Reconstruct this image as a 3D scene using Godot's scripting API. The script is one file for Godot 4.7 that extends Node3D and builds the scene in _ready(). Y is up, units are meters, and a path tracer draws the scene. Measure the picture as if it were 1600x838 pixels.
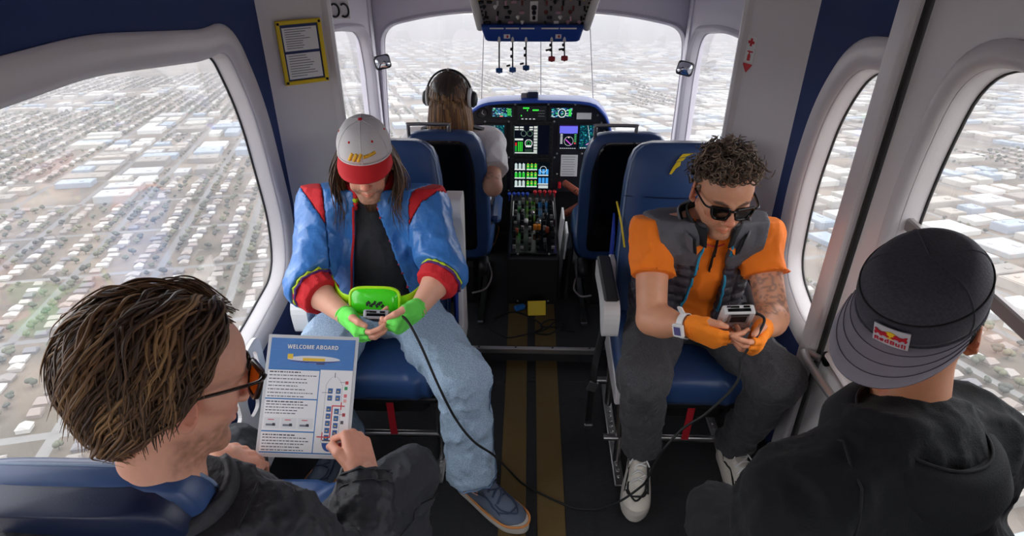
extends Node3D
# An airship gondola over a hazy city: five people, club seating, cockpit ahead. Metres, y up, forward is -z.
const FOCAL := 1000.0
const EYE := Vector3(0, 1.88, 0)
var cam_f: Vector3
var cam_r: Vector3
var cam_u: Vector3
var M := {}
var used := {}
var t_start := 0

# ---------------------------------------------------------------- pixels to places (photograph 1600 x 838)
func ray(x: float, y: float) -> Vector3:
	return cam_f * FOCAL + cam_r * (x - 800.0) + cam_u * (419.0 - y)
func on_z(x: float, y: float, z: float) -> Vector3:
	var d := ray(x, y); return EYE + d * (z / d.z)
func on_x(x: float, y: float, v: float) -> Vector3:
	var d := ray(x, y); return EYE + d * (v / d.x)
func on_y(x: float, y: float, v: float) -> Vector3:
	var d := ray(x, y); return EYE + d * ((v - EYE.y) / d.y)
func on_d(x: float, y: float, dep: float) -> Vector3:
	return EYE + ray(x, y) * (dep / FOCAL)
func to_px(p: Vector3) -> Vector3:
	var v := p - EYE
	var z := v.dot(cam_f)
	return Vector3(800.0 + FOCAL * v.dot(cam_r) / z, 419.0 - FOCAL * v.dot(cam_u) / z, z)

# ---------------------------------------------------------------- meshes
class MB:
	var v := PackedVector3Array()
	var n := PackedVector3Array()
	var uv := PackedVector2Array()
	var c := PackedColorArray()
	var i := PackedInt32Array()
	var tint := Color(1, 1, 1)
	var any_uv := false
	func tri(a: Vector3, b: Vector3, d: Vector3) -> void:
		var m := (b - a).cross(d - a)
		if m.length_squared() < 1e-18: return
		m = m.normalized()
		var k := v.size()
		for p in [a, b, d]:
			v.append(p); n.append(m); uv.append(Vector2.ZERO); c.append(tint)
		i.append_array([k, k + 2, k + 1])
	func quad(a: Vector3, b: Vector3, d: Vector3, e: Vector3) -> void:
		var m := (d - a).cross(e - b)
		if m.length_squared() < 1e-18: return
		m = m.normalized()
		var k := v.size()
		v.append_array([a, b, d, e])
		for q in 4: n.append(m); c.append(tint)
		uv.append_array([Vector2(0, 1), Vector2(1, 1), Vector2(1, 0), Vector2(0, 0)])
		i.append_array([k, k + 2, k + 1, k, k + 3, k + 2])
	# a smooth shell from shared points; faces counter-clockwise outward (turned if the volume comes out negative)
	func shell(pts: PackedVector3Array, f: PackedInt32Array, uvs := PackedVector2Array(), fix := true) -> void:
		var vol := 0.0
		if fix:
			var mid := pts[0]
			for t in range(0, f.size(), 3):
				vol += (pts[f[t]] - mid).dot((pts[f[t + 1]] - mid).cross(pts[f[t + 2]] - mid))
		var nn := PackedVector3Array(); nn.resize(pts.size())
		var flip := vol < 0.0
		var k := v.size()
		for t in range(0, f.size(), 3):
			var a := f[t]
			var b := f[t + 2] if flip else f[t + 1]
			var d := f[t + 1] if flip else f[t + 2]
			var m := (pts[b] - pts[a]).cross(pts[d] - pts[a])
			nn[a] += m; nn[b] += m; nn[d] += m
			i.append_array([k + a, k + d, k + b])
		for q in pts.size():
			v.append(pts[q]); n.append(nn[q].normalized()); c.append(tint)
			uv.append(uvs[q] if uvs.size() else Vector2.ZERO)
	func box(ctr: Vector3, s: Vector3, bas := Basis.IDENTITY, bev := 0.0) -> void:
		var h := s * 0.5
		var b := minf(bev, minf(h.x, minf(h.y, h.z)) * 0.95)
		if b <= 0.0:
			for ax in 3:
				for sg in [-1.0, 1.0]:
					var a := Vector3.ZERO; a[ax] = sg
					var u := Vector3.ZERO; u[(ax + 1) % 3] = 1
					var w := Vector3.ZERO; w[(ax + 2) % 3] = sg
					var o := a * h; var uu := u * h; var ww := w * h
					quad(ctr + bas * (o - uu - ww), ctr + bas * (o + uu - ww), ctr + bas * (o + uu + ww), ctr + bas * (o - uu + ww))
			return
		for ax in 3:
			for sg in [-1.0, 1.0]:
				var a := Vector3.ZERO; a[ax] = sg * h[ax]
				var u := Vector3.ZERO; u[(ax + 1) % 3] = h[(ax + 1) % 3] - b
				var w := Vector3.ZERO; w[(ax + 2) % 3] = sg * (h[(ax + 2) % 3] - b)
				quad(ctr + bas * (a - u - w), ctr + bas * (a + u - w), ctr + bas * (a + u + w), ctr + bas * (a - u + w))
		for ax in 3:
			var p1 := (ax + 1) % 3
			var p2 := (ax + 2) % 3
			for s1 in [-1.0, 1.0]:
				for s2 in [-1.0, 1.0]:
					var e := Vector3.ZERO; e[ax] = h[ax] - b
					var q1 := Vector3.ZERO; q1[p1] = s1 * h[p1]; q1[p2] = s2 * (h[p2] - b)
					var q2 := Vector3.ZERO; q2[p1] = s1 * (h[p1] - b); q2[p2] = s2 * h[p2]
					if s1 * s2 > 0: quad(ctr + bas * (q1 - e), ctr + bas * (q2 - e), ctr + bas * (q2 + e), ctr + bas * (q1 + e))
					else: quad(ctr + bas * (q1 + e), ctr + bas * (q2 + e), ctr + bas * (q2 - e), ctr + bas * (q1 - e))
					# turned outward below
		for sx in [-1.0, 1.0]:
			for sy in [-1.0, 1.0]:
				for sz in [-1.0, 1.0]:
					var A := Vector3(sx * h.x, sy * (h.y - b), sz * (h.z - b))
					var B := Vector3(sx * (h.x - b), sy * h.y, sz * (h.z - b))
					var D := Vector3(sx * (h.x - b), sy * (h.y - b), sz * h.z)
					if sx * sy * sz > 0: tri(ctr + bas * A, ctr + bas * B, ctr + bas * D)
					else: tri(ctr + bas * A, ctr + bas * D, ctr + bas * B)
	# loops of equal size joined into a skin; closed ends when cap
	func loft(rings: Array, cap := true, closed := true) -> void:
		var m: int = rings[0].size()
		var pts := PackedVector3Array()
		var uvs := PackedVector2Array()
		for r in rings.size():
			for q in m:
				pts.append(rings[r][q]); uvs.append(Vector2(float(q) / m, float(r) / maxf(1, rings.size() - 1)))
		var f := PackedInt32Array()
		for r in rings.size() - 1:
			for q in (m if closed else m - 1):
				var a := r * m + q
				var b := r * m + (q + 1) % m
				f.append_array([a, b, b + m, a, b + m, a + m])
		if cap:
			for e in [0, rings.size() - 1]:
				var mid := Vector3.ZERO
				for q in m: mid += rings[e][q]
				var k := pts.size()
				pts.append(mid / m); uvs.append(Vector2(0.5, 0))
				for q in m:
					var a: int = e * m + q
					var b: int = e * m + (q + 1) % m
					if e == 0: f.append_array([k, b, a])
					else: f.append_array([k, a, b])
		shell(pts, f, uvs, cap)
	func tube(path: PackedVector3Array, radii, sides := 8, cap := true, flat := 1.0, ref := Vector3.UP) -> void:
		var rings := []
		var up := ref
		for k in path.size():
			var t: Vector3 = (path[mini(k + 1, path.size() - 1)] - path[maxi(k - 1, 0)]).normalized()
			if k == 0:
				if absf(t.dot(up)) > 0.95: up = Vector3.RIGHT if absf(t.x) < 0.9 else Vector3.BACK
			var sdv := t.cross(up).normalized()
			up = sdv.cross(t).normalized()
			var r: float = radii if radii is float else radii[k]
			var ring := PackedVector3Array()
			for q in sides:
				var an := TAU * q / sides
				ring.append(path[k] + sdv * cos(an) * r + up * sin(an) * r * flat)
			rings.append(ring)
		loft(rings, cap)
	func lathe(profile: Array, segs: int, tr := Transform3D.IDENTITY) -> void:
		var rings := []
		for p in profile:
			var ring := PackedVector3Array()
			for q in segs:
				var an := TAU * q / segs
				ring.append(tr * Vector3(cos(an) * p.x, p.y, sin(an) * p.x))
			rings.append(ring)
		loft(rings, true)
	func ball(ctr: Vector3, r: Vector3, bas := Basis.IDENTITY, segs := 12, rows := 8) -> void:
		var prof := []
		for k in rows + 1:
			var an := PI * k / rows - PI / 2
			prof.append(Vector2(maxf(cos(an), 0.001), sin(an)))
		lathe(prof, segs, Transform3D(bas * Basis.from_scale(r), ctr))
	# flat outline (2D) with thickness along -z of tr; front at tr's z = 0
	func slab(poly: PackedVector2Array, depth: float, tr := Transform3D.IDENTITY, bev := 0.0) -> void:
		var p := poly
		if Geometry2D.is_polygon_clockwise(p): p.reverse()
		var ins := p
		if bev > 0.0:
			var g := Geometry2D.offset_polygon(p, -bev, Geometry2D.JOIN_MITER)
			if g.size() and g[0].size() == p.size():
				ins = align(g[0], p)
			else: bev = 0.0
		var f := Geometry2D.triangulate_polygon(ins)
		for t in range(0, f.size(), 3):
			var a := ins[f[t]]; var b := ins[f[t + 1]]; var d := ins[f[t + 2]]
			if (b - a).cross(d - a) < 0.0:
				var s := b; b = d; d = s
			tri3(tr * Vector3(a.x, a.y, 0), tr * Vector3(b.x, b.y, 0), tr * Vector3(d.x, d.y, 0), a, b, d)
			tri3(tr * Vector3(a.x, a.y, -depth), tr * Vector3(d.x, d.y, -depth), tr * Vector3(b.x, b.y, -depth), a, d, b)
		for k in p.size():
			var a := p[k]; var b := p[(k + 1) % p.size()]
			if bev > 0.0:
				var ai := ins[k]; var bi := ins[(k + 1) % p.size()]
				quad(tr * Vector3(a.x, a.y, -bev), tr * Vector3(b.x, b.y, -bev), tr * Vector3(bi.x, bi.y, 0), tr * Vector3(ai.x, ai.y, 0))
				quad(tr * Vector3(ai.x, ai.y, -depth), tr * Vector3(bi.x, bi.y, -depth), tr * Vector3(b.x, b.y, -depth + bev), tr * Vector3(a.x, a.y, -depth + bev))
				quad(tr * Vector3(a.x, a.y, -depth + bev), tr * Vector3(b.x, b.y, -depth + bev), tr * Vector3(b.x, b.y, -bev), tr * Vector3(a.x, a.y, -bev))
			else:
				quad(tr * Vector3(a.x, a.y, -depth), tr * Vector3(b.x, b.y, -depth), tr * Vector3(b.x, b.y, 0), tr * Vector3(a.x, a.y, 0))
	func tri3(a: Vector3, b: Vector3, d: Vector3, ua: Vector2, ub: Vector2, ud: Vector2) -> void:
		var k := v.size()
		tri(a, b, d)
		if v.size() > k:
			uv[k] = ua; uv[k + 1] = ub; uv[k + 2] = ud
	static func align(g: PackedVector2Array, p: PackedVector2Array) -> PackedVector2Array:
		if Geometry2D.is_polygon_clockwise(g): g.reverse()
		var best := 0
		var bd := 1e9
		for k in g.size():
			var dd := g[k].distance_to(p[0])
			if dd < bd: bd = dd; best = k
		var out := PackedVector2Array()
		for k in g.size(): out.append(g[(best + k) % g.size()])
		return out
	func mesh() -> ArrayMesh:
		var a := []
		a.resize(Mesh.ARRAY_MAX)
		a[Mesh.ARRAY_VERTEX] = v; a[Mesh.ARRAY_NORMAL] = n; a[Mesh.ARRAY_TEX_UV] = uv; a[Mesh.ARRAY_COLOR] = c; a[Mesh.ARRAY_INDEX] = i
		var m := ArrayMesh.new()
		m.add_surface_from_arrays(Mesh.PRIMITIVE_TRIANGLES, a)
		return m

# ---------------------------------------------------------------- distance fields meshed as surface nets
class Field:
	var o: Vector3
	var h: float
	var nx: int
	var ny: int
	var nz: int
	var d := PackedFloat32Array()
	func _init(lo: Vector3, hi: Vector3, cell: float) -> void:
		o = lo; h = cell
		nx = int(ceil((hi.x - lo.x) / cell)) + 1
		ny = int(ceil((hi.y - lo.y) / cell)) + 1
		nz = int(ceil((hi.z - lo.z) / cell)) + 1
		d.resize(nx * ny * nz)
		d.fill(1000.0)
	func span(lo: Vector3, hi: Vector3) -> PackedInt32Array:
		var a := ((lo - o) / h).floor()
		var b := ((hi - o) / h).ceil()
		return PackedInt32Array([clampi(int(a.x), 0, nx), clampi(int(a.y), 0, ny), clampi(int(a.z), 0, nz), clampi(int(b.x) + 1, 0, nx), clampi(int(b.y) + 1, 0, ny), clampi(int(b.z) + 1, 0, nz)])
	# a tapered capsule, flattened by sq across the direction fl (1 = round)
	func capsule(a: Vector3, b: Vector3, ra: float, rb: float, k := 0.01, fl := Vector3.ZERO, sq := 1.0) -> void:
		var g := maxf(ra, rb) * maxf(1.0, 1.0 / sq) + k + 3.0 * h
		var m := Vector3(g, g, g)
		var s := span(a.min(b) - m, a.max(b) + m)
		var ab := b - a
		var il := 1.0 / maxf(ab.length_squared(), 1e-9)
		var flat := sq != 1.0
		var q := 1.0 / sq - 1.0
		var r4 := 0.25 / k
		for z in range(s[2], s[5]):
			for y in range(s[1], s[4]):
				var j := (z * ny + y) * nx + s[0]
				var p := Vector3(o.x + s[0] * h, o.y + y * h, o.z + z * h) - a
				for x in range(s[0], s[3]):
					var t := clampf(p.dot(ab) * il, 0.0, 1.0)
					var w := p - ab * t
					if flat: w += fl * (w.dot(fl) * q)
					var e := w.length() - (ra + (rb - ra) * t)
					if flat: e *= 0.5 + 0.5 * sq
					var old := d[j]
					var u := k - absf(old - e)
					var r := minf(old, e)
					d[j] = r - u * u * r4 if u > 0.0 else r
					j += 1
					p.x += h
	func ell(c: Vector3, r: Vector3, bas := Basis.IDENTITY, k := 0.01, dig := false) -> void:
		var g := maxf(r.x, maxf(r.y, r.z)) + k + 3.0 * h
		var ext := Vector3.ZERO
		for ax in 3:
			ext[ax] = absf(bas.x[ax]) * r.x + absf(bas.y[ax]) * r.y + absf(bas.z[ax]) * r.z + k + 3.0 * h
		var s := span(c - ext, c + ext)
		var inv := bas.inverse()
		var ir := Vector3(1.0 / r.x, 1.0 / r.y, 1.0 / r.z)
		var r4 := 0.25 / k
		var step := inv * Vector3(h, 0, 0)
		for z in range(s[2], s[5]):
			for y in range(s[1], s[4]):
				var j := (z * ny + y) * nx + s[0]
				var p := inv * (Vector3(o.x + s[0] * h, o.y + y * h, o.z + z * h) - c)
				for x in range(s[0], s[3]):
					var a := p * ir
					var k0 := a.length()
					var k1 := (a * ir).length()
					var e := k0 * (k0 - 1.0) / maxf(k1, 1e-6)
					var old := d[j]
					if dig:
						e = -e
						var u := k - absf(old - e)
						var w := maxf(old, e)
						d[j] = w + u * u * r4 if u > 0.0 else w
					else:
						var u := k - absf(old - e)
						var w := minf(old, e)
						d[j] = w - u * u * r4 if u > 0.0 else w
					j += 1
					p += step
	# keep only what lies behind the plane (normal points to what is cut away), inside a ball of radius R
	func cut(pt: Vector3, nrm: Vector3, R := 10.0) -> void:
		var nn := nrm.normalized()
		var s := span(pt - Vector3(R, R, R), pt + Vector3(R, R, R))
		for z in range(s[2], s[5]):
			for y in range(s[1], s[4]):
				var j := (z * ny + y) * nx + s[0]
				var p := Vector3(o.x + s[0] * h, o.y + y * h, o.z + z * h) - pt
				for x in range(s[0], s[3]):
					if d[j] < 900.0:
						if R > 5.0 or p.length() < R: d[j] = maxf(d[j], p.dot(nn))
					j += 1
					p.x += h
	# keep only what a function of the point leaves (returns a distance, positive is cut away)
	func carve(fn: Callable) -> void:
		var j := 0
		for z in nz:
			for y in ny:
				for x in nx:
					if absf(d[j]) < 6.0 * h: d[j] = maxf(d[j], fn.call(o + Vector3(x, y, z) * h))
					j += 1
	func swell(fn: Callable) -> void:
		var j := 0
		for z in nz:
			for y in ny:
				for x in nx:
					if absf(d[j]) < 3.5 * h: d[j] += fn.call(o + Vector3(x, y, z) * h)
					j += 1
	func add_to(mb: MB, paint = null) -> void:
		var ids := PackedInt32Array()
		ids.resize(d.size())
		ids.fill(-1)
		var sx := 1
		var sy := nx
		var sz := nx * ny
		var base := mb.v.size()
		var lim := 3.2 * h
		var live := PackedInt32Array()
		for z in nz - 1:
			for y in ny - 1:
				var j := (z * ny + y) * nx - 1
				for x in nx - 1:
					j += 1
					var a0 := d[j]
					if a0 > lim or a0 < -lim: continue
					var a1 := d[j + 1]
					var a2 := d[j + sy]
					var a3 := d[j + sy + 1]
					var b0 := d[j + sz]
					var b1 := d[j + sz + 1]
					var b2 := d[j + sz + sy]
					var b3 := d[j + sz + sy + 1]
					var neg := int(a0 < 0.0) + int(a1 < 0.0) + int(a2 < 0.0) + int(a3 < 0.0) + int(b0 < 0.0) + int(b1 < 0.0) + int(b2 < 0.0) + int(b3 < 0.0)
					if neg == 0 or neg == 8: continue
					var sum := Vector3.ZERO
					var cnt := 0
					if (a0 < 0.0) != (a1 < 0.0): sum += Vector3(a0 / (a0 - a1), 0, 0); cnt += 1
					if (a2 < 0.0) != (a3 < 0.0): sum += Vector3(a2 / (a2 - a3), 1, 0); cnt += 1
					if (b0 < 0.0) != (b1 < 0.0): sum += Vector3(b0 / (b0 - b1), 0, 1); cnt += 1
					if (b2 < 0.0) != (b3 < 0.0): sum += Vector3(b2 / (b2 - b3), 1, 1); cnt += 1
					if (a0 < 0.0) != (a2 < 0.0): sum += Vector3(0, a0 / (a0 - a2), 0); cnt += 1
					if (a1 < 0.0) != (a3 < 0.0): sum += Vector3(1, a1 / (a1 - a3), 0); cnt += 1
					if (b0 < 0.0) != (b2 < 0.0): sum += Vector3(0, b0 / (b0 - b2), 1); cnt += 1
					if (b1 < 0.0) != (b3 < 0.0): sum += Vector3(1, b1 / (b1 - b3), 1); cnt += 1
					if (a0 < 0.0) != (b0 < 0.0): sum += Vector3(0, 0, a0 / (a0 - b0)); cnt += 1
					if (a1 < 0.0) != (b1 < 0.0): sum += Vector3(1, 0, a1 / (a1 - b1)); cnt += 1
					if (a2 < 0.0) != (b2 < 0.0): sum += Vector3(0, 1, a2 / (a2 - b2)); cnt += 1
					if (a3 < 0.0) != (b3 < 0.0): sum += Vector3(1, 1, a3 / (a3 - b3)); cnt += 1
					ids[j] = mb.v.size()
					live.append(j)
					var g := Vector3(a1 + a3 + b1 + b3 - a0 - a2 - b0 - b2, a2 + a3 + b2 + b3 - a0 - a1 - b0 - b1, b0 + b1 + b2 + b3 - a0 - a1 - a2 - a3)
					var p := o + (Vector3(x, y, z) + sum / cnt) * h
					mb.v.append(p)
					mb.n.append(g.normalized())
					mb.uv.append(Vector2(p.x + p.z, p.y))
					mb.c.append(paint.call(p, g.normalized()) if paint != null else mb.tint)
		for j in live:
			var a0 := d[j]
			var s0 := a0 < 0.0
			# edges leaving the lowest corner of this cell; the three cells before it share each
			if s0 != (d[j + sx] < 0.0): _face(mb, ids, j, j - sy, j - sy - sz, j - sz, s0)
			if s0 != (d[j + sy] < 0.0): _face(mb, ids, j, j - sz, j - sz - sx, j - sx, s0)
			if s0 != (d[j + sz] < 0.0): _face(mb, ids, j, j - sx, j - sx - sy, j - sy, s0)
	func _face(mb: MB, ids: PackedInt32Array, a: int, b: int, c2: int, e: int, inside: bool) -> void:
		if b < 0 or c2 < 0 or e < 0: return
		var A := ids[a]; var B := ids[b]; var C := ids[c2]; var E := ids[e]
		if A < 0 or B < 0 or C < 0 or E < 0: return
		if inside: mb.i.append_array([A, C, B, A, E, C])
		else: mb.i.append_array([A, B, C, A, C, E])

# ---------------------------------------------------------------- naming and placing
func numbered(s: String) -> String:
	if not used.has(s):
		used[s] = 0
		return s
	used[s] += 1
	return "%s_%03d" % [s, used[s]]
func thing(called: String, label: String, category: String, at := Vector3.ZERO, group := "") -> Node3D:
	var t := Node3D.new()
	t.name = numbered(called)
	add_child(t)
	t.position = at
	tag(t, label, category, group)
	return t
func tag(t: Node, label: String, category: String, group := "") -> void:
	t.set_meta("label", label)
	t.set_meta("category", category)
	if group != "": t.set_meta("group", group)
func part(parent: Node3D, called: String, mb, m: Material, label := "") -> MeshInstance3D:
	var o := MeshInstance3D.new()
	o.name = called
	o.mesh = mb.mesh() if mb is MB else mb
	o.material_override = m
	parent.add_child(o, true)
	if label != "": o.set_meta("label", label)
	return o
# the shape is given in world coordinates; the part moves back by where its thing stands
func wpart(parent: Node3D, called: String, mb, m: Material, label := "") -> MeshInstance3D:
	var o := part(parent, called, mb, m, label)
	var up: Node = parent
	var off := Vector3.ZERO
	while up != self and up != null:
		off += (up as Node3D).position
		up = up.get_parent()
	o.position = -off
	return o
func single(called: String, mb, m: Material, label: String, category: String, group := "") -> MeshInstance3D:
	var o := MeshInstance3D.new()
	o.name = numbered(called)
	o.mesh = mb.mesh() if mb is MB else mb
	o.material_override = m
	add_child(o)
	tag(o, label, category, group)
	return o
func struct(called: String, mb, m: Material, parent: Node3D = null) -> MeshInstance3D:
	var o := MeshInstance3D.new()
	o.name = called
	o.mesh = mb.mesh() if mb is MB else mb
	o.material_override = m
	if parent == null:
		add_child(o, true)
		o.set_meta("kind", "structure")
	else: parent.add_child(o, true)
	return o

# ---------------------------------------------------------------- materials
func rgb8(r: float, g: float, b: float) -> Color:
	return Color(r / 255.0, g / 255.0, b / 255.0)
func mat(key: String, col: Color, rough := 0.6, metal := 0.0, o := {}) -> StandardMaterial3D:
	var m := StandardMaterial3D.new()
	m.resource_name = key
	m.albedo_color = col
	m.roughness = rough
	m.metallic = metal
	if o.has("spec"): m.metallic_specular = o.spec
	if o.has("vc"): m.vertex_color_use_as_albedo = true
	if o.has("tex"): m.albedo_texture = o.tex
	if o.has("nrm"):
		m.normal_enabled = true
		m.normal_texture = o.nrm
		m.normal_scale = o.get("nscale", 1.0)
	if o.has("tri"):
		m.uv1_triplanar = true
		m.uv1_world_triplanar = o.get("world", false)
		m.uv1_scale = Vector3.ONE * float(o.tri)
	if o.has("alpha"):
		m.transparency = BaseMaterial3D.TRANSPARENCY_ALPHA
		m.albedo_color.a = o.alpha
	if o.has("coat"):
		m.clearcoat_enabled = true
		m.clearcoat = o.coat
		m.clearcoat_roughness = o.get("coat_rough", 0.2)
	if o.has("sheen"):
		m.rim_enabled = true
		m.rim = o.sheen
		m.rim_tint = 0.6
	if o.has("sss"):
		m.subsurf_scatter_enabled = true
		m.subsurf_scatter_strength = o.sss
	if o.has("glow"):
		m.emission_enabled = true
		m.emission = o.get("glow_color", col)
		m.emission_energy_multiplier = o.glow
		if o.has("glow_tex"):
			m.emission_texture = o.glow_tex
			m.emission_operator = BaseMaterial3D.EMISSION_OP_MULTIPLY
			m.emission = Color.WHITE
	if o.has("back"):
		m.backlight_enabled = true
		m.backlight = o.back
	M[key] = m
	return m
func noise_tex(freq: float, sd: int, normal := false, size := 256, ramp = null, kind := FastNoiseLite.TYPE_SIMPLEX_SMOOTH, bump := 6.0, oct := 4) -> NoiseTexture2D:
	var f := FastNoiseLite.new()
	f.seed = sd
	f.noise_type = kind
	f.frequency = freq
	f.fractal_octaves = oct
	var t := NoiseTexture2D.new()
	t.width = size; t.height = size
	t.seamless = true
	t.noise = f
	if normal:
		t.as_normal_map = true
		t.bump_strength = bump
	if ramp != null:
		var g := Gradient.new()
		var offs := PackedFloat32Array()
		var cols := PackedColorArray()
		for k in ramp.size():
			offs.append(float(k) / (ramp.size() - 1)); cols.append(ramp[k])
		g.offsets = offs; g.colors = cols
		t.color_ramp = g
	return t
func weave_tex(n: int, depth: float, rib := false) -> ImageTexture:
	var hgt := PackedFloat32Array()
	hgt.resize(n * n)
	for y in n:
		for x in n:
			var a := sin(TAU * x * 16.0 / n)
			var b := sin(TAU * y * 16.0 / n)
			hgt[y * n + x] = a if rib else (a * b)
	var im := Image.create_empty(n, n, false, Image.FORMAT_RGB8)
	for y in n:
		for x in n:
			var dx := (hgt[y * n + (x + 1) % n] - hgt[y * n + (x + n - 1) % n]) * depth
			var dy := (hgt[((y + 1) % n) * n + x] - hgt[((y + n - 1) % n) * n + x]) * depth
			var v := Vector3(-dx, dy, 1).normalized() * 0.5 + Vector3(0.5, 0.5, 0.5)
			im.set_pixel(x, y, Color(v.x, v.y, v.z))
	return ImageTexture.create_from_image(im)
# a closed outline with its corners rounded: pts are [u, v, radius]
func rounded(pts: Array, steps := 6) -> PackedVector2Array:
	var out := PackedVector2Array()
	var m := pts.size()
	for k in m:
		var p := Vector2(pts[k][0], pts[k][1])
		var a := Vector2(pts[(k + m - 1) % m][0], pts[(k + m - 1) % m][1])
		var b := Vector2(pts[(k + 1) % m][0], pts[(k + 1) % m][1])
		var r: float = pts[k][2]
		if r <= 0.0:
			out.append(p)
			continue
		var t := minf(r, minf(p.distance_to(a), p.distance_to(b)) * 0.5)
		var s := p + (a - p).normalized() * t
		var e := p + (b - p).normalized() * t
		for q in steps + 1:
			var w := float(q) / steps
			out.append(s * (1 - w) * (1 - w) + p * 2 * w * (1 - w) + e * w * w)
	var clean := PackedVector2Array()
	for q in out:
		if clean.is_empty() or clean[clean.size() - 1].distance_to(q) > 0.0015: clean.append(q)
	if clean[0].distance_to(clean[clean.size() - 1]) < 0.0015: clean.remove_at(clean.size() - 1)
	return clean
# a flat wall with holes, cut in strips through the middle of each hole
func holed(rect: Rect2, holes: Array) -> Array:
	var cuts := [rect.position.x]
	var mids := []
	for hl in holes:
		var lo := 1e9
		var hi := -1e9
		for p in hl:
			lo = minf(lo, p.x); hi = maxf(hi, p.x)
		mids.append((lo + hi) * 0.5)
	mids.sort()
	cuts.append_array(mids)
	cuts.append(rect.end.x)
	var out := []
	for k in cuts.size() - 1:
		var polys: Array = [PackedVector2Array([Vector2(cuts[k], rect.position.y), Vector2(cuts[k + 1], rect.position.y), Vector2(cuts[k + 1], rect.end.y), Vector2(cuts[k], rect.end.y)])]
		for hl in holes:
			var nxt := []
			for p in polys: nxt.append_array(Geometry2D.clip_polygons(p, hl))
			polys = nxt
		out.append_array(polys)
	return out
# a moulding swept along a closed outline; prof is [offset outward, height along the normal]
func moulding(mb: MB, outline: PackedVector2Array, prof: Array, tr: Transform3D) -> void:
	var p := outline.duplicate()
	if Geometry2D.is_polygon_clockwise(p): p.reverse()
	var m := p.size()
	var pts := PackedVector3Array()
	for k in m:
		var a := p[(k + m - 1) % m]; var b := p[(k + 1) % m]
		var t1 := (p[k] - a).normalized(); var t2 := (b - p[k]).normalized()
		var n1 := Vector2(t1.y, -t1.x); var n2 := Vector2(t2.y, -t2.x)
		var nn := (n1 + n2).normalized()
		var sc := 1.0 / maxf(0.5, nn.dot(n1))
		for q in prof:
			var w: Vector2 = p[k] + nn * (q[0] * sc)
			pts.append(tr * Vector3(w.x, w.y, q[1]))
	var f := PackedInt32Array()
	var r := prof.size()
	for k in m:
		for q in r:
			var a := k * r + q
			var b := ((k + 1) % m) * r + q
			var c := k * r + (q + 1) % r
			var d := ((k + 1) % m) * r + (q + 1) % r
			f.append_array([a, b, d, a, d, c])
	mb.shell(pts, f, PackedVector2Array(), true)
func mark(s: String) -> void:
	print("%5d ms  %s" % [Time.get_ticks_msec() - t_start, s])
func smooth(pts: Array, per := 6) -> PackedVector3Array:
	var out := PackedVector3Array()
	var m := pts.size()
	for k in m - 1:
		var p0: Vector3 = pts[maxi(k - 1, 0)]
		var p1: Vector3 = pts[k]
		var p2: Vector3 = pts[k + 1]
		var p3: Vector3 = pts[mini(k + 2, m - 1)]
		for q in per:
			out.append(p1.cubic_interpolate(p2, p0, p3, float(q) / per))
	out.append(pts[m - 1])
	return out

func _ready() -> void:
	t_start = Time.get_ticks_msec()
	setup_camera_and_light()
	materials()
	build_shell()
	mark("shell")
	build_city()
	mark("city")
	build_seats()
	build_cockpit()
	build_cabin_things()
	mark("cabin")
	build_people()
	mark("people")

func setup_camera_and_light() -> void:
	var cam := Camera3D.new()
	cam.name = "camera"
	cam.fov = rad_to_deg(2.0 * atan(419.0 / FOCAL))
	cam.near = 0.05
	cam.far = 30000.0
	cam.position = EYE
	cam.rotation = Vector3(deg_to_rad(-31.0), deg_to_rad(1.47), 0)
	add_child(cam)
	cam.current = true
	var b := Basis.from_euler(cam.rotation)
	cam_f = -b.z; cam_r = b.x; cam_u = b.y
	var sky := ProceduralSkyMaterial.new()
	sky.sky_top_color = Color(0.98, 0.99, 1.0)
	sky.sky_horizon_color = Color(0.93, 0.93, 0.95)
	sky.ground_bottom_color = Color(0.60, 0.58, 0.57)
	sky.ground_horizon_color = Color(0.93, 0.93, 0.95)
	sky.sky_curve = 0.25
	sky.ground_curve = 0.05
	var env := Environment.new()
	env.background_mode = Environment.BG_SKY
	env.sky = Sky.new()
	env.sky.sky_material = sky
	env.background_energy_multiplier = 1.0
	env.tonemap_mode = Environment.TONE_MAPPER_LINEAR
	env.tonemap_exposure = 4.05
	env.sdfgi_enabled = true
	env.ssao_enabled = true
	env.ssil_enabled = true
	env.volumetric_fog_enabled = true
	env.volumetric_fog_density = 0.0
	var we := WorldEnvironment.new()
	we.name = "world_environment"
	we.environment = env
	add_child(we)

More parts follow.
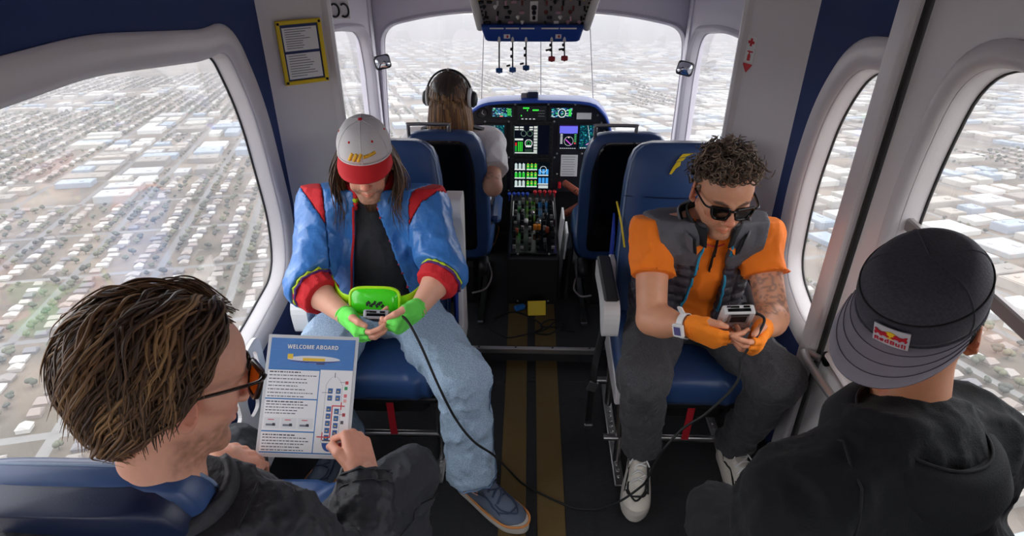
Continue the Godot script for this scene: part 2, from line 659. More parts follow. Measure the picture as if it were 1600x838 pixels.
func materials() -> void:
	var fine := noise_tex(0.09, 3, true, 256, null, FastNoiseLite.TYPE_SIMPLEX, 3.0, 3)
	var leather_n := noise_tex(0.06, 11, true, 512, null, FastNoiseLite.TYPE_CELLULAR, 2.5, 2)
	var weave := weave_tex(256, 0.35)
	var ribbed := weave_tex(256, 0.6, true)
	M["n_fine"] = fine; M["n_leather"] = leather_n; M["n_weave"] = weave; M["n_rib"] = ribbed
	mat("plastic", rgb8(226, 222, 222), 0.38, 0.0, {nrm = fine, nscale = 0.12, tri = 6.0})
	mat("bezel", rgb8(214, 209, 210), 0.30, 0.0, {nrm = fine, nscale = 0.08, tri = 6.0})
	mat("header", rgb8(206, 202, 212), 0.55, 0.0, {nrm = fine, nscale = 0.2, tri = 8.0})
	mat("gasket", rgb8(38, 36, 36), 0.6)
	mat("navy_wall", rgb8(28, 50, 104), 0.8, 0.0, {nrm = weave, nscale = 0.5, tri = 9.0, sheen = 0.2})
	mat("glass", Color(0.95, 0.97, 1.0), 0.02, 0.0, {alpha = 0.02})
	var carpet_t := noise_tex(0.25, 21, false, 512, [rgb8(4, 6, 11), rgb8(10, 12, 20), rgb8(20, 23, 34)], FastNoiseLite.TYPE_SIMPLEX, 6.0, 3)
	var gold_t := noise_tex(0.25, 22, false, 512, [rgb8(66, 50, 16), rgb8(112, 86, 30), rgb8(146, 116, 48)], FastNoiseLite.TYPE_SIMPLEX, 6.0, 3)
	var carpet_n := noise_tex(0.3, 23, true, 512, null, FastNoiseLite.TYPE_SIMPLEX, 8.0, 2)
	mat("carpet", Color.WHITE, 0.95, 0.0, {tex = carpet_t, nrm = carpet_n, nscale = 1.0, tri = 2.2, sheen = 0.2})
	mat("gold_carpet", Color.WHITE, 0.95, 0.0, {tex = gold_t, nrm = carpet_n, nscale = 1.0, tri = 2.2, sheen = 0.2})
	mat("aluminium", rgb8(190, 188, 186), 0.35, 0.9)
	mat("brushed", rgb8(176, 174, 174), 0.28, 1.0)
	mat("dark_metal", rgb8(60, 60, 64), 0.4, 0.8)
	mat("black_plastic", rgb8(24, 24, 27), 0.45, 0.0, {nrm = fine, nscale = 0.15, tri = 10.0})
	mat("black_gloss", rgb8(12, 12, 14), 0.12)
	mat("black_rubber", rgb8(16, 16, 18), 0.65)
	mat("grey_post", rgb8(150, 143, 142), 0.35, 0.3)
	mat("leather", rgb8(46, 74, 122), 0.34, 0.0, {nrm = leather_n, nscale = 0.28, tri = 14.0, spec = 0.5})
	mat("leather_dark", rgb8(20, 34, 66), 0.36, 0.0, {nrm = leather_n, nscale = 0.28, tri = 14.0})
	mat("piping", rgb8(120, 140, 170), 0.4)
	mat("white_plastic", rgb8(232, 230, 228), 0.35)
	mat("paper", rgb8(238, 238, 236), 0.8)
	mat("yellow", rgb8(232, 200, 30), 0.45)
	mat("gold_thread", rgb8(226, 196, 60), 0.6)
	mat("blue_webbing", rgb8(24, 60, 170), 0.7, 0.0, {nrm = ribbed, nscale = 0.6, tri = 20.0})
	mat("red_webbing", rgb8(190, 24, 40), 0.7, 0.0, {nrm = ribbed, nscale = 0.6, tri = 20.0})
	mat("red", rgb8(206, 28, 44), 0.4)
	mat("blue_hood", rgb8(34, 74, 168), 0.4)

# ---------------------------------------------------------------- the gondola
var wall_l := Transform3D(Basis(Vector3(0, 0, -1), Vector3(0, 1, 0), Vector3(1, 0, 0)), Vector3(-0.95, 0, 0))  # u = forward, v = up, normal inward
var wall_r := Transform3D(Basis(Vector3(0, 0, 1), Vector3(0, 1, 0), Vector3(-1, 0, 0)), Vector3(0.95, 0, 0))  # u = backward

func zy(p: Vector3, left: bool) -> Array:
	return [-p.z if left else p.z, p.y]

func window(n: String, hole: PackedVector2Array, tr: Transform3D, depth: float, flange: float, m: Material, parent: Node3D = null) -> void:
	# bezel: a rounded lip on the wall that runs in to the glass, a dark gasket and the pane
	var w := Node3D.new()
	w.name = n
	w.set_meta("kind", "structure")
	add_child(w)
	var mb := MB.new()
	moulding(mb, hole, [[flange, -0.002], [flange, 0.006], [flange - 0.012, 0.014], [flange * 0.45, 0.017], [flange * 0.2, 0.013], [0.002, 0.005], [-0.004, -0.012], [-0.006, -depth], [-0.001, -depth], [-0.001, -0.002]], tr)
	part(w, "window_frame", mb, m)
	var g := MB.new()
	moulding(g, hole, [[-0.0065, -depth - 0.004], [-0.0065, -depth + 0.003], [-0.0095, -depth + 0.002], [-0.0095, -depth - 0.004]], tr)
	part(w, "gasket", g, m if m == M.header else M.gasket)
	var pn := MB.new()
	var inner := Geometry2D.offset_polygon(hole, -0.008)
	pn.slab(inner[0], 0.004, tr * Transform3D(Basis(), Vector3(0, 0, -depth)))
	part(w, "pane", pn, M.glass)

func wall_piece(n: String, rect: Rect2, holes: Array, tr: Transform3D, thick: float, m: Material, parent: Node3D = null) -> void:
	var mb := MB.new()
	for p in holed(rect, holes): mb.slab(p, thick, tr)
	struct(n, mb, m, parent)

func build_shell() -> void:
	# floor: navy carpet with two gold runners, a step up to the cockpit edged with a metal strip
	var fl := MB.new()
	fl.box(Vector3(0, -0.03, -0.35), Vector3(2.1, 0.06, 4.0))
	var flo := struct("floor", fl, M.carpet)
	for x in [[-0.083, 0.010], [0.050, 0.146]]:
		var s := MB.new()
		s.box(Vector3((x[0] + x[1]) * 0.5, 0.0015, -0.36), Vector3(x[1] - x[0], 0.004, 3.9), Basis.IDENTITY, 0.001)
		struct("gold_stripe", s, M.gold_carpet, flo)
	var seam := MB.new()
	seam.box(Vector3(0, 0.0006, -2.16), Vector3(0.8, 0.002, 0.006))
	struct("carpet_seam", seam, M.black_rubber, flo)
	var sy := 0.07
	var c2 := MB.new()
	c2.box(Vector3(0, sy * 0.5 - 0.02, -3.19), Vector3(1.95, sy + 0.04, 1.78))
	var cfl := struct("floor_cockpit", c2, M.carpet)
	for x in [[-0.083, 0.010], [0.046, 0.142]]:
		var s := MB.new()
		s.box(Vector3((x[0] + x[1]) * 0.5, sy + 0.0015, -2.60), Vector3(x[1] - x[0], 0.004, 0.56), Basis.IDENTITY, 0.001)
		struct("gold_stripe", s, M.gold_carpet, cfl)
	var a := on_y(735, 540, sy + 0.006)
	var b := on_y(931, 542, sy + 0.006)
	var ed := MB.new()
	ed.box(Vector3((a.x + b.x) * 0.5, sy - 0.006, -2.30), Vector3(b.x - a.x, 0.03, 0.022), Basis.IDENTITY, 0.004)
	struct("trim_1", ed, M.aluminium)
	for k in 4:
		var rv := MB.new()
		rv.lathe([Vector2(0.005, 0), Vector2(0.005, 0.002), Vector2(0.002, 0.003)], 8, Transform3D(Basis(), Vector3(lerpf(a.x + 0.04, b.x - 0.03, k / 3.0), sy + 0.008, -2.30)))
		struct("rivet", rv, M.dark_metal, get_node("trim_1"))
	# ceiling and back of the cabin
	var ce := MB.new()
	ce.box(Vector3(0, 2.03, -0.55), Vector3(2.1, 0.06, 4.1))
	struct("ceiling", ce, M.header)
	var back_tr := Transform3D(Basis(Vector3(-1, 0, 0), Vector3(0, 1, 0), Vector3(0, 0, -1)), Vector3(0, 0, 1.4))
	var back_hole := rounded([[-0.75, 0.75, 0.15], [0.75, 0.75, 0.15], [0.75, 1.65, 0.2], [-0.75, 1.65, 0.2]])
	wall_piece("wall_back", Rect2(-1.05, -0.05, 2.1, 2.1), [back_hole], back_tr, 0.06, M.plastic)
	window("window_1", back_hole, back_tr, 0.05, 0.07, M.bezel)
	# left wall: one long window; the pane lies outboard of the wall
	var L := []
	for p in [[169, 113, 0.0], [338, 90, 0.16], [380, 128, 0.18], [428, 285, 0.30], [447, 425, 0.16], [397, 522, 0.05]]:
		var w := on_x(p[0], p[1], -0.955)
		L.append([-w.z, w.y, p[2]])
	# the front edge follows the photograph, the part behind the camera mirrors it
	var hole_l := rounded([[0.42, 0.50, 0.14], [1.74, 0.515, 0.14], [2.15, 0.545, 0.16], [2.215, 0.74, 0.2], [2.165, 1.20, 0.2], [2.055, 1.435, 0.13], [1.92, 1.432, 0.08], [1.40, 1.52, 0.1], [0.42, 1.56, 0.16]], 8)
	var rear_l := rounded([[-1.2, 0.52, 0.14], [0.22, 0.52, 0.14], [0.22, 1.56, 0.16], [-1.2, 1.56, 0.16]], 8)
	wall_piece("wall_left", Rect2(-1.45, -0.05, 3.86, 2.1), [hole_l, rear_l], wall_l, 0.05, M.navy_wall)
	window("window_2", hole_l, wall_l, 0.055, 0.085, M.bezel)
	window("window_3", rear_l, wall_l, 0.055, 0.085, M.bezel)
	# right wall: a narrow window, a post, then the door with its own window
	var hole_r := rounded([[-1.735, 0.60, 0.02], [-1.735, 1.455, 0.03], [-1.92, 1.425, 0.10], [-2.035, 1.25, 0.2], [-2.085, 0.95, 0.2], [-2.045, 0.66, 0.14], [-1.86, 0.60, 0.12]], 8)
	wall_piece("wall_right", Rect2(-2.41, -0.05, 0.71, 2.1), [hole_r], wall_r, 0.05, M.navy_wall)
	window("window_4", hole_r, wall_r, 0.055, 0.085, M.bezel)
	var post := MB.new()
	post.slab(rounded([[-0.045, -0.012, 0.01], [0.045, -0.012, 0.01], [0.045, 0.035, 0.018], [-0.045, 0.035, 0.018]], 4), 1.95, Transform3D(Basis(Vector3(0, 0, 1), Vector3(-1, 0, 0), Vector3(0, 1, 0)), Vector3(0.95, 1.98, -1.69)))
	struct("trim_2", post, M.bezel)
	var seam2 := MB.new()
	seam2.box(Vector3(0.944, 0.98, -1.640), Vector3(0.02, 1.95, 0.008))
	struct("trim_3", seam2, M.gasket)
	var hole_d := rounded([[-1.45, 0.78, 0.08], [-1.50, 1.20, 0.2], [-1.44, 1.56, 0.14], [-0.72, 1.60, 0.16], [-0.72, 0.72, 0.14], [-1.38, 0.72, 0.12]], 8)
	wall_piece("door_1", Rect2(-1.632, 0.02, 1.07, 1.93), [hole_d], wall_r, 0.05, M.plastic)
	window("window_5", hole_d, wall_r, 0.05, 0.055, M.bezel)
	var wb := MB.new()
	wb.box(Vector3(0.975, 1.135, -1.09), Vector3(0.018, 0.035, 0.80), Basis.IDENTITY, 0.004)
	part(get_node("window_5"), "glazing_bar", wb, M.grey_post)
	var sill := MB.new()
	sill.box(Vector3(0.935, 0.66, -1.1), Vector3(0.06, 0.02, 0.9), Basis.IDENTITY, 0.006)
	part(get_node("door_1"), "sill", sill, M.plastic)
	var rear_r := rounded([[-0.30, 0.55, 0.14], [1.2, 0.55, 0.14], [1.2, 1.56, 0.16], [-0.30, 1.56, 0.16]], 8)
	wall_piece("wall_right_rear", Rect2(-0.56, -0.05, 2.02, 2.1), [rear_r], wall_r, 0.05, M.navy_wall)
	window("window_6", rear_r, wall_r, 0.055, 0.085, M.bezel)
	# bulkhead posts between cabin and cockpit
	for s in [-1.0, 1.0]:
		var pb := MB.new()
		var x0: float = 0.955
		var x1: float = 0.735 if s < 0 else 0.782
		var z0: float = -2.34 if s < 0 else -2.25
		var z1 := -2.50
		var sec := [Vector2(x0 + 0.05, z0), Vector2(x0, z0), Vector2(x1 + 0.03, z1 + 0.012), Vector2(x1 + 0.008, z1 + 0.008), Vector2(x1, z1 - 0.006), Vector2(x1 + 0.004, z1 - 0.03), Vector2(x1 + 0.03, z1 - 0.05), Vector2(x0 + 0.05, z1 - 0.05)]
		var poly := PackedVector2Array()
		for p in sec: poly.append(Vector2(p.x * s, p.y))
		pb.slab(poly, 2.05, Transform3D(Basis(Vector3(1, 0, 0), Vector3(0, 0, 1), Vector3(0, -1, 0)), Vector3(0, -0.05, 0)))
		struct("wall_bulkhead_left" if s < 0 else "wall_bulkhead_right", pb, M.plastic)
	# cockpit: side walls with quarter windows, windscreen frame with its big opening, header
	for s in [-1.0, 1.0]:
		var p0 := Vector3(s * 0.985, 0, -2.52)
		var p1 := Vector3(s * 0.875, 0, -3.68)
		var fwd := (p1 - p0).normalized()
		var tr := Transform3D(Basis(fwd, Vector3.UP, fwd.cross(Vector3.UP)), p0)
		if s > 0: tr = Transform3D(Basis(-fwd, Vector3.UP, (-fwd).cross(Vector3.UP)), p0)
		var len := p0.distance_to(p1)
		var hole: PackedVector2Array
		var q := [[0.16, 0.40, 0.1], [len - 0.05, 0.40, 0.08], [len - 0.035, 1.0, 0.2], [len - 0.08, 1.20, 0.14], [len * 0.62, 1.275, 0.16], [0.16, 1.30, 0.1]]
		if s > 0:
			for e in q: e[0] = -e[0]
		hole = rounded(q, 8)
		wall_piece("wall_cockpit_left" if s < 0 else "wall_cockpit_right", Rect2(0.0 if s < 0 else -len, -0.05, len, 2.05), [hole], tr, 0.05, M.header)
		window("window_7" if s < 0 else "window_8", hole, tr, 0.045, 0.03, M.header)
	var front := Transform3D(Basis(), Vector3(0, 0, -3.9))
	var ws := rounded([[-0.90, 0.30, 0.1], [0.915, 0.30, 0.1], [0.918, 0.95, 0.1], [0.90, 1.165, 0.16], [0.55, 1.238, 0.2], [0.0, 1.262, 0.2], [-0.52, 1.238, 0.2], [-0.86, 1.165, 0.16], [-0.872, 0.95, 0.1]], 8)
	wall_piece("wall_front", Rect2(-1.02, -0.05, 2.04, 2.05), [ws], front, 0.04, M.header)
	window("window_9", ws, front, 0.03, 0.02, M.header)
	# the glass is built of three sheets: two fine seams run down it
	for x in [[757, 62, 748, 160], [920, 35, 932, 165], [845, 64, 845, 100]]:
		var sm := MB.new()
		sm.tube(PackedVector3Array([on_z(x[0], x[1] - 40, -3.905), on_z(x[2], x[3] + 120, -3.905)]), 0.003, 6)
		part(get_node("window_9"), "glass_seam", sm, M.header)
	for s in [-1.0, 1.0]:
		var cp := MB.new()   # corner posts between windscreen and quarter windows
		var a0 := Vector3(s * 0.875, 1.0, -3.67)
		var b0 := Vector3(s * 0.915, 1.0, -3.90)
		cp.slab(PackedVector2Array([Vector2(s * 0.868, -3.66), Vector2(s * 0.905, -3.89), Vector2(s * 1.02, -3.93), Vector2(s * 0.95, -3.66)]), 2.05, Transform3D(Basis(Vector3(1, 0, 0), Vector3(0, 0, 1), Vector3(0, -1, 0)), Vector3(0, -0.05, 0)))
		struct("trim_4" if s < 0 else "trim_5", cp, M.header)
	var hd := MB.new()   # cockpit roof slopes down from the cabin ceiling to the windscreen
	hd.quad(Vector3(-1.0, 1.62, -2.45), Vector3(1.0, 1.62, -2.45), Vector3(1.0, 1.40, -3.92), Vector3(-1.0, 1.40, -3.92))
	hd.quad(Vector3(-1.0, 1.66, -2.45), Vector3(-1.0, 1.44, -3.92), Vector3(1.0, 1.44, -3.92), Vector3(1.0, 1.66, -2.45))
	struct("ceiling_cockpit", hd, M.header)
	var fr := MB.new()
	fr.box(Vector3(0, 1.82, -2.43), Vector3(2.0, 0.42, 0.05))
	struct("ceiling_step", fr, M.header)

# ---------------------------------------------------------------- the city below
func build_city() -> void:
	var tilt := deg_to_rad(9.3)
	var G := Transform3D(Basis(Vector3(1, 0, 0), Vector3(0, cos(tilt), -sin(tilt)), Vector3(0, sin(tilt), cos(tilt))), Vector3(0, -290, 0))
	var rng := RandomNumberGenerator.new()
	rng.seed = 77
	# ground: dry pale earth, dull asphalt and dust in patches
	var gt := noise_tex(0.012, 5, false, 1024, [rgb8(120, 114, 108), rgb8(150, 142, 134), rgb8(172, 163, 153), rgb8(158, 150, 142), rgb8(186, 178, 168)], FastNoiseLite.TYPE_CELLULAR, 6.0, 3)
	var fine := noise_tex(0.02, 6, false, 1024, [rgb8(128, 128, 120), rgb8(166, 158, 150), rgb8(214, 206, 196)], FastNoiseLite.TYPE_SIMPLEX, 6.0, 5)
	var gm := mat("ground", Color.WHITE, 0.95, 0.0, {tex = gt})
	gm.uv1_scale = Vector3(26, 26, 26)
	gm.detail_enabled = true
	gm.detail_albedo = fine
	gm.detail_blend_mode = BaseMaterial3D.BLEND_MODE_MUL
	gm.detail_uv_layer = BaseMaterial3D.DETAIL_UV_2
	gm.uv2_scale = Vector3(9, 9, 9)
	var pm := PlaneMesh.new()
	pm.size = Vector2(40000, 40000)
	var ground := MeshInstance3D.new()
	ground.name = "ground"
	var arr := pm.get_mesh_arrays()
	arr[Mesh.ARRAY_TEX_UV2] = arr[Mesh.ARRAY_TEX_UV].duplicate()
	var am := ArrayMesh.new()
	am.add_surface_from_arrays(Mesh.PRIMITIVE_TRIANGLES, arr)
	ground.mesh = am
	ground.material_override = gm
	ground.transform = G
	ground.set_meta("kind", "structure")
	add_child(ground)
	# shared shapes
	var flat_roof := MB.new()
	flat_roof.box(Vector3(0, 0.5, 0), Vector3(1, 1, 1))
	flat_roof.box(Vector3(0, 1.03, 0), Vector3(0.93, 0.06, 0.90))
	flat_roof.box(Vector3(0.2, 1.1, 0.1), Vector3(0.12, 0.16, 0.16))
	flat_roof.box(Vector3(-0.25, 1.08, -0.2), Vector3(0.08, 0.12, 0.1))
	var gable := MB.new()
	gable.box(Vector3(0, 0.3, 0), Vector3(0.92, 0.6, 0.9))
	var rp := [Vector3(-0.5, 0.55, -0.5), Vector3(0.5, 0.55, -0.5), Vector3(0.5, 0.55, 0.5), Vector3(-0.5, 0.55, 0.5), Vector3(-0.38, 1.0, 0), Vector3(0.38, 1.0, 0)]
	gable.quad(rp[3], rp[2], rp[5], rp[4]); gable.quad(rp[1], rp[0], rp[4], rp[5])
	gable.tri(rp[2], rp[1], rp[5]); gable.tri(rp[0], rp[3], rp[4]); gable.quad(rp[0], rp[1], rp[2], rp[3])
	var tree := MB.new()
	for k in 5:
		var an := k * 2.4
		var c := Vector3(cos(an) * 0.25, 0.55 + 0.12 * (k % 3), sin(an) * 0.25) if k < 4 else Vector3(0, 0.8, 0)
		tree.ball(c, Vector3(0.32, 0.28, 0.32), Basis(Vector3.UP, an), 7, 5)
	tree.tube(PackedVector3Array([Vector3(0, 0, 0), Vector3(0, 0.5, 0)]), 0.05, 5)
	var road := MB.new()
	road.box(Vector3(0, 0.05, 0), Vector3(1, 0.1, 1))
	var meshes := {"house": gable.mesh(), "warehouse": flat_roof.mesh(), "tree": tree.mesh(), "road": road.mesh()}
	var tints := {
		"house": [Color(0.30, 0.27, 0.25), Color(0.42, 0.38, 0.35), Color(0.55, 0.51, 0.47), Color(0.36, 0.30, 0.27), Color(0.62, 0.60, 0.57), Color(0.24, 0.23, 0.24)],
		"warehouse": [Color(0.70, 0.69, 0.66), Color(0.58, 0.55, 0.50), Color(0.46, 0.41, 0.36), Color(0.82, 0.81, 0.79), Color(0.34, 0.31, 0.28), Color(0.50, 0.50, 0.50), Color(0.40, 0.46, 0.54)],
		"tree": [Color(0.12, 0.13, 0.10), Color(0.16, 0.17, 0.12), Color(0.10, 0.105, 0.09), Color(0.20, 0.20, 0.13)],
		"road": [Color(0.22, 0.21, 0.205), Color(0.26, 0.25, 0.24)],
	}
	var lists := {"house": [], "warehouse": [], "tree": [], "road": []}
	var zone := FastNoiseLite.new()
	zone.seed = 9
	zone.frequency = 0.0011
	var spin := deg_to_rad(17.0)
	var cs := cos(spin)
	var sn := sin(spin)
	var BW := 92.0
	var BL := 168.0
	for bi in range(-46, 47):
		for bj in range(-26, 27):
			var cu := bi * BW
			var cw := bj * BL
			var u0 := cu * cs - cw * sn
			var w0 := cu * sn + cw * cs
			if w0 < -250 or Vector2(u0, w0).length() > 3600 or Vector2(u0, w0).length() < 30: continue
			var dist := Vector2(u0, w0).length()
			var zn := zone.get_noise_2d(u0, w0) + 0.12 * signf(u0 + 0.2 * w0 + 60) + (0.25 if u0 > 0 and w0 > 0 else 0.0)
			if u0 < -100 and w0 < 1000 and dist < 1150: zn = -0.5
			var basis_y := Basis(Vector3.UP, spin)
			# streets round the block
			for e in [[BW * 0.5, 0.0, 9.0, BL], [0.0, BL * 0.5, BW, 9.0]]:
				var lu: float = cu + e[0]
				var lw: float = cw + e[1]
				lists.road.append([lu * cs - lw * sn, lu * sn + lw * cs, spin, Vector3(e[2], 1.0, e[3]), rng.randi() % 2, dist])
			if zn < 0.02:
				for row in 2:
					var pos := -BL * 0.5 + 12.0
					while pos < BL * 0.5 - 12.0:
						var hw := rng.randf_range(9.0, 14.0)
						var lu := cu + (row * 2 - 1) * BW * rng.randf_range(0.20, 0.27)
						var lw := cw + pos
						lists.house.append([lu * cs - lw * sn, lu * sn + lw * cs, spin + (PI / 2 if rng.randf() < 0.4 else 0.0), Vector3(hw, rng.randf_range(4.2, 6.0), rng.randf_range(9.0, 15.0)), rng.randi() % 6, dist])
						for q in 2:
							if rng.randf() < 0.75 and not (q == 0 and row == 1):
								var tu := cu + (rng.randf_range(-5, 5) if q == 0 else (row * 2 - 1) * BW * rng.randf_range(0.385, 0.40))
								var tw := lw + rng.randf_range(-2, 2)
								var ts := rng.randf_range(5.5, 10.0)
								lists.tree.append([tu * cs - tw * sn, tu * sn + tw * cs, rng.randf() * TAU, Vector3(ts, ts * rng.randf_range(0.8, 1.1), ts), rng.randi() % 4, dist])
						pos += 14.0 + rng.randf_range(1.0, 6.0)
			elif rng.randf() < 0.90:
				var parts := rng.randi_range(2, 4)
				for q in parts:
					var lw := cw - BL * 0.5 + (q + 0.5) * BL / parts
					if rng.randf() < 0.16: continue
					if rng.randf() < 0.45:
						for hsd in [-1, 1]:
							var lu: float = cu + hsd * BW * 0.22
							lists.warehouse.append([lu * cs - lw * sn, lu * sn + lw * cs, spin, Vector3(BW * rng.randf_range(0.26, 0.38), rng.randf_range(6, 11), BL / parts * rng.randf_range(0.6, 0.86)), rng.randi() % 7, dist])
					else:
						lists.warehouse.append([cu * cs - lw * sn, cu * sn + lw * cs, spin, Vector3(BW * rng.randf_range(0.55, 0.80), rng.randf_range(6, 12), BL / parts * rng.randf_range(0.6, 0.88)), rng.randi() % 7, dist])
				if rng.randf() < 0.5:
					var tu := cu + BW * 0.44
					for q in rng.randi_range(2, 6):
						var tw := cw - BL * 0.4 + (q + rng.randf() * 0.5) * BL * 0.13
						var ts := rng.randf_range(4.0, 6.5)
						lists.tree.append([tu * cs - tw * sn, tu * sn + tw * cs, rng.randf() * TAU, Vector3(ts, ts, ts), rng.randi() % 4, dist])
	# farther blocks straight ahead, roofs only
	for bi in range(-56, 57):
		for bj in range(14, 52):
			var cu := bi * BW * 1.3
			var cw := bj * BL
			var u0 := cu * cs - cw * sn
			var w0 := cu * sn + cw * cs
			var dist := Vector2(u0, w0).length()
			if dist < 3850 or dist > 7800 or absf(u0) > w0 * 0.42: continue
			for q in 2:
				if rng.randf() < 0.3: continue
				var lw := cw + (q - 0.5) * BL * 0.5
				lists.warehouse.append([cu * cs - lw * sn, cu * sn + lw * cs, spin, Vector3(BW * rng.randf_range(0.4, 1.0), rng.randf_range(6, 13), BL * 0.5 * rng.randf_range(0.4, 0.8)), rng.randi() % 7, dist])
	# the places where the photograph looks out
	var panes := [
		PackedVector2Array([Vector2(0, 120), Vector2(340, 95), Vector2(380, 150), Vector2(425, 280), Vector2(443, 410), Vector2(395, 515), Vector2(330, 430), Vector2(170, 420), Vector2(0, 460)]),
		PackedVector2Array([Vector2(605, 25), Vector2(735, 20), Vector2(755, 66), Vector2(905, 66), Vector2(930, 20), Vector2(1060, 40), Vector2(1065, 110), Vector2(1050, 215), Vector2(955, 240), Vector2(940, 165), Vector2(740, 160), Vector2(735, 120), Vector2(670, 120), Vector2(660, 200), Vector2(605, 200)]),
		PackedVector2Array([Vector2(525, 55), Vector2(575, 60), Vector2(588, 185), Vector2(540, 180)]),
		PackedVector2Array([Vector2(1095, 55), Vector2(1150, 55), Vector2(1130, 220), Vector2(1070, 215)]),
		PackedVector2Array([Vector2(1340, 100), Vector2(1382, 100), Vector2(1280, 500), Vector2(1237, 420)]),
		PackedVector2Array([Vector2(1430, 230), Vector2(1600, 120), Vector2(1600, 420), Vector2(1365, 415)])]
	var labels := {
		"house": ["suburban_house", "small %s hipped-roof house in the hazy neighbourhood far below", "house", "houses in the city below"],
		"warehouse": ["warehouse", "%s flat-roofed warehouse in the hazy city far below", "warehouse", "warehouses in the city below"],
		"tree": ["street_tree", "round %s tree between roofs in the city far below", "tree", "trees in the city below"]}
	var tones := {"house": ["brown", "tan", "pale tan", "reddish brown", "whitish", "slate grey"], "warehouse": ["off-white", "beige", "tan", "white", "dark brown", "grey", "blue-grey"], "tree": ["dull green", "grey-green", "dark green", "olive"]}
	var cm := {}
	for kind in lists:
		for q in tints[kind].size():
			tints[kind][q] = Color(tints[kind][q].r * 0.72, tints[kind][q].g * 0.72, tints[kind][q].b * 0.72)
			var c: Color = tints[kind][q]
			cm[kind + str(q)] = mat("city_%s_%d" % [kind, q], c.linear_to_srgb(), 0.9)
	var vcm := mat("city_stuff", Color.WHITE, 0.9, 0.0, {vc = true})
	for kind in lists:
		var seen_list := []
		for e in lists[kind]:
			var p: Vector3 = G * Vector3(e[0], 2.0, -e[1])
			var s := to_px(p)
			e.append(0.0)
			if kind == "road" or s.z < 1.0: continue
			for pn in panes:
				if Geometry2D.is_point_in_polygon(Vector2(s.x, s.y), pn):
					e[6] = e[3].x * FOCAL / s.z
					seen_list.append(e)
					break
		seen_list.sort_custom(func(x, y): return x[6] > y[6])
		var top := seen_list.slice(0, 300)
		for e in top:
			e[5] = -1.0
			var o := MeshInstance3D.new()
			o.name = numbered(labels[kind][0])
			o.mesh = meshes[kind]
			o.material_override = cm[kind + str(e[4])]
			o.transform = G * Transform3D(Basis(Vector3.UP, e[2]) * Basis.from_scale(e[3]), Vector3(e[0], 0, -e[1]))
			add_child(o)
			tag(o, labels[kind][1] % tones[kind][e[4]], labels[kind][2], labels[kind][3])
		var rest := []
		for e in lists[kind]:
			if e[5] >= 0.0: rest.append(e)
		var mm := MultiMesh.new()
		mm.transform_format = MultiMesh.TRANSFORM_3D
		mm.use_colors = true
		mm.mesh = meshes[kind]
		mm.instance_count = rest.size()
		for q in rest.size():
			var e = rest[q]
			mm.set_instance_transform(q, Transform3D(Basis(Vector3.UP, e[2]) * Basis.from_scale(e[3]), Vector3(e[0], 0, -e[1])))
			mm.set_instance_color(q, tints[kind][e[4]])
		var mi := MultiMeshInstance3D.new()
		mi.name = {"house": "distant_neighbourhood", "warehouse": "distant_industry", "tree": "distant_greenery", "road": "street_network"}[kind]
		mi.multimesh = mm
		mi.material_override = vcm
		mi.transform = G
		add_child(mi)
		mi.set_meta("kind", "stuff")
		tag(mi, {"house": "mass of small roofs spreading to the hazy horizon", "warehouse": "mass of pale industrial roofs spreading to the hazy horizon", "tree": "scattered dark trees spreading to the hazy horizon", "road": "grid of grey streets between the blocks of the city"}[kind], {"house": "houses", "warehouse": "warehouses", "tree": "trees", "road": "streets"}[kind])
	# haze over the city: a flat bank of milky air that ends below the gondola
	var fm := FogMaterial.new()
	fm.resource_name = "haze"
	fm.density = 0.00027
	fm.albedo = rgb8(188, 186, 189)
	var fv := FogVolume.new()
	fv.name = "haze"
	fv.shape = RenderingServer.FOG_VOLUME_SHAPE_BOX
	fv.size = Vector3(40000, 250, 40000)
	fv.material = fm
	fv.transform = G * Transform3D(Basis(), Vector3(0, 142, 0))
	add_child(fv)
	fv.set_meta("kind", "stuff")
	tag(fv, "milky grey haze lying over the whole city below", "haze")

# ---------------------------------------------------------------- seats
func sring(ctr: Vector3, ux: Vector3, uz: Vector3, a: float, b: float, p := 4.0, n := 40) -> PackedVector3Array:
	var out := PackedVector3Array()
	for k in n:
		var an := TAU * k / n
		var c := cos(an)
		var s := sin(an)
		out.append(ctr + ux * (signf(c) * pow(absf(c), 2.0 / p) * a) + uz * (signf(s) * pow(absf(s), 2.0 / p) * b))
	return out

func armrest_mesh() -> Array:
	# side shell with a drooping rounded nose, dark padded top; runs along +z, origin at its hinge
	var side := MB.new()
	var o := rounded([[-0.02, 0.03, 0.01], [-0.02, -0.04, 0.015], [0.17, -0.030, 0.07], [0.245, -0.105, 0.035], [0.30, -0.105, 0.03], [0.315, 0.03, 0.07]], 6)
	side.slab(o, 0.055, Transform3D(Basis(Vector3(0, 0, 1), Vector3(0, 1, 0), Vector3(-1, 0, 0)), Vector3(-0.0275, 0, 0)), 0.008)
	var pad := MB.new()
	pad.box(Vector3(0, 0.034, 0.12), Vector3(0.05, 0.018, 0.30), Basis.IDENTITY, 0.007)
	return [side, pad]

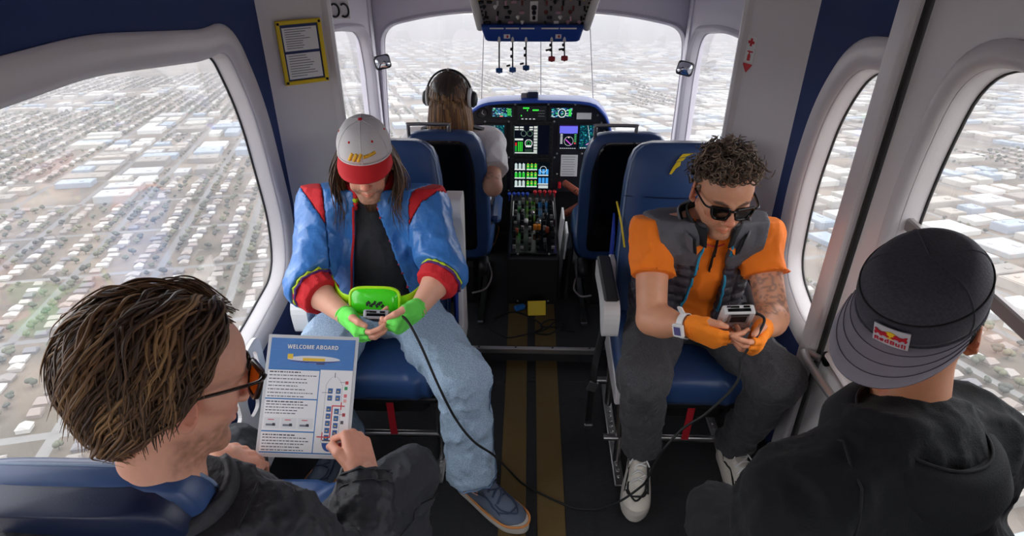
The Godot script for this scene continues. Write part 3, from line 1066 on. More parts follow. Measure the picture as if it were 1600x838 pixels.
# a passenger seat facing +z about its own origin on the floor under the cushion
func make_seat(at: Vector3, turn: float, label: String, fold_right: bool, bow := true) -> Node3D:
	var t := thing("passenger_seat", label, "seat", at)
	t.rotation.y = turn
	var cu := MB.new()
	var rings := []
	for e in [[0.335, 0.205, 0.205], [0.345, 0.225, 0.228], [0.37, 0.232, 0.238], [0.41, 0.233, 0.238], [0.438, 0.228, 0.230], [0.452, 0.210, 0.208], [0.459, 0.16, 0.155], [0.462, 0.08, 0.08]]:
		var r := sring(Vector3(0, e[0], 0.0), Vector3.RIGHT, Vector3.BACK, e[1], e[2], 6.0, 96)
		for k in r.size():
			if r[k].z > 0.12 and e[0] > 0.34:
				var w := smoothstep(0.12, 0.22, r[k].z)
				r[k].z += w * 0.004 * sin(r[k].x * 118.0 + sin(r[k].x * 31.0) * 2.0) * (1.0 if e[0] > 0.36 else 0.4)
				r[k].y += w * 0.003 * sin(r[k].x * 118.0 + 1.0)
		rings.append(r)
	cu.loft(rings)
	part(t, "seat_cushion", cu, M.leather)
	var bk := MB.new()
	var br := []
	var shell := MB.new()
	var sr := []
	var pip := MB.new()
	var pl := PackedVector3Array()
	var pr := PackedVector3Array()
	var prof := [[0.36, 0.205, 0.040], [0.42, 0.215, 0.050], [0.55, 0.218, 0.052], [0.70, 0.212, 0.050], [0.85, 0.205, 0.048], [0.95, 0.198, 0.046], [1.02, 0.186, 0.042], [1.055, 0.170, 0.036], [1.072, 0.148, 0.028], [1.080, 0.115, 0.016]]
	for e in prof:
		var k: float = (e[0] - 0.36) / 0.72
		var c := Vector3(0, e[0], -0.205 - 0.135 * k)
		br.append(sring(c, Vector3.RIGHT, Vector3(0, 0.18, 1).normalized(), e[1], e[2], 4.0, 48))
		sr.append(sring(c + Vector3(0, -0.01, -0.035), Vector3.RIGHT, Vector3(0, 0.18, 1).normalized(), e[1] - 0.012, 0.03, 5.0, 40))
		pl.append(c + Vector3(-e[1] * 0.97, 0, e[2] * 0.72)); pr.append(c + Vector3(e[1] * 0.97, 0, e[2] * 0.72))
	bk.loft(br)
	var back := part(t, "backrest", bk, M.leather)
	shell.loft(sr)
	part(t, "back_shell", shell, M.leather_dark)
	pr.reverse()
	pl.append_array(pr)
	pip.tube(pl, 0.0035, 6)
	part(back, "piping", pip, M.piping)
	for sy in [0.62, 0.90]:
		var sm := MB.new()
		var kk: float = (sy - 0.36) / 0.72
		sm.tube(smooth([Vector3(-0.20, sy, -0.17 - 0.135 * kk), Vector3(0, sy, -0.150 - 0.135 * kk), Vector3(0.20, sy, -0.17 - 0.135 * kk)], 6), 0.0022, 5)
		part(back, "stitched_seam", sm, M.leather_dark)
	# frame
	for s in [-1.0, 1.0]:
		var ar := armrest_mesh()
		var piv := Node3D.new()
		piv.name = "armrest"
		t.add_child(piv, true)
		piv.position = Vector3(s * 0.262, 0.63, -0.20)
		part(piv, "armrest_shell", ar[0], M.white_plastic)
		part(piv, "armrest_pad", ar[1], M.black_plastic)
		if fold_right and s > 0: piv.rotation = Vector3(deg_to_rad(-96), 0, 0); piv.position += Vector3(0, 0.02, 0.05)
		var sd := MB.new()
		sd.slab(rounded([[-0.27, 0.30, 0.02], [0.20, 0.30, 0.03], [0.20, 0.37, 0.03], [-0.10, 0.40, 0.05], [-0.19, 0.66, 0.02], [-0.27, 0.66, 0.02]], 4), 0.02, Transform3D(Basis(Vector3(0, 0, 1), Vector3(0, 1, 0), Vector3(-1, 0, 0)), Vector3(s * 0.247 + 0.01 , 0, 0)), 0.003)
		part(t, "side_frame", sd, M.bezel)
		for z in [-0.16, 0.15]:
			var lg := MB.new()
			lg.tube(PackedVector3Array([Vector3(s * 0.205, 0.0, z + 0.03), Vector3(s * 0.205, 0.33, z)]), 0.014, 8)
			part(t, "leg", lg, M.brushed)
		var rl := MB.new()
		rl.box(Vector3(s * 0.205, 0.006, 0.02), Vector3(0.035, 0.012, 0.55), Basis.IDENTITY, 0.003)
		for q in 18: rl.lathe([Vector2(0.007, 0), Vector2(0.007, 0.004), Vector2(0.004, 0.005)], 8, Transform3D(Basis(), Vector3(s * 0.205, 0.011, -0.22 + q * 0.028)))
		part(t, "floor_rail", rl, M.brushed)
	for z in [0.16, -0.16]:
		var tb := MB.new()
		tb.tube(PackedVector3Array([Vector3(-0.26, 0.125, z + 0.01), Vector3(0.26, 0.125, z + 0.01)]), 0.013, 10)
		part(t, "cross_tube", tb, M.brushed)
	var pan := MB.new()
	pan.box(Vector3(0, 0.32, 0), Vector3(0.42, 0.025, 0.42), Basis.IDENTITY, 0.006)
	part(t, "seat_pan", pan, M.black_plastic)
	var st := MB.new()
	st.box(Vector3(0.035, 0.22, 0.185), Vector3(0.026, 0.18, 0.004), Basis(Vector3.RIGHT, 0.06), 0.001)
	part(t, "life_vest_strap", st, M.red_webbing)
	var bag := MB.new()
	bag.box(Vector3(0.0, 0.255, 0.02), Vector3(0.34, 0.10, 0.30), Basis.IDENTITY, 0.03)
	part(t, "life_vest_pouch", bag, M.black_rubber)
	return t

func build_seats() -> void:
	var a := make_seat(Vector3(-0.515, 0, -1.885), 0.0, "blue leather seat under the person in the white and red cap, armrest folded up", true)
	var b := make_seat(Vector3(0.555, 0, -1.885), 0.0, "blue leather seat with a small yellow winged emblem on its backrest", false)
	var rs := make_seat(Vector3(-0.665, 0, -0.97), PI, "blue leather seat under the person who reads the safety card", false)
	rs.scale = Vector3(1, 1.06, 1)
	make_seat(Vector3(0.68, 0, -0.80), PI, "blue leather seat under the person in the black hooded sweatshirt", false)
	# winged-foot style mark stitched on the backrest of the right seat: a few slim feathers
	var em := Node3D.new()
	var e := MB.new()
	var o := on_z(1058, 254, -2.162) - b.position
	var fe := [[Vector2(0.062, 0.034), Vector2(0.018, 0.030), Vector2(0.006, 0.016), Vector2(0.026, 0.020)], [Vector2(0.030, 0.018), Vector2(0.006, 0.014), Vector2(-0.004, 0.002), Vector2(0.020, 0.006)], [Vector2(0.014, 0.004), Vector2(-0.002, 0.0), Vector2(-0.014, -0.020), Vector2(-0.024, -0.042), Vector2(-0.016, -0.044), Vector2(-0.002, -0.022), Vector2(0.012, -0.012)]]
	for f in fe:
		e.slab(PackedVector2Array(f), 0.003, Transform3D(Basis(Vector3.RIGHT, -0.18), o))
	part(b.get_node("backrest"), "embroidered_emblem", e, M.yellow, "yellow winged emblem")
	em.free()
	# yellow stitched cord down the aisle edge of both backrests
	for q in [[b, -1.0], [a, 1.0]]:
		var s: float = q[1]
		var c := MB.new()
		c.tube(smooth([Vector3(s * 0.222, 0.87, -0.285), Vector3(s * 0.205, 0.80, -0.235), Vector3(s * 0.19, 0.72, -0.205)], 6), 0.004, 6)
		part((q[0] as Node3D).get_node("backrest"), "yellow_cord", c, M.yellow)
	# bright blue webbing panel behind the aisle side and a loose lap belt with its buckle
	for q in [[b, -1.0], [a, 1.0]]:
		var s: float = q[1]
		var w := MB.new()
		w.slab(PackedVector2Array([Vector2(-0.36, 0.30), Vector2(-0.245, 0.30), Vector2(-0.275, 0.75), Vector2(-0.33, 0.80)]), 0.006, Transform3D(Basis(Vector3(0, 0, 1), Vector3(0, 1, 0), Vector3(-1, 0, 0)), Vector3(s * 0.225, 0, 0)))
		part(q[0], "side_cover", w, M.blue_webbing)
	var bl := MB.new()
	bl.tube(smooth([Vector3(-0.255, 0.43, -0.10), Vector3(-0.275, 0.45, 0.0), Vector3(-0.30, 0.40, 0.08), Vector3(-0.305, 0.32, 0.09)], 6), 0.014, 8, true, 0.2)
	part(b, "lap_belt", bl, M.black_rubber)
	var bc := MB.new()
	bc.box(Vector3(-0.306, 0.30, 0.09), Vector3(0.034, 0.045, 0.012), Basis(Vector3.FORWARD, 0.3), 0.003)
	part(b, "buckle", bc, M.brushed)
	var dr := MB.new()
	dr.box(Vector3(-0.30, 0.17, 0.02), Vector3(0.024, 0.25, 0.004), Basis(Vector3.RIGHT, 0.1), 0.001)
	part(b, "hanging_strap", dr, M.black_rubber)
	var dt := MB.new()
	dt.box(Vector3(-0.30, 0.045, 0.035), Vector3(0.034, 0.02, 0.012), Basis.IDENTITY, 0.003)
	part(b, "strap_tongue", dt, M.brushed)

func pilot_seat(at: Vector3, label: String, w: float) -> Node3D:
	# faces -z; black hard back with a blue leather frame and cushion, silver grab bar on top
	var t := thing("pilot_seat", label, "seat", at)
	var bk := MB.new()
	var rr := []
	for e in [[0.30, 0.9, 0.05], [0.42, 1.0, 0.06], [0.70, 0.98, 0.06], [0.80, 0.92, 0.056], [0.86, 0.82, 0.05], [0.895, 0.66, 0.036], [0.905, 0.45, 0.02]]:
		rr.append(sring(Vector3(0, e[0], 0.04 * (e[0] - 0.3)), Vector3.RIGHT, Vector3.BACK, w * e[1], e[2], 4.5, 44))
	bk.loft(rr)
	part(t, "backrest", bk, M.leather)
	var pn := MB.new()
	pn.slab(rounded([[-w * 0.78, 0.36, 0.03], [w * 0.70, 0.36, 0.03], [w * 0.70, 0.76, 0.05], [w * 0.55, 0.885, 0.05], [-w * 0.6, 0.885, 0.05], [-w * 0.78, 0.76, 0.05]], 5), 0.03, Transform3D(Basis(Vector3.RIGHT, 0.04), Vector3(0, 0, 0.082)), 0.006)
	part(t, "back_panel", pn, M.black_gloss)
	for s in [-0.35, 0.30]:
		var rb := MB.new()
		rb.box(Vector3(w * s, 0.60, 0.086), Vector3(0.012, 0.40, 0.012), Basis.IDENTITY, 0.004)
		part(t, "back_rib", rb, M.black_plastic)
	var gb := MB.new()
	gb.tube(smooth([Vector3(-w * 0.72, 0.86, 0.03), Vector3(-w * 0.72, 0.925, 0.03), Vector3(-w * 0.68, 0.935, 0.03), Vector3(w * 0.10, 0.935, 0.03), Vector3(w * 0.14, 0.925, 0.03), Vector3(w * 0.14, 0.86, 0.03)], 5), 0.008, 8)
	part(t, "grab_bar", gb, M.brushed)
	var cu := MB.new()
	var cr := []
	for e in [[0.24, 0.96], [0.27, 1.0], [0.33, 1.0], [0.36, 0.92], [0.37, 0.6]]:
		cr.append(sring(Vector3(0, e[0], -0.24), Vector3.RIGHT, Vector3.BACK, w * e[1], 0.22 * e[1], 5.0, 44))
	cu.loft(cr)
	part(t, "seat_cushion", cu, M.leather)
	var base := MB.new()
	base.box(Vector3(0, 0.12, -0.16), Vector3(w * 1.3, 0.24, 0.34), Basis.IDENTITY, 0.02)
	part(t, "pedestal", base, M.black_plastic)
	for s in [-1.0, 1.0]:
		var rl := MB.new()
		rl.box(Vector3(s * w * 0.75, 0.01, -0.12), Vector3(0.03, 0.02, 0.6), Basis.IDENTITY, 0.004)
		part(t, "floor_rail", rl, M.brushed)
		var mech := MB.new()
		mech.lathe([Vector2(0.0, -0.02), Vector2(0.05, -0.02), Vector2(0.05, 0.02), Vector2(0.02, 0.024)], 16, Transform3D(Basis(Vector3.FORWARD, PI / 2), Vector3(s * w * 0.80, 0.22, 0.0)))
		part(t, "recline_wheel", mech, M.black_plastic)
	var ar := MB.new()
	ar.box(Vector3(w * 1.10, 0.47, -0.12), Vector3(0.05, 0.04, 0.26), Basis.IDENTITY, 0.015)
	part(t, "armrest", ar, M.leather)
	return t

# ---------------------------------------------------------------- cockpit
func rect_px(x0: float, y0: float, x1: float, y1: float, z: float) -> Array:
	# centre and size of a rectangle seen in the photograph, standing upright at z
	var a := on_z(x0, y1, z)
	var b := on_z(x1, y0, z)
	var c := on_z(x0, y0, z)
	var d := on_z(x1, y1, z)
	var lx := (a.x + c.x) * 0.5
	var rx := (b.x + d.x) * 0.5
	return [Vector3((lx + rx) * 0.5, (a.y + b.y) * 0.5, z), Vector3(rx - lx, b.y - a.y, 0)]

func screen_mat(key: String, im: Image, glow := 0.26) -> StandardMaterial3D:
	var t := ImageTexture.create_from_image(im)
	var m := mat(key, Color(0.02, 0.02, 0.02), 0.15, 0.0, {glow = glow, glow_tex = t})
	return m

func blank(w: int, h: int, c: Color) -> Image:
	var im := Image.create_empty(w, h, false, Image.FORMAT_RGB8)
	im.fill(c)
	return im
func dab(im: Image, x: float, y: float, w: float, h: float, c: Color) -> void:
	im.fill_rect(Rect2i(int(x), int(y), maxi(1, int(w)), maxi(1, int(h))), c)
func stroke(im: Image, a: Vector2, b: Vector2, w: int, c: Color) -> void:
	var n := int(a.distance_to(b)) + 1
	for k in n + 1:
		var p := a.lerp(b, float(k) / n)
		im.fill_rect(Rect2i(int(p.x) - w / 2, int(p.y) - w / 2, w, w), c)
func ring_px(im: Image, ctr: Vector2, r: float, w: int, c: Color) -> void:
	for k in int(r * 7):
		var an := TAU * k / (r * 7)
		im.fill_rect(Rect2i(int(ctr.x + cos(an) * r), int(ctr.y + sin(an) * r), w, w), c)

func map_image(sd: int) -> Image:
	var im := blank(96, 128, rgb8(6, 40, 60))
	var rng := RandomNumberGenerator.new(); rng.seed = sd
	for k in 260:
		dab(im, rng.randi() % 96, rng.randi() % 128, rng.randi_range(2, 9), rng.randi_range(2, 7), [rgb8(10, 90, 80), rgb8(20, 130, 110), rgb8(12, 70, 110), rgb8(8, 60, 50), rgb8(60, 170, 190)][rng.randi() % 5])
	stroke(im, Vector2(44, 0), Vector2(60, 84), 2, rgb8(230, 240, 235))
	for k in 4: stroke(im, Vector2(70, 84), Vector2(40 + k * 9, 104), 3, rgb8(240, 150, 220))
	dab(im, 64, 78, 8, 14, rgb8(245, 170, 230))
	for k in 7: dab(im, 6 + k * 12, 120, 8, 4, rgb8(235, 235, 235))
	dab(im, 2, 118, 92, 1, rgb8(150, 150, 160))
	return im
func horizon_image() -> Image:
	var im := blank(96, 128, rgb8(10, 14, 26))
	dab(im, 0, 0, 96, 44, rgb8(110, 110, 235))
	dab(im, 0, 0, 96, 5, rgb8(60, 30, 120))
	dab(im, 2, 42, 18, 60, rgb8(40, 44, 56)); dab(im, 78, 42, 16, 60, rgb8(30, 50, 46))
	for k in 7: dab(im, 5, 46 + k * 8, 12, 4, rgb8(220, 225, 225))
	for k in 6: dab(im, 80, 48 + k * 9, 10, 3, rgb8(90, 220, 120))
	ring_px(im, Vector2(50, 84), 24, 2, rgb8(200, 210, 200))
	stroke(im, Vector2(34, 76), Vector2(64, 104), 4, rgb8(220, 90, 220))
	dab(im, 46, 60, 8, 8, rgb8(240, 200, 200)); dab(im, 80, 92, 8, 8, rgb8(230, 50, 60))
	for k in 8: dab(im, 4 + k * 11, 122, 8, 3, rgb8(230, 235, 230))
	return im
func systems_image() -> Image:
	var im := blank(160, 128, rgb8(6, 10, 22))
	dab(im, 108, 0, 52, 128, rgb8(3, 6, 20))
	for k in 2:
		dab(im, 4 + k * 22, 6, 18, 6, rgb8(225, 230, 225)); dab(im, 4 + k * 22, 16, 18, 6, rgb8(200, 205, 200))
	dab(im, 70, 6, 16, 6, rgb8(225, 230, 225)); dab(im, 70, 16, 16, 6, rgb8(210, 215, 210))
	for k in 9: dab(im, 90, 4 + k * 13, 16, 10, rgb8(200, 205, 200))
	ring_px(im, Vector2(44, 36), 12, 1, rgb8(180, 220, 190)); ring_px(im, Vector2(72, 36), 12, 1, rgb8(150, 210, 160))
	dab(im, 4, 58, 38, 8, rgb8(225, 230, 225))
	dab(im, 6, 76, 7, 40, rgb8(30, 170, 60)); dab(im, 6, 76, 7, 14, rgb8(230, 40, 50))
	for k in 3: dab(im, 18 + k * 8, 72, 6, 44, rgb8(50, 190, 50))
	ring_px(im, Vector2(66, 78), 16, 3, rgb8(215, 220, 215)); ring_px(im, Vector2(66, 78), 8, 2, rgb8(60, 200, 90))
	dab(im, 54, 88, 26, 8, rgb8(235, 235, 235)); dab(im, 50, 104, 34, 14, rgb8(40, 60, 50))
	dab(im, 4, 119, 102, 5, rgb8(215, 225, 215))
	for x in [0, 106]: dab(im, x, 0, 2, 128, rgb8(70, 90, 80))
	return im
func engine_image() -> Image:
	var im := blank(160, 128, rgb8(4, 10, 18))
	for gx in 2:
		for gy in 3:
			for k in 3:
				var x := 4 + gx * 54 + k * 17
				var y := 10 + gy * 40
				var c := rgb8(50, 190, 60) if gx == 1 or gy == 1 else rgb8(190, 205, 205)
				dab(im, x, y, 12, 24, c)
				dab(im, x + 3, y - 3, 5, 4, rgb8(230, 160, 60) if gx == 1 else rgb8(220, 230, 230))
				if gx == 1: dab(im, x + 2, y + 8, 7, 6, rgb8(230, 190, 80))
			dab(im, 3 + gx * 54, 34 + gy * 40, 48, 5, rgb8(225, 230, 230))
	for k in 3:
		dab(im, 112 + k * 16, 34, 12, 24, rgb8(70, 160, 230)); dab(im, 112 + k * 16, 74, 12, 26, rgb8(60, 150, 225))
	ring_px(im, Vector2(132, 34), 14, 2, rgb8(220, 235, 240))
	dab(im, 110, 60, 46, 5, rgb8(220, 235, 240)); dab(im, 110, 101, 46, 5, rgb8(220, 235, 240)); dab(im, 112, 110, 44, 14, rgb8(190, 200, 200))
	return im
func small_image(kind: int) -> Image:
	var im := blank(96, 40, rgb8(10, 30, 60))
	var rng := RandomNumberGenerator.new(); rng.seed = 40 + kind
	for k in 90: dab(im, rng.randi() % 92, rng.randi() % 36, rng.randi_range(3, 10), 3, [rgb8(90, 180, 220), rgb8(60, 200, 120), rgb8(220, 235, 235), rgb8(30, 100, 160)][rng.randi() % 4])
	if kind == 0:
		dab(im, 72, 2, 22, 34, rgb8(20, 110, 50))
		for k in 4: dab(im, 74, 4 + k * 8, 18, 3, rgb8(110, 240, 110))
		dab(im, 36, 34, 16, 5, rgb8(240, 110, 110))
	else:
		ring_px(im, Vector2(48, 20), 17, 3, rgb8(230, 240, 235)); ring_px(im, Vector2(48, 20), 12, 4, rgb8(10, 20, 30))
		dab(im, 80, 4, 12, 30, rgb8(60, 220, 80))
	return im
func radio_image() -> Image:
	var im := blank(128, 64, rgb8(16, 17, 20))
	for p in [[22, 6, 30], [40, 16, 10], [66, 15, 30], [12, 40, 8]]:
		for k in int(p[2] / 6.0): dab(im, p[0] + k * 6, p[1], 4, 7, rgb8(60, 235, 70))
	for k in 4: dab(im, 14 + k * 18, 56, 10, 4, rgb8(170, 175, 175))
	for k in 3: dab(im, 92, 20 + k * 12, 30, 2, rgb8(70, 72, 76))
	return im

func display(root: Node3D, x0, y0, x1, y1, z: float, m: Material, frame := 0.012, buttons := 0) -> void:
	var r := rect_px(x0, y0, x1, y1, z)
	var unit := Node3D.new()
	unit.name = "display_unit"
	root.add_child(unit, true)
	unit.position = r[0] - root.position
	var bz := MB.new()
	var sx: float = r[1].x
	var sy: float = r[1].y
	bz.box(Vector3(0, 0, 0.004), Vector3(sx + frame * 2, sy + frame * 2, 0.012), Basis.IDENTITY, 0.003)
	part(unit, "display_bezel", bz, M.black_plastic)
	var sc := MB.new()
	sc.quad(Vector3(-sx / 2, -sy / 2, 0.0106), Vector3(sx / 2, -sy / 2, 0.0106), Vector3(sx / 2, sy / 2, 0.0106), Vector3(-sx / 2, sy / 2, 0.0106))
	part(unit, "display_screen", sc, m)
	for k in buttons:
		for s in [-1.0, 1.0]:
			var b := MB.new()
			b.box(Vector3(s * (sx / 2 + frame * 0.55), -sy / 2 + (k + 0.5) * sy / buttons, 0.012), Vector3(0.006, 0.007, 0.006), Basis.IDENTITY, 0.001)
			part(unit, "bezel_key", b, M.dark_metal)
			var b2 := MB.new()
			b2.box(Vector3(-sx / 2 + (k + 0.5) * sx / buttons, s * (sy / 2 + frame * 0.55), 0.012), Vector3(0.007, 0.006, 0.006), Basis.IDENTITY, 0.001)
			part(unit, "bezel_key", b2, M.dark_metal)

func build_cockpit() -> void:
	pilot_seat(Vector3(-0.365, 0.07, -2.66), "dark pilot seat with a silver grab bar behind the long-haired pilot", 0.20)
	pilot_seat(Vector3(0.43, 0.07, -2.66), "empty dark blue co-pilot seat beside the instrument panel", 0.20)
	var Z := -3.40
	# instrument panel
	var pts := []
	for p in [[955, 300], [956, 250], [951, 205], [938, 174], [905, 160], [780, 160], [742, 172], [722, 200], [716, 250], [715, 300]]:
		var w := on_z(p[0], p[1], Z)
		pts.append(w)
	var ip := thing("instrument_panel", "black instrument panel with colour displays under a rounded blue hood", "instrument panel", Vector3(pts[5].x, 0.3, Z))
	var poly := PackedVector2Array()
	var soft := smooth(pts, 4)
	for p in soft: poly.append(Vector2(p.x, p.y))
	var face := MB.new()
	face.slab(poly, 0.10, Transform3D(Basis(), Vector3(0, 0, Z)))
	wpart(ip, "panel_face", face, mat("panel_black", rgb8(30, 32, 40), 0.5, 0.0, {nrm = M.n_fine, nscale = 0.1, tri = 10.0}))
	var hood := MB.new()
	var hl := PackedVector3Array()
	for p in soft: hl.append(p + Vector3(0, 0, 0.0))
	var hr := []
	for k in hl.size():
		var t: Vector3 = (hl[mini(k + 1, hl.size() - 1)] - hl[maxi(k - 1, 0)]).normalized()
		var nn := t.cross(Vector3.BACK).normalized()
		if nn.y < 0 and absf(nn.y) > 0.3: nn = -nn
		if k == 0: nn = Vector3.RIGHT
		var oc := nn
		if oc.dot(hl[k] - Vector3(hl[hl.size() / 2].x, 0.4, Z)) < 0: oc = -oc
		hr.append(PackedVector3Array([hl[k] + Vector3(0, 0, 0.035), hl[k] + oc * 0.006 + Vector3(0, 0, 0.042), hl[k] + oc * 0.016 + Vector3(0, 0, 0.035), hl[k] + oc * 0.016 + Vector3(0, 0, -0.07), hl[k] + Vector3(0, 0, -0.07)]))
	hood.loft(hr)
	wpart(ip, "glare_shield", hood, M.blue_hood, "royal blue rounded hood rim")
	var kn := MB.new()  # black board added to keep the gap under the instruments dark, hiding the lit wall
	kn.box(Vector3(0.036, 0.20, Z - 0.06), Vector3(0.98, 0.28, 0.03), Basis.IDENTITY, 0.004)
	wpart(ip, "added_dark_board", kn, M.black_plastic)
	var f := Z + 0.002
	var map_m := screen_mat("map_display", map_image(5))
	var hor_m := screen_mat("flight_display", horizon_image())
	display(ip, 744, 195, 758, 232, f, hor_m, 0.006)
	display(ip, 761, 195, 788, 232, f, map_m, 0.012)
	display(ip, 874, 195, 902, 232, f, hor_m, 0.008)
	display(ip, 905, 195, 932, 232, f, map_m, 0.012)
	display(ip, 803, 195, 858, 240, f, screen_mat("systems_display", systems_image()), 0.018, 7)
	display(ip, 803, 252, 858, 294, f, screen_mat("engine_display", engine_image()), 0.018, 7)
	display(ip, 769, 168, 800, 182, f, screen_mat("standby_display", small_image(0)), 0.010)
	display(ip, 861, 168, 894, 183, f, screen_mat("standby_display_round", small_image(1)), 0.010)
	display(ip, 810, 165, 853, 187, f, screen_mat("radio_display", radio_image(), 0.4), 0.004)
	# round clock
	var ck := Node3D.new()
	ck.name = "dial_gauge"
	ip.add_child(ck, true)
	ck.position = on_z(753, 176, f) - ip.position
	var dl := MB.new()
	dl.lathe([Vector2(0.028, 0.0), Vector2(0.028, 0.010), Vector2(0.024, 0.012), Vector2(0.022, 0.006), Vector2(0.001, 0.006)], 24, Transform3D(Basis(Vector3.RIGHT, PI / 2), Vector3.ZERO))
	part(ck, "dial_rim", dl, M.dark_metal)
	for an in [0.4, 2.2]:
		var nd := MB.new()
		nd.box(Vector3(sin(an) * 0.008, cos(an) * 0.008, 0.009), Vector3(0.002, 0.018, 0.001), Basis(Vector3.FORWARD, an))
		part(ck, "needle", nd, M.paper)
	# blank plates, placards and lever slots
	for q in [[901, 176, 924, 186, "paper", "placard"], [906, 166, 922, 174, "black_plastic", "selector_plate"], [876, 242, 902, 275, "paper", "checklist_sheet"], [912, 251, 936, 282, "dark_metal", "breaker_plate"], [914, 241, 925, 247, "dark_metal", "placard"], [928, 241, 944, 247, "black_plastic", "selector_plate"], [938, 219, 942, 236, "black_plastic", "selector_plate"], [770, 244, 792, 296, "black_plastic", "selector_plate"]]:
		var r := rect_px(q[0], q[1], q[2], q[3], f)
		var b := MB.new()
		b.box(r[0] + Vector3(0, 0, 0.003), Vector3(r[1].x, r[1].y, 0.008), Basis.IDENTITY, 0.0015)
		var pt := wpart(ip, q[5], b, M[q[4]])
		if q[5] == "checklist_sheet":
			for k in 8:
				var ln := MB.new()
				ln.box(r[0] + Vector3(-0.004, r[1].y * (0.42 - k * 0.115), 0.0075), Vector3(r[1].x * (0.8 - 0.07 * (k % 3)), 0.002, 0.001))
				wpart(pt, "print_line", ln, mat("ink_grey", rgb8(120, 122, 128), 0.9) if not M.has("ink_grey") else M.ink_grey)
		if q[4] == "dark_metal" and q[5] == "breaker_plate":
			for k in 12:
				var kb := MB.new()
				kb.lathe([Vector2(0.005, 0), Vector2(0.005, 0.008), Vector2(0.003, 0.009)], 8, Transform3D(Basis(Vector3.RIGHT, PI / 2), r[0] + Vector3((k % 4 - 1.5) * 0.018, (k / 4 - 1) * 0.03, 0.006)))
				wpart(pt, "breaker_button", kb, M.black_gloss)
	for p in [[762, 164], [805, 163], [857, 163], [899, 163], [934, 180], [945, 205], [948, 238], [795, 190], [866, 190], [795, 246], [866, 246], [870, 240], [909, 240], [870, 272], [909, 272], [790, 246], [790, 272], [883, 283], [795, 298], [758, 190], [940, 192]]:
		var b := MB.new()
		b.lathe([Vector2(0.006, 0), Vector2(0.006, 0.004), Vector2(0.003, 0.006)], 8, Transform3D(Basis(Vector3.RIGHT, PI / 2), on_z(p[0], p[1], f)))
		wpart(ip, "panel_screw", b, M.brushed)
	var rh := MB.new()
	var rc := on_z(874, 288, f)
	rh.box(rc + Vector3(0, 0, 0.012), Vector3(0.016, 0.035, 0.024), Basis.IDENTITY, 0.004)
	wpart(ip, "emergency_handle", rh, M.red)
	# camera on the hood
	var dc := thing("dash_camera", "small dark box camera standing on the blue panel hood", "camera", on_z(830, 159, Z))
	var b1 := MB.new()
	var ra := rect_px(824, 142, 841, 158, Z - 0.03)
	b1.box(ra[0], Vector3(ra[1].x, ra[1].y, 0.05), Basis.IDENTITY, 0.006)
	wpart(dc, "camera_body", b1, mat("camera_navy", rgb8(28, 36, 62), 0.4))
	var b2 := MB.new()
	var rb := rect_px(814, 144, 824, 158, Z - 0.03)
	b2.box(rb[0], Vector3(rb[1].x, rb[1].y, 0.04), Basis.IDENTITY, 0.005)
	wpart(dc, "camera_grip", b2, M.grey_post)
	var b3 := MB.new()
	b3.box(Vector3(ra[0].x, on_z(830, 159, Z).y + 0.006, Z - 0.03), Vector3(0.05, 0.016, 0.05), Basis.IDENTITY, 0.003)
	wpart(dc, "camera_foot", b3, M.black_plastic)
	# centre pedestal with its levers
	var ped := thing("centre_pedestal", "black centre pedestal with thrust levers between the pilot seats", "console", Vector3(0.036, 0.07, -2.9))
	var pb := MB.new()
	var side := PackedVector2Array([Vector2(-2.66, 0.07), Vector2(-3.40, 0.07), Vector2(-3.40, 0.345), Vector2(-2.70, 0.345), Vector2(-2.66, 0.33)])
	pb.slab(side, 0.25, Transform3D(Basis(Vector3(0, 0, 1), Vector3(0, 1, 0), Vector3(-1, 0, 0)), Vector3(-0.09, 0, 0)), 0.008)
	wpart(ped, "pedestal_body", pb, M.black_plastic)
	for p in [[809, 397], [858, 397], [809, 470], [856, 470]]:
		var b := MB.new()
		b.lathe([Vector2(0.005, 0), Vector2(0.005, 0.003), Vector2(0.003, 0.005)], 8, Transform3D(Basis(Vector3.RIGHT, PI / 2), on_z(p[0], p[1], -2.662)))
		wpart(ped, "panel_screw", b, M.brushed)
	var tilt := Basis(Vector3.RIGHT, 0.1)
	var hp := MB.new()
	hp.box(Vector3(0.036, 0.347, -2.98), Vector3(0.225, 0.012, 0.60), Basis.IDENTITY, 0.004)
	wpart(ped, "control_plate", hp, M.black_gloss)
	var rng := RandomNumberGenerator.new(); rng.seed = 8
	for k in 54:
		var b := MB.new()
		var px := -0.06 + (k % 6) * 0.038
		var pz := -2.73 - (k / 6) * 0.066
		var hgt := rng.randf_range(0.010, 0.03)
		b.box(Vector3(px, 0.352 + hgt * 0.5, pz), Vector3(0.016, hgt, 0.014), Basis.IDENTITY, 0.002)
		wpart(ped, "selector_key", b, [M.black_plastic, M.dark_metal, M.grey_post][rng.randi() % 3])
	for e in [[822, 345, 0.08, "white_plastic", 0.010], [842, 345, 0.10, "brushed", 0.008], [814, 330, 0.07, "dark_metal", 0.012], [853, 335, 0.09, "dark_metal", 0.012], [846, 358, 0.05, "dark_metal", 0.01], [832, 332, 0.07, "brushed", 0.008]]:
		var lv := Node3D.new()
		lv.name = "thrust_lever"
		ped.add_child(lv, true)
		var tip := on_z(e[0], e[1], -3.02)
		lv.position = tip - ped.position
		var st := MB.new()
		st.tube(PackedVector3Array([Vector3(0, 0, 0), Vector3(0, -e[2], -0.02)]), 0.006, 6)
		part(lv, "lever_stem", st, M.dark_metal)
		var kb := MB.new()
		kb.box(Vector3.ZERO, Vector3(0.022, 0.022, 0.03), Basis.IDENTITY, 0.006)
		part(lv, "lever_knob", kb, M[e[3]])
	var og := mat("orange_cap", rgb8(232, 140, 30), 0.4)
	var br := mat("rust_knob", rgb8(150, 62, 30), 0.4)
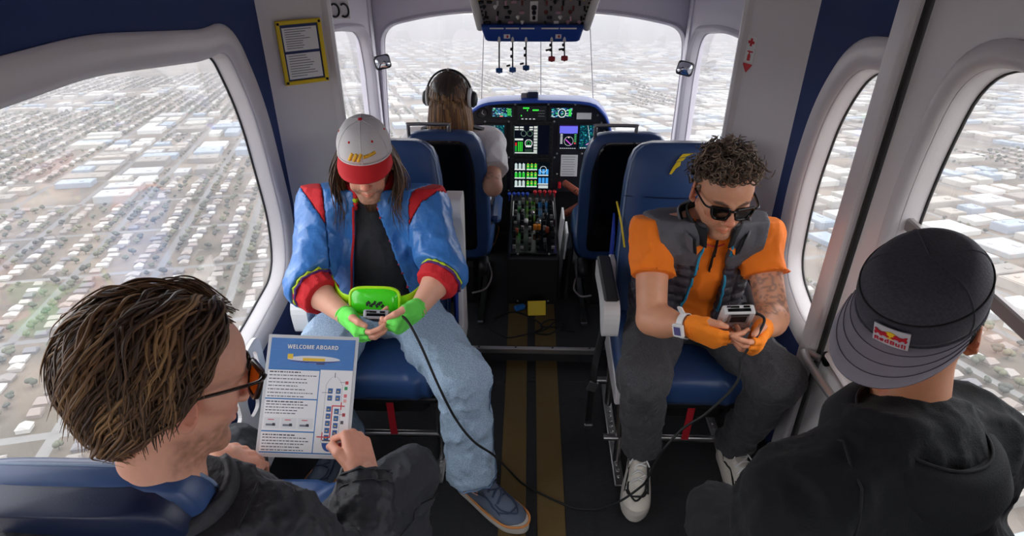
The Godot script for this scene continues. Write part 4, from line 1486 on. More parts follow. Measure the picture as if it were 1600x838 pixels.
	for e in [[836, 355, og], [842, 355, og], [807, 361, br], [855, 359, br]]:
		var kb := MB.new()
		kb.box(on_z(e[0], e[1], -2.90), Vector3(0.019, 0.030, 0.02), Basis.IDENTITY, 0.004)
		wpart(ped, "guarded_switch", kb, e[2])
	var bm := mat("blue_knob", rgb8(26, 70, 190), 0.35)
	for k in 5:
		var kb := MB.new()
		kb.ball(on_z(836 + k * 7.6, 300, -3.34), Vector3(0.012, 0.011, 0.014))
		kb.tube(PackedVector3Array([on_z(836 + k * 7.6, 302, -3.345), on_z(836 + k * 7.6, 312, -3.39)]), 0.004, 6)
		wpart(ped, "red_lever_knob", kb, M.red)
	for k in 5:
		var kb := MB.new()
		kb.ball(on_z(796 + k * 7, 303, -3.34), Vector3(0.011, 0.010, 0.013))
		kb.tube(PackedVector3Array([on_z(796 + k * 7, 305, -3.345), on_z(796 + k * 7, 314, -3.39)]), 0.004, 6)
		wpart(ped, "blue_lever_knob", kb, bm)
	# papers in the pocket beside the pedestal
	for e in [[872, 330, 880, 398, "paper", "folded white checklist tucked beside the centre pedestal"], [880, 352, 886, 402, "white_plastic", "plastic sleeve tucked between pedestal and co-pilot seat"]]:
		var d0 := on_z(e[0], e[3], -2.80)
		var d1 := on_z(e[2], e[1], -2.86)
		var s := MB.new()
		var c := (d0 + d1) * 0.5
		s.box(Vector3(c.x, c.y, -2.84), Vector3(0.010, d1.y - d0.y, 0.13), Basis(Vector3.FORWARD, 0.08), 0.002)
		single("checklist_folder", s, M[e[4]], e[5], "folder")
	var clip := MB.new()
	clip.box(Vector3(0.208, 0.22, -2.80), Vector3(0.03, 0.30, 0.18), Basis(Vector3.FORWARD, 0.05), 0.008)
	single("document_pocket", clip, M.black_plastic, "black document pocket beside the co-pilot seat", "pocket")
	# corrugated brown ducts under the right end of the panel
	for e in [[[882, 286, -3.30], [914, 308, -3.15]], [[884, 334, -3.15], [912, 318, -3.05]]]:
		var a := on_z(e[0][0], e[0][1], e[0][2])
		var c := on_z(e[1][0], e[1][1], e[1][2])
		var path := PackedVector3Array()
		var rad := []
		for k in 49:
			path.append(a.lerp(c, k / 48.0)); rad.append(0.017 + 0.003 * sin(k * PI / 2.0))
		var d := MB.new()
		d.tube(path, rad, 12)
		single("air_duct", d, mat("duct_brown", rgb8(150, 74, 52), 0.6) if not M.has("duct_brown") else M.duct_brown, "brown corrugated air duct, the %s one beneath the right end of the panel" % ("upper" if e[0][1] < 300 else "lower"), "duct")
	# overhead panel
	overhead()
	# mirrors on the corner posts
	for e in [[598, 97, -3.58, -1.0, "small convex mirror on the post beside the pilot's quarter window"], [1070, 107, -3.58, 1.0, "small convex mirror on the post beside the empty co-pilot's window"]]:
		var c := on_z(e[0], e[1], e[2])
		var mr := thing("cabin_mirror", e[4], "mirror", c)
		var bas := Basis(Vector3.UP, -0.35 * e[3]) * Basis(Vector3.RIGHT, -0.25) * Basis(Vector3.FORWARD, 0.15 * e[3])
		var hs := MB.new()
		hs.slab(rounded([[-0.045, -0.038, 0.02], [0.045, -0.038, 0.02], [0.045, 0.038, 0.02], [-0.045, 0.038, 0.02]], 5), 0.02, Transform3D(bas, bas.z * -0.004), 0.005)
		part(mr, "mirror_housing", hs, M.black_plastic)
		var gl := MB.new()
		var gr := []
		for k in 5:
			var q := k / 4.0
			gr.append(sring(bas.z * (0.010 * (1.0 - q * q) - 0.004 + 0.0005), bas.x, bas.y, 0.039 * maxf(q, 0.02), 0.032 * maxf(q, 0.02), 3.2, 28))
		gl.loft(gr, false)
		part(mr, "mirror_glass", gl, mat("mirror", rgb8(200, 205, 212), 0.04, 1.0) if not M.has("mirror") else M.mirror)
		var am := MB.new()
		am.tube(PackedVector3Array([bas.z * -0.02, Vector3(e[3] * 0.05, 0.0, -0.05)]), 0.008, 8)
		part(mr, "mirror_arm", am, M.black_plastic)

func overhead() -> void:
	# a shallow box hanging under the cockpit roof: grey switch face tilted to the crew, blue nose, white side rails
	var t := thing("overhead_panel", "overhead switch panel with a blue nose and rows of toggles", "switch panel", Vector3(0.018, 1.40, -2.55))
	var A := on_z(742, -12, -2.50)   # face: top edge high and near, bottom edge at the blue nose
	var B := on_z(930, -12, -2.50)
	var C := on_z(912, 38, -2.62)
	var D := on_z(755, 38, -2.62)
	var fx := (B - A).normalized()
	var ctr := (A + B + C + D) * 0.25
	var nrm := (B - D).cross(A - C).normalized()
	if nrm.z < 0: nrm = -nrm
	var fup := nrm.cross(fx).normalized()
	var face := MB.new()
	face.quad(D, C, B, A)
	face.quad(D - nrm * 0.12, A - nrm * 0.12, B - nrm * 0.12, C - nrm * 0.12)
	face.quad(A, B, B - nrm * 0.12, A - nrm * 0.12); face.quad(D, D - nrm * 0.12, C - nrm * 0.12, C)
	face.quad(A, A - nrm * 0.12, D - nrm * 0.12, D); face.quad(B, C, C - nrm * 0.12, B - nrm * 0.12)
	wpart(t, "switch_face", face, mat("panel_grey", rgb8(132, 128, 128), 0.5))
	for s in [[A, D], [B, C]]:
		var r := MB.new()
		var e: float = -1.0 if s[0] == A else 1.0
		r.tube(PackedVector3Array([s[0] + fx * e * 0.014 + fup * 0.03, s[1] + fx * e * 0.012 - fup * 0.02]), 0.016, 10)
		wpart(t, "side_rail", r, M.white_plastic)
	var nose := MB.new()
	var p0 := on_z(752, 40, -2.60)
	var p1 := on_z(912, 40, -2.60)
	var q0 := on_z(760, 63, -2.63)
	var q1 := on_z(904, 63, -2.63)
	nose.loft([sring((p0 + p1) * 0.5 + Vector3(0, 0.004, -0.02), Vector3.RIGHT, Vector3.BACK, (p1.x - p0.x) * 0.5, 0.035, 8.0, 40), sring((p0 + p1) * 0.5 + Vector3(0, -0.012, -0.02), Vector3.RIGHT, Vector3.BACK, (p1.x - p0.x) * 0.5, 0.035, 8.0, 40), sring((q0 + q1) * 0.5 + Vector3(0, 0.006, 0), Vector3.RIGHT, Vector3.BACK, (q1.x - q0.x) * 0.5 + 0.004, 0.032, 6.0, 40), sring((q0 + q1) * 0.5, Vector3.RIGHT, Vector3.BACK, (q1.x - q0.x) * 0.5 - 0.004, 0.026, 6.0, 40)])
	var ns := wpart(t, "nose_cover", nose, M.blue_hood, "royal blue nose cover")
	for e in [[765, 787], [790, 811], [814, 835], [846, 873], [875, 901]]:
		var a := on_z(e[0], 44.5, -2.575)
		var c := on_z(e[1], 44.5, -2.575)
		var st := MB.new()
		st.box((a + c) * 0.5, Vector3(c.x - a.x, 0.005, 0.003))
		wpart(ns, "label_strip", st, M.paper)
	for e in [[787, 797], [868, 877]]:
		var a := on_z(e[0], 56, -2.585)
		var c := on_z(e[1], 64, -2.585)
		var st := MB.new()
		st.box(Vector3((a.x + c.x) * 0.5, (a.y + c.y) * 0.5 + 0.006, -2.592), Vector3(c.x - a.x, 0.016, 0.003))
		var sk := wpart(ns, "sticker", st, M.paper)
		var rd := MB.new()
		rd.box(Vector3((a.x + c.x) * 0.5 + 0.002, (a.y + c.y) * 0.5 + 0.006, -2.590), Vector3(0.007, 0.009, 0.003))
		wpart(sk, "sticker_print", rd, M.red)
	# pull handles hanging from the nose
	var hb := mat("handle_blue", rgb8(26, 88, 160), 0.4)
	var hr := mat("handle_red", rgb8(176, 30, 46), 0.4)
	for e in [[780, 112, 0], [801, 111, 1], [822, 108, 1], [862, 94, 2], [882, 93, 2]]:
		var top := on_z(e[0], 58, -2.60)
		var bot := on_z(e[0], e[1] - 2, -2.62)
		var hd := thing("pull_handle", ["blue pull handle, the plain one hanging under the overhead panel", "blue pull handle with black guard clips under the overhead panel", "short red pull handle hanging under the overhead panel"][e[2]], "handle", top, ["", "blue pull handles with clips", "red pull handles"][e[2]])
		var sl := MB.new()
		sl.tube(PackedVector3Array([top + Vector3(0, 0.012, 0), top + Vector3(0, -0.018, 0)]), 0.0065, 8)
		wpart(hd, "sleeve", sl, M.white_plastic)
		var rod := MB.new()
		rod.tube(PackedVector3Array([top + Vector3(0, -0.015, 0), bot + Vector3(0, 0.004, 0)]), 0.0032, 6)
		wpart(hd, "rod", rod, M.dark_metal)
		if e[2] > 0:
			for k in 2:
				var cl := MB.new()
				cl.box(top.lerp(bot, 0.36 + 0.22 * k) + Vector3(-0.004, 0, 0.002), Vector3(0.011, 0.011, 0.010), Basis.IDENTITY, 0.002)
				wpart(hd, "clip", cl, M.black_plastic)
			var tg := MB.new()
			tg.box(bot + Vector3(-0.017, 0.016 + (0.018 if e[2] == 2 else 0.0), 0), Vector3(0.016, 0.007, 0.006), Basis(Vector3.FORWARD, -0.2), 0.001)
			wpart(hd, "safety_tag", tg, M.black_plastic)
		var gp := MB.new()
		gp.box(bot, Vector3(0.027, 0.018, 0.014), Basis.IDENTITY, 0.003)
		gp.box(bot, Vector3(0.010, 0.023, 0.016), Basis.IDENTITY, 0.003)
		wpart(hd, "grip", gp, hr if e[2] == 2 else hb)
	# switches over the face, in rows
	var rng := RandomNumberGenerator.new(); rng.seed = 31
	var caps := [M.white_plastic, M.black_plastic, M.dark_metal, mat("oxide_red", rgb8(120, 52, 48), 0.5), mat("mauve", rgb8(190, 150, 170), 0.5), M.yellow, mat("teal_cap", rgb8(70, 130, 130), 0.5)]
	for row in 6:
		var n: int = [18, 14, 10, 9, 10, 9][row]
		for k in n:
			var u := (k + 0.5) / n
			if absf(u - 0.5) < 0.06: continue
			if row > 0 and rng.randf() < 0.12: continue
			var w := (row + 0.55) / 6.2
			var p := A.lerp(B, u).lerp(D.lerp(C, u), w) + nrm * 0.001
			var sw := Node3D.new()
			sw.name = "toggle_switch"
			t.add_child(sw, true)
			sw.position = p - t.position
			sw.basis = Basis(fx, fup, nrm)
			var kind := rng.randi() % 3 if row > 0 else 1
			var b := MB.new()
			if kind == 0:
				b.box(Vector3(0, 0, 0.005), Vector3(0.020, 0.009, 0.010), Basis.IDENTITY, 0.002)
			elif kind == 1:
				b.tube(PackedVector3Array([Vector3(0, 0, 0), Vector3(0, -0.006, 0.016)]), [0.0045, 0.0035], 6)
			else:
				b.lathe([Vector2(0.008, 0), Vector2(0.008, 0.004), Vector2(0.005, 0.005), Vector2(0.004, 0.012)], 10, Transform3D(Basis(Vector3.RIGHT, PI / 2), Vector3.ZERO))
			part(sw, "switch_cap", b, caps[[5, 1, 6, 1, 0, 2, 5, 1][rng.randi() % 8] if row == 0 else [0, 1, 2, 1, 3, 4, 0, 2][rng.randi() % 8]])
	var ms := MB.new()
	var mc := A.lerp(B, 0.5).lerp(D.lerp(C, 0.5), 0.56)
	var mbs := Basis(fx, fup, nrm)
	ms.box(mc + nrm * 0.003, Vector3(0.030, (A - D).length() * 0.62, 0.006), mbs, 0.002)
	var mst := wpart(t, "centre_strip", ms, M.white_plastic)
	for k in 3:
		var kn := MB.new()
		kn.lathe([Vector2(0.010 - 0.002 * k, 0), Vector2(0.010 - 0.002 * k, 0.010), Vector2(0.006, 0.012)], 12, Transform3D(mbs * Basis(Vector3.RIGHT, PI / 2), mc + nrm * 0.005 + fup * (0.03 - k * 0.028)))
		wpart(mst, "rotary_knob", kn, M.black_plastic)
	for s in [0.0, 1.0]:
		for k in 8:
			var p := A.lerp(B, lerpf(0.02, 0.98, s)).lerp(D.lerp(C, lerpf(0.02, 0.98, s)), (k + 0.5) / 8.0)
			var b := MB.new()
			b.lathe([Vector2(0.004, 0), Vector2(0.004, 0.003), Vector2(0.002, 0.004)], 6, Transform3D(mbs * Basis(Vector3.RIGHT, PI / 2), p))
			wpart(t, "panel_screw", b, M.black_gloss)

# ---------------------------------------------------------------- small things of the cabin
func build_cabin_things() -> void:
	# framed notice on the left bulkhead
	var s0 := Vector3(-0.955, 0, -2.34)
	var s1 := Vector3(-0.705, 0, -2.488)
	var bx := (s1 - s0).normalized()
	var bn := bx.cross(Vector3.UP).normalized()
	if bn.z < 0: bn = -bn
	var hit := func(x: float, y: float, lift: float) -> Vector3:
		var d := ray(x, y)
		return EYE + d * ((s0 + bn * lift - EYE).dot(bn) / d.dot(bn))
	var P: Array = [hit.call(430, 31, 0.0), hit.call(500, 29, 0.0), hit.call(513, 128, 0.0), hit.call(443, 130, 0.0)]
	var ctr: Vector3 = (P[0] + P[1] + P[2] + P[3]) * 0.25
	var fw: float = ((P[1] - P[0]).length() + (P[2] - P[3]).length()) * 0.5
	var fh: float = ((P[0] - P[3]).length() + (P[1] - P[2]).length()) * 0.5
	var ft := Transform3D(Basis(bx, Vector3.UP, bn), ctr)
	var nf := thing("notice_frame", "yellow framed notice with two printed sheets on the bulkhead", "notice", ctr)
	var board := MB.new()
	board.box(ft * Vector3(0, 0, 0.004), Vector3(fw * 0.92, fh * 0.92, 0.006), ft.basis)
	wpart(nf, "backing_board", board, mat("notice_navy", rgb8(28, 48, 104), 0.5))
	for e in [[0.0, 0.47, 1.0, 0.06], [0.0, -0.47, 1.0, 0.06], [-0.46, 0.0, 0.085, 0.94], [0.46, 0.0, 0.085, 0.94]]:
		var b := MB.new()
		b.box(ft * Vector3(e[0] * fw, e[1] * fh, 0.008), Vector3(e[2] * fw, e[3] * fh, 0.016), ft.basis, 0.002)
		wpart(nf, "frame_bar", b, M.yellow)
	var rng := RandomNumberGenerator.new(); rng.seed = 12
	for e in [[0.21, 0.36], [-0.215, 0.40]]:
		var b := MB.new()
		b.box(ft * Vector3(0, e[0] * fh, 0.008), Vector3(fw * 0.76, fh * e[1], 0.002), ft.basis)
		var sh := wpart(nf, "printed_sheet", b, M.paper)
		for k in 9:
			var ln := MB.new()
			var w: float = fw * rng.randf_range(0.35, 0.62)
			ln.box(ft * Vector3(-fw * 0.33 + w * 0.5, (e[0] + e[1] * (0.42 - 0.1 * k)) * fh, 0.0095), Vector3(w, 0.0022, 0.001), ft.basis)
			wpart(sh, "print_line", ln, M.ink_grey)
	for e in [[-0.45, 0.46], [0.45, 0.46], [-0.45, -0.46], [0.45, -0.46]]:
		var b := MB.new()
		b.lathe([Vector2(0.005, 0), Vector2(0.005, 0.003), Vector2(0.002, 0.004)], 8, Transform3D(ft.basis * Basis(Vector3.RIGHT, PI / 2), ft * Vector3(e[0] * fw, e[1] * fh, 0.016)))
		wpart(nf, "frame_screw", b, M.dark_metal)
	# two vent rings on a pale plate above the quarter window
	var vp := thing("vent_plate", "pale plate with two black half-open vent rings above the quarter window", "air vent", on_z(530, 12, -3.0))
	var vb := MB.new()
	var r := rect_px(515, -14, 546, 30, -3.0)
	vb.box(r[0], Vector3(r[1].x, r[1].y, 0.01), Basis.IDENTITY, 0.003)
	wpart(vp, "mounting_plate", vb, M.plastic)
	for x in [523, 538]:
		var c := on_z(x, 16, -2.995)
		var rg := MB.new()
		var path := PackedVector3Array()
		for k in 19: path.append(c + Vector3(cos(-2.2 + k * 0.245) * 0.020, sin(-2.2 + k * 0.245) * 0.027, 0.006))
		rg.tube(path, 0.0045, 8)
		wpart(vp, "vent_ring", rg, M.black_plastic)
	# signs on the right bulkhead
	var r0 := Vector3(0.955, 0, -2.25)
	var r1 := Vector3(0.812, 0, -2.488)
	var rx := (r0 - r1).normalized()
	var rn := rx.cross(Vector3.UP).normalized()
	if rn.z < 0: rn = -rn
	var hit2 := func(x: float, y: float) -> Vector3:
		var d := ray(x, y)
		return EYE + d * ((r0 - EYE).dot(rn) / d.dot(rn))
	var rb := Basis(rx, Vector3.UP, rn)
	var tilt := rb * Basis(Vector3.BACK, -0.02)
	for e in [[1175, 66, 0], [1171, 87, 1], [1167, 106, 2]]:
		var c: Vector3 = hit2.call(e[0], e[1])
		var sg := thing("safety_sticker", ["white sticker with a red first-aid cross on the bulkhead", "white sticker with a red fire extinguisher sign on the bulkhead", "red downward arrow sticker on the bulkhead"][e[2]], "sticker", c)
		if e[2] < 2:
			var b := MB.new()
			b.slab(rounded([[-0.024, -0.023, 0.006], [0.024, -0.023, 0.006], [0.024, 0.023, 0.006], [-0.024, 0.023, 0.006]], 3), 0.002, Transform3D(tilt, rn * 0.0025))
			part(sg, "sticker_base", b, M.paper)
		var p := MB.new()
		var tr := Transform3D(tilt, rn * 0.0032)
		if e[2] == 0:
			p.box(rn * 0.003, Vector3(0.028, 0.010, 0.001), tilt); p.box(rn * 0.003, Vector3(0.010, 0.028, 0.001), tilt)
			part(sg, "red_cross", p, M.red)
		elif e[2] == 1:
			p.slab(rounded([[-0.007, -0.018, 0.003], [0.007, -0.018, 0.003], [0.007, 0.006, 0.005], [-0.007, 0.006, 0.005]], 3), 0.001, tr)
			p.slab(PackedVector2Array([Vector2(-0.003, 0.005), Vector2(0.003, 0.005), Vector2(0.003, 0.012), Vector2(0.015, 0.013), Vector2(0.016, 0.018), Vector2(-0.006, 0.018), Vector2(-0.014, 0.014), Vector2(-0.003, 0.012)]), 0.001, tr)
			part(sg, "extinguisher_symbol", p, M.red)
		else:
			p.slab(rounded([[-0.024, 0.016, 0.004], [0.024, 0.016, 0.004], [0.0, -0.018, 0.004]], 3), 0.002, tr)
			part(sg, "arrow", p, M.red)
	# grab rail on the door and the little hinge block
	var gr := thing("door_rail", "silver tubular grab rail along the door sill", "rail", Vector3(0.90, 0.60, -1.35))
	var a := Vector3(0.885, 0.60, -1.60)
	var b0 := Vector3(0.885, 0.66, -1.02)
	var tb := MB.new()
	tb.tube(smooth([a + Vector3(0.05, -0.01, -0.01), a, b0, b0 + Vector3(0.05, 0, 0.01)], 5), 0.013, 10)
	wpart(gr, "rail_tube", tb, M.aluminium)
	for p in [a, b0]:
		var fl := MB.new()
		fl.lathe([Vector2(0.024, 0), Vector2(0.024, 0.006), Vector2(0.014, 0.012)], 12, Transform3D(Basis(Vector3.FORWARD, -PI / 2) , Vector3(0.948, p.y, p.z)))
		wpart(gr, "rail_foot", fl, M.dark_metal)
	# perforated pale side panel on the wall below the left window
	var pp := thing("perforated_panel", "pale side panel with oval holes below the left window", "panel", Vector3(-0.88, 0.2, -1.4))
	var holes := []
	for e in [[1.40, 0.50], [1.52, 0.45], [1.37, 0.36], [1.49, 0.30], [1.58, 0.55], [1.28, 0.46]]:
		holes.append(rounded([[e[0] - 0.036, e[1] - 0.045, 0.03], [e[0] + 0.036, e[1] - 0.045, 0.03], [e[0] + 0.036, e[1] + 0.045, 0.03], [e[0] - 0.036, e[1] + 0.045, 0.03]], 5))
	var pm := MB.new()
	var outer := rounded([[1.18, 0.16, 0.03], [1.64, 0.16, 0.03], [1.66, 0.63, 0.06], [1.24, 0.60, 0.05]], 5)
	# strips so that each hole lies on a cut
	var xs := [1.1, 1.28, 1.37, 1.40, 1.49, 1.52, 1.58, 1.7]
	for k in xs.size() - 1:
		var strip := PackedVector2Array([Vector2(xs[k], 0), Vector2(xs[k + 1], 0), Vector2(xs[k + 1], 1), Vector2(xs[k], 1)])
		var polys: Array = Geometry2D.intersect_polygons(outer, strip)
		for hl in holes:
			var nx := []
			for q in polys: nx.append_array(Geometry2D.clip_polygons(q, hl))
			polys = nx
		for q in polys: pm.slab(q, 0.012, Transform3D(wall_l.basis, Vector3(-0.87, 0, 0)))
	wpart(pp, "panel_sheet", pm, M.plastic)
	for e in [[1.26, 0.20], [1.60, 0.20]]:
		var br := MB.new()
		br.box(Vector3(-0.91, e[1], -e[0]), Vector3(0.08, 0.03, 0.03), Basis.IDENTITY, 0.004)
		wpart(pp, "bracket", br, M.dark_metal)
	# cables on the cockpit floor
	var y0 := 0.076
	var cab := MB.new()
	cab.tube(smooth([on_y(772, 498, y0), on_y(800, 488, y0), on_y(832, 498, y0), on_y(848, 512, y0), on_y(835, 520, y0), on_y(860, 522, y0 + 0.006), on_y(880, 505, y0), on_y(858, 500, y0), on_y(845, 510, y0 + 0.008), on_y(870, 512, y0), on_y(898, 518, y0)], 6), 0.004, 6)
	single("floor_cable", cab, M.black_rubber, "tangle of black cable lying on the cockpit floor", "cable")
	var cab2 := MB.new()
	cab2.tube(smooth([on_y(762, 512, y0), on_y(790, 527, y0), on_y(812, 525, y0), on_y(850, 516, y0), on_y(868, 503, y0 + 0.01), on_y(882, 508, y0)], 6), 0.0035, 6)
	single("charging_cable", cab2, M.black_rubber, "single loop of black cable in front of the pedestal", "cable")
	var note := MB.new()
	var n0 := on_y(824, 493, y0)
	note.box(n0 + Vector3(0.045, 0.035, -0.012), Vector3(0.088, 0.075, 0.006), Basis(Vector3.UP, 0.08) * Basis(Vector3.RIGHT, -0.25), 0.002)
	single("yellow_card", note, M.yellow, "yellow card leaning against the foot of the pedestal", "card")
	var pl := thing("cable_plug", "small blue plug on the floor beside the yellow card", "plug", on_y(812, 484, y0))
	var pb := MB.new()
	pb.box(Vector3(0, 0.013, 0), Vector3(0.055, 0.024, 0.03), Basis(Vector3.UP, 0.5), 0.006)
	part(pl, "plug_body", pb, mat("plug_blue", rgb8(36, 110, 190), 0.4))
	var pw := MB.new()
	pw.tube(smooth([Vector3(0.025, 0.012, 0.0), Vector3(0.05, 0.01, -0.02), Vector3(0.06, 0.004, -0.06)], 5), 0.0035, 6)
	part(pl, "plug_lead", pw, M.black_rubber)
	for e in [[[752, 388, -2.72], [768, 425, -2.66], [760, 450, -2.60], [738, 458, -2.56]], [[899, 436, -2.66], [897, 452, -2.60], [908, 463, -2.56], [924, 462, -2.54]]]:
		var pts := []
		for q in e: pts.append(on_z(q[0], q[1], q[2]))
		var w := MB.new()
		w.tube(smooth(pts, 6), 0.005, 6)
		single("headset_lead", w, M.grey_post, "curved grey lead hanging from the base of the %s seat" % ("occupied pilot" if e[0][0] < 800 else "empty co-pilot"), "cable")

# ---------------------------------------------------------------- people: shared builders
func lin(r: float, g: float, b: float) -> Color:
	return rgb8(r, g, b).srgb_to_linear()

func frame_of(fwd: Vector3, up: Vector3, at: Vector3, s := 1.0) -> Transform3D:
	var z := fwd.normalized()
	var x := up.cross(z).normalized()
	var y := z.cross(x).normalized()
	return Transform3D(Basis(x, y, z).scaled_local(Vector3.ONE * s), at)

class SkinPaint:
	var base := Color(0.6, 0.35, 0.25)
	var T := Transform3D()
	var stubble := 0.0
	var stubble_col := Color(0.12, 0.08, 0.05)
	var brow_col := Color(0.06, 0.04, 0.03)
	var brows := true
	var noise := FastNoiseLite.new()
	var ink: Array = []          # tattoos: [a, b, radius along the limb]
	func _init() -> void:
		noise.seed = 4
		noise.frequency = 60.0
	func face(p: Vector3, _n: Vector3) -> Color:
		var q := T.affine_inverse() * p
		var c := base
		var nz := noise.get_noise_3dv(p)
		c = c * (1.0 + 0.07 * nz)
		var red := Color(base.r * 1.02, base.g * 0.62, base.b * 0.58)
		# cheeks, nose tip and ears run redder
		var w := 0.0
		w = maxf(w, 0.7 * (1.0 - smoothstep(0.010, 0.026, q.distance_to(Vector3(0, -0.020, 0.112)))))
		w = maxf(w, 0.35 * (1.0 - smoothstep(0.012, 0.034, Vector3(absf(q.x), q.y, q.z).distance_to(Vector3(0.042, -0.022, 0.070)))))
		w = maxf(w, 0.55 * (1.0 - smoothstep(0.018, 0.034, Vector3(absf(q.x), q.y, q.z).distance_to(Vector3(0.080, 0.0, -0.012)))))
		# lips
		var lp := Vector2(q.x / 0.025, (q.y + 0.063) / 0.0095)
		if q.z > 0.07: w = maxf(w, 0.8 * (1.0 - smoothstep(0.7, 1.1, lp.length())))
		c = c.lerp(red, w)
		if stubble > 0.0:
			var in_beard := smoothstep(-0.030, -0.058, q.y + absf(q.z - 0.05) * 0.10) * smoothstep(-0.03, 0.0, q.z)
			in_beard *= smoothstep(0.75, 1.2, lp.length())
			if q.y < -0.105: in_beard *= smoothstep(-0.135, -0.105, q.y)
			c = c.lerp(stubble_col, clampf(in_beard * stubble * (0.8 + 0.9 * nz), 0.0, 0.9))
		if brows:
			var b := Vector2((absf(q.x) - 0.033) / 0.022, (q.y - 0.030 - 0.004 * (1.0 - absf(absf(q.x) - 0.036) / 0.02)) / 0.006)
			if q.z > 0.06 and b.length() < 1.15: c = c.lerp(brow_col, 0.85 * (1.0 - smoothstep(0.75, 1.15, b.length())))
		c.a = 1.0
		return c
	func limb(p: Vector3, _n: Vector3) -> Color:
		var c := base * (1.0 + 0.09 * noise.get_noise_3dv(p * 0.5))
		for t in ink:
			var ab: Vector3 = t[1] - t[0]
			var k: float = (p - t[0]).dot(ab) / ab.length_squared()
			if k > 0.0 and k < 1.0 and (p - t[0] - ab * k).length() < 0.10:
				var v := absf(noise.get_noise_3dv(p * t[2]))
				var v2 := absf(noise.get_noise_3dv(p * t[2] * 0.6 + Vector3(5, 1, 2)))
				if v < 0.075 or v2 < 0.05: c = c.lerp(Color(0.06, 0.06, 0.07), 0.5)
		c.a = 1.0
		return c
	func hand(p: Vector3, _n: Vector3) -> Color:
		var c := base * (1.0 + 0.12 * noise.get_noise_3dv(p * 0.8))
		c = c.lerp(Color(base.r, base.g * 0.66, base.b * 0.6), 0.25)
		c.a = 1.0
		return c

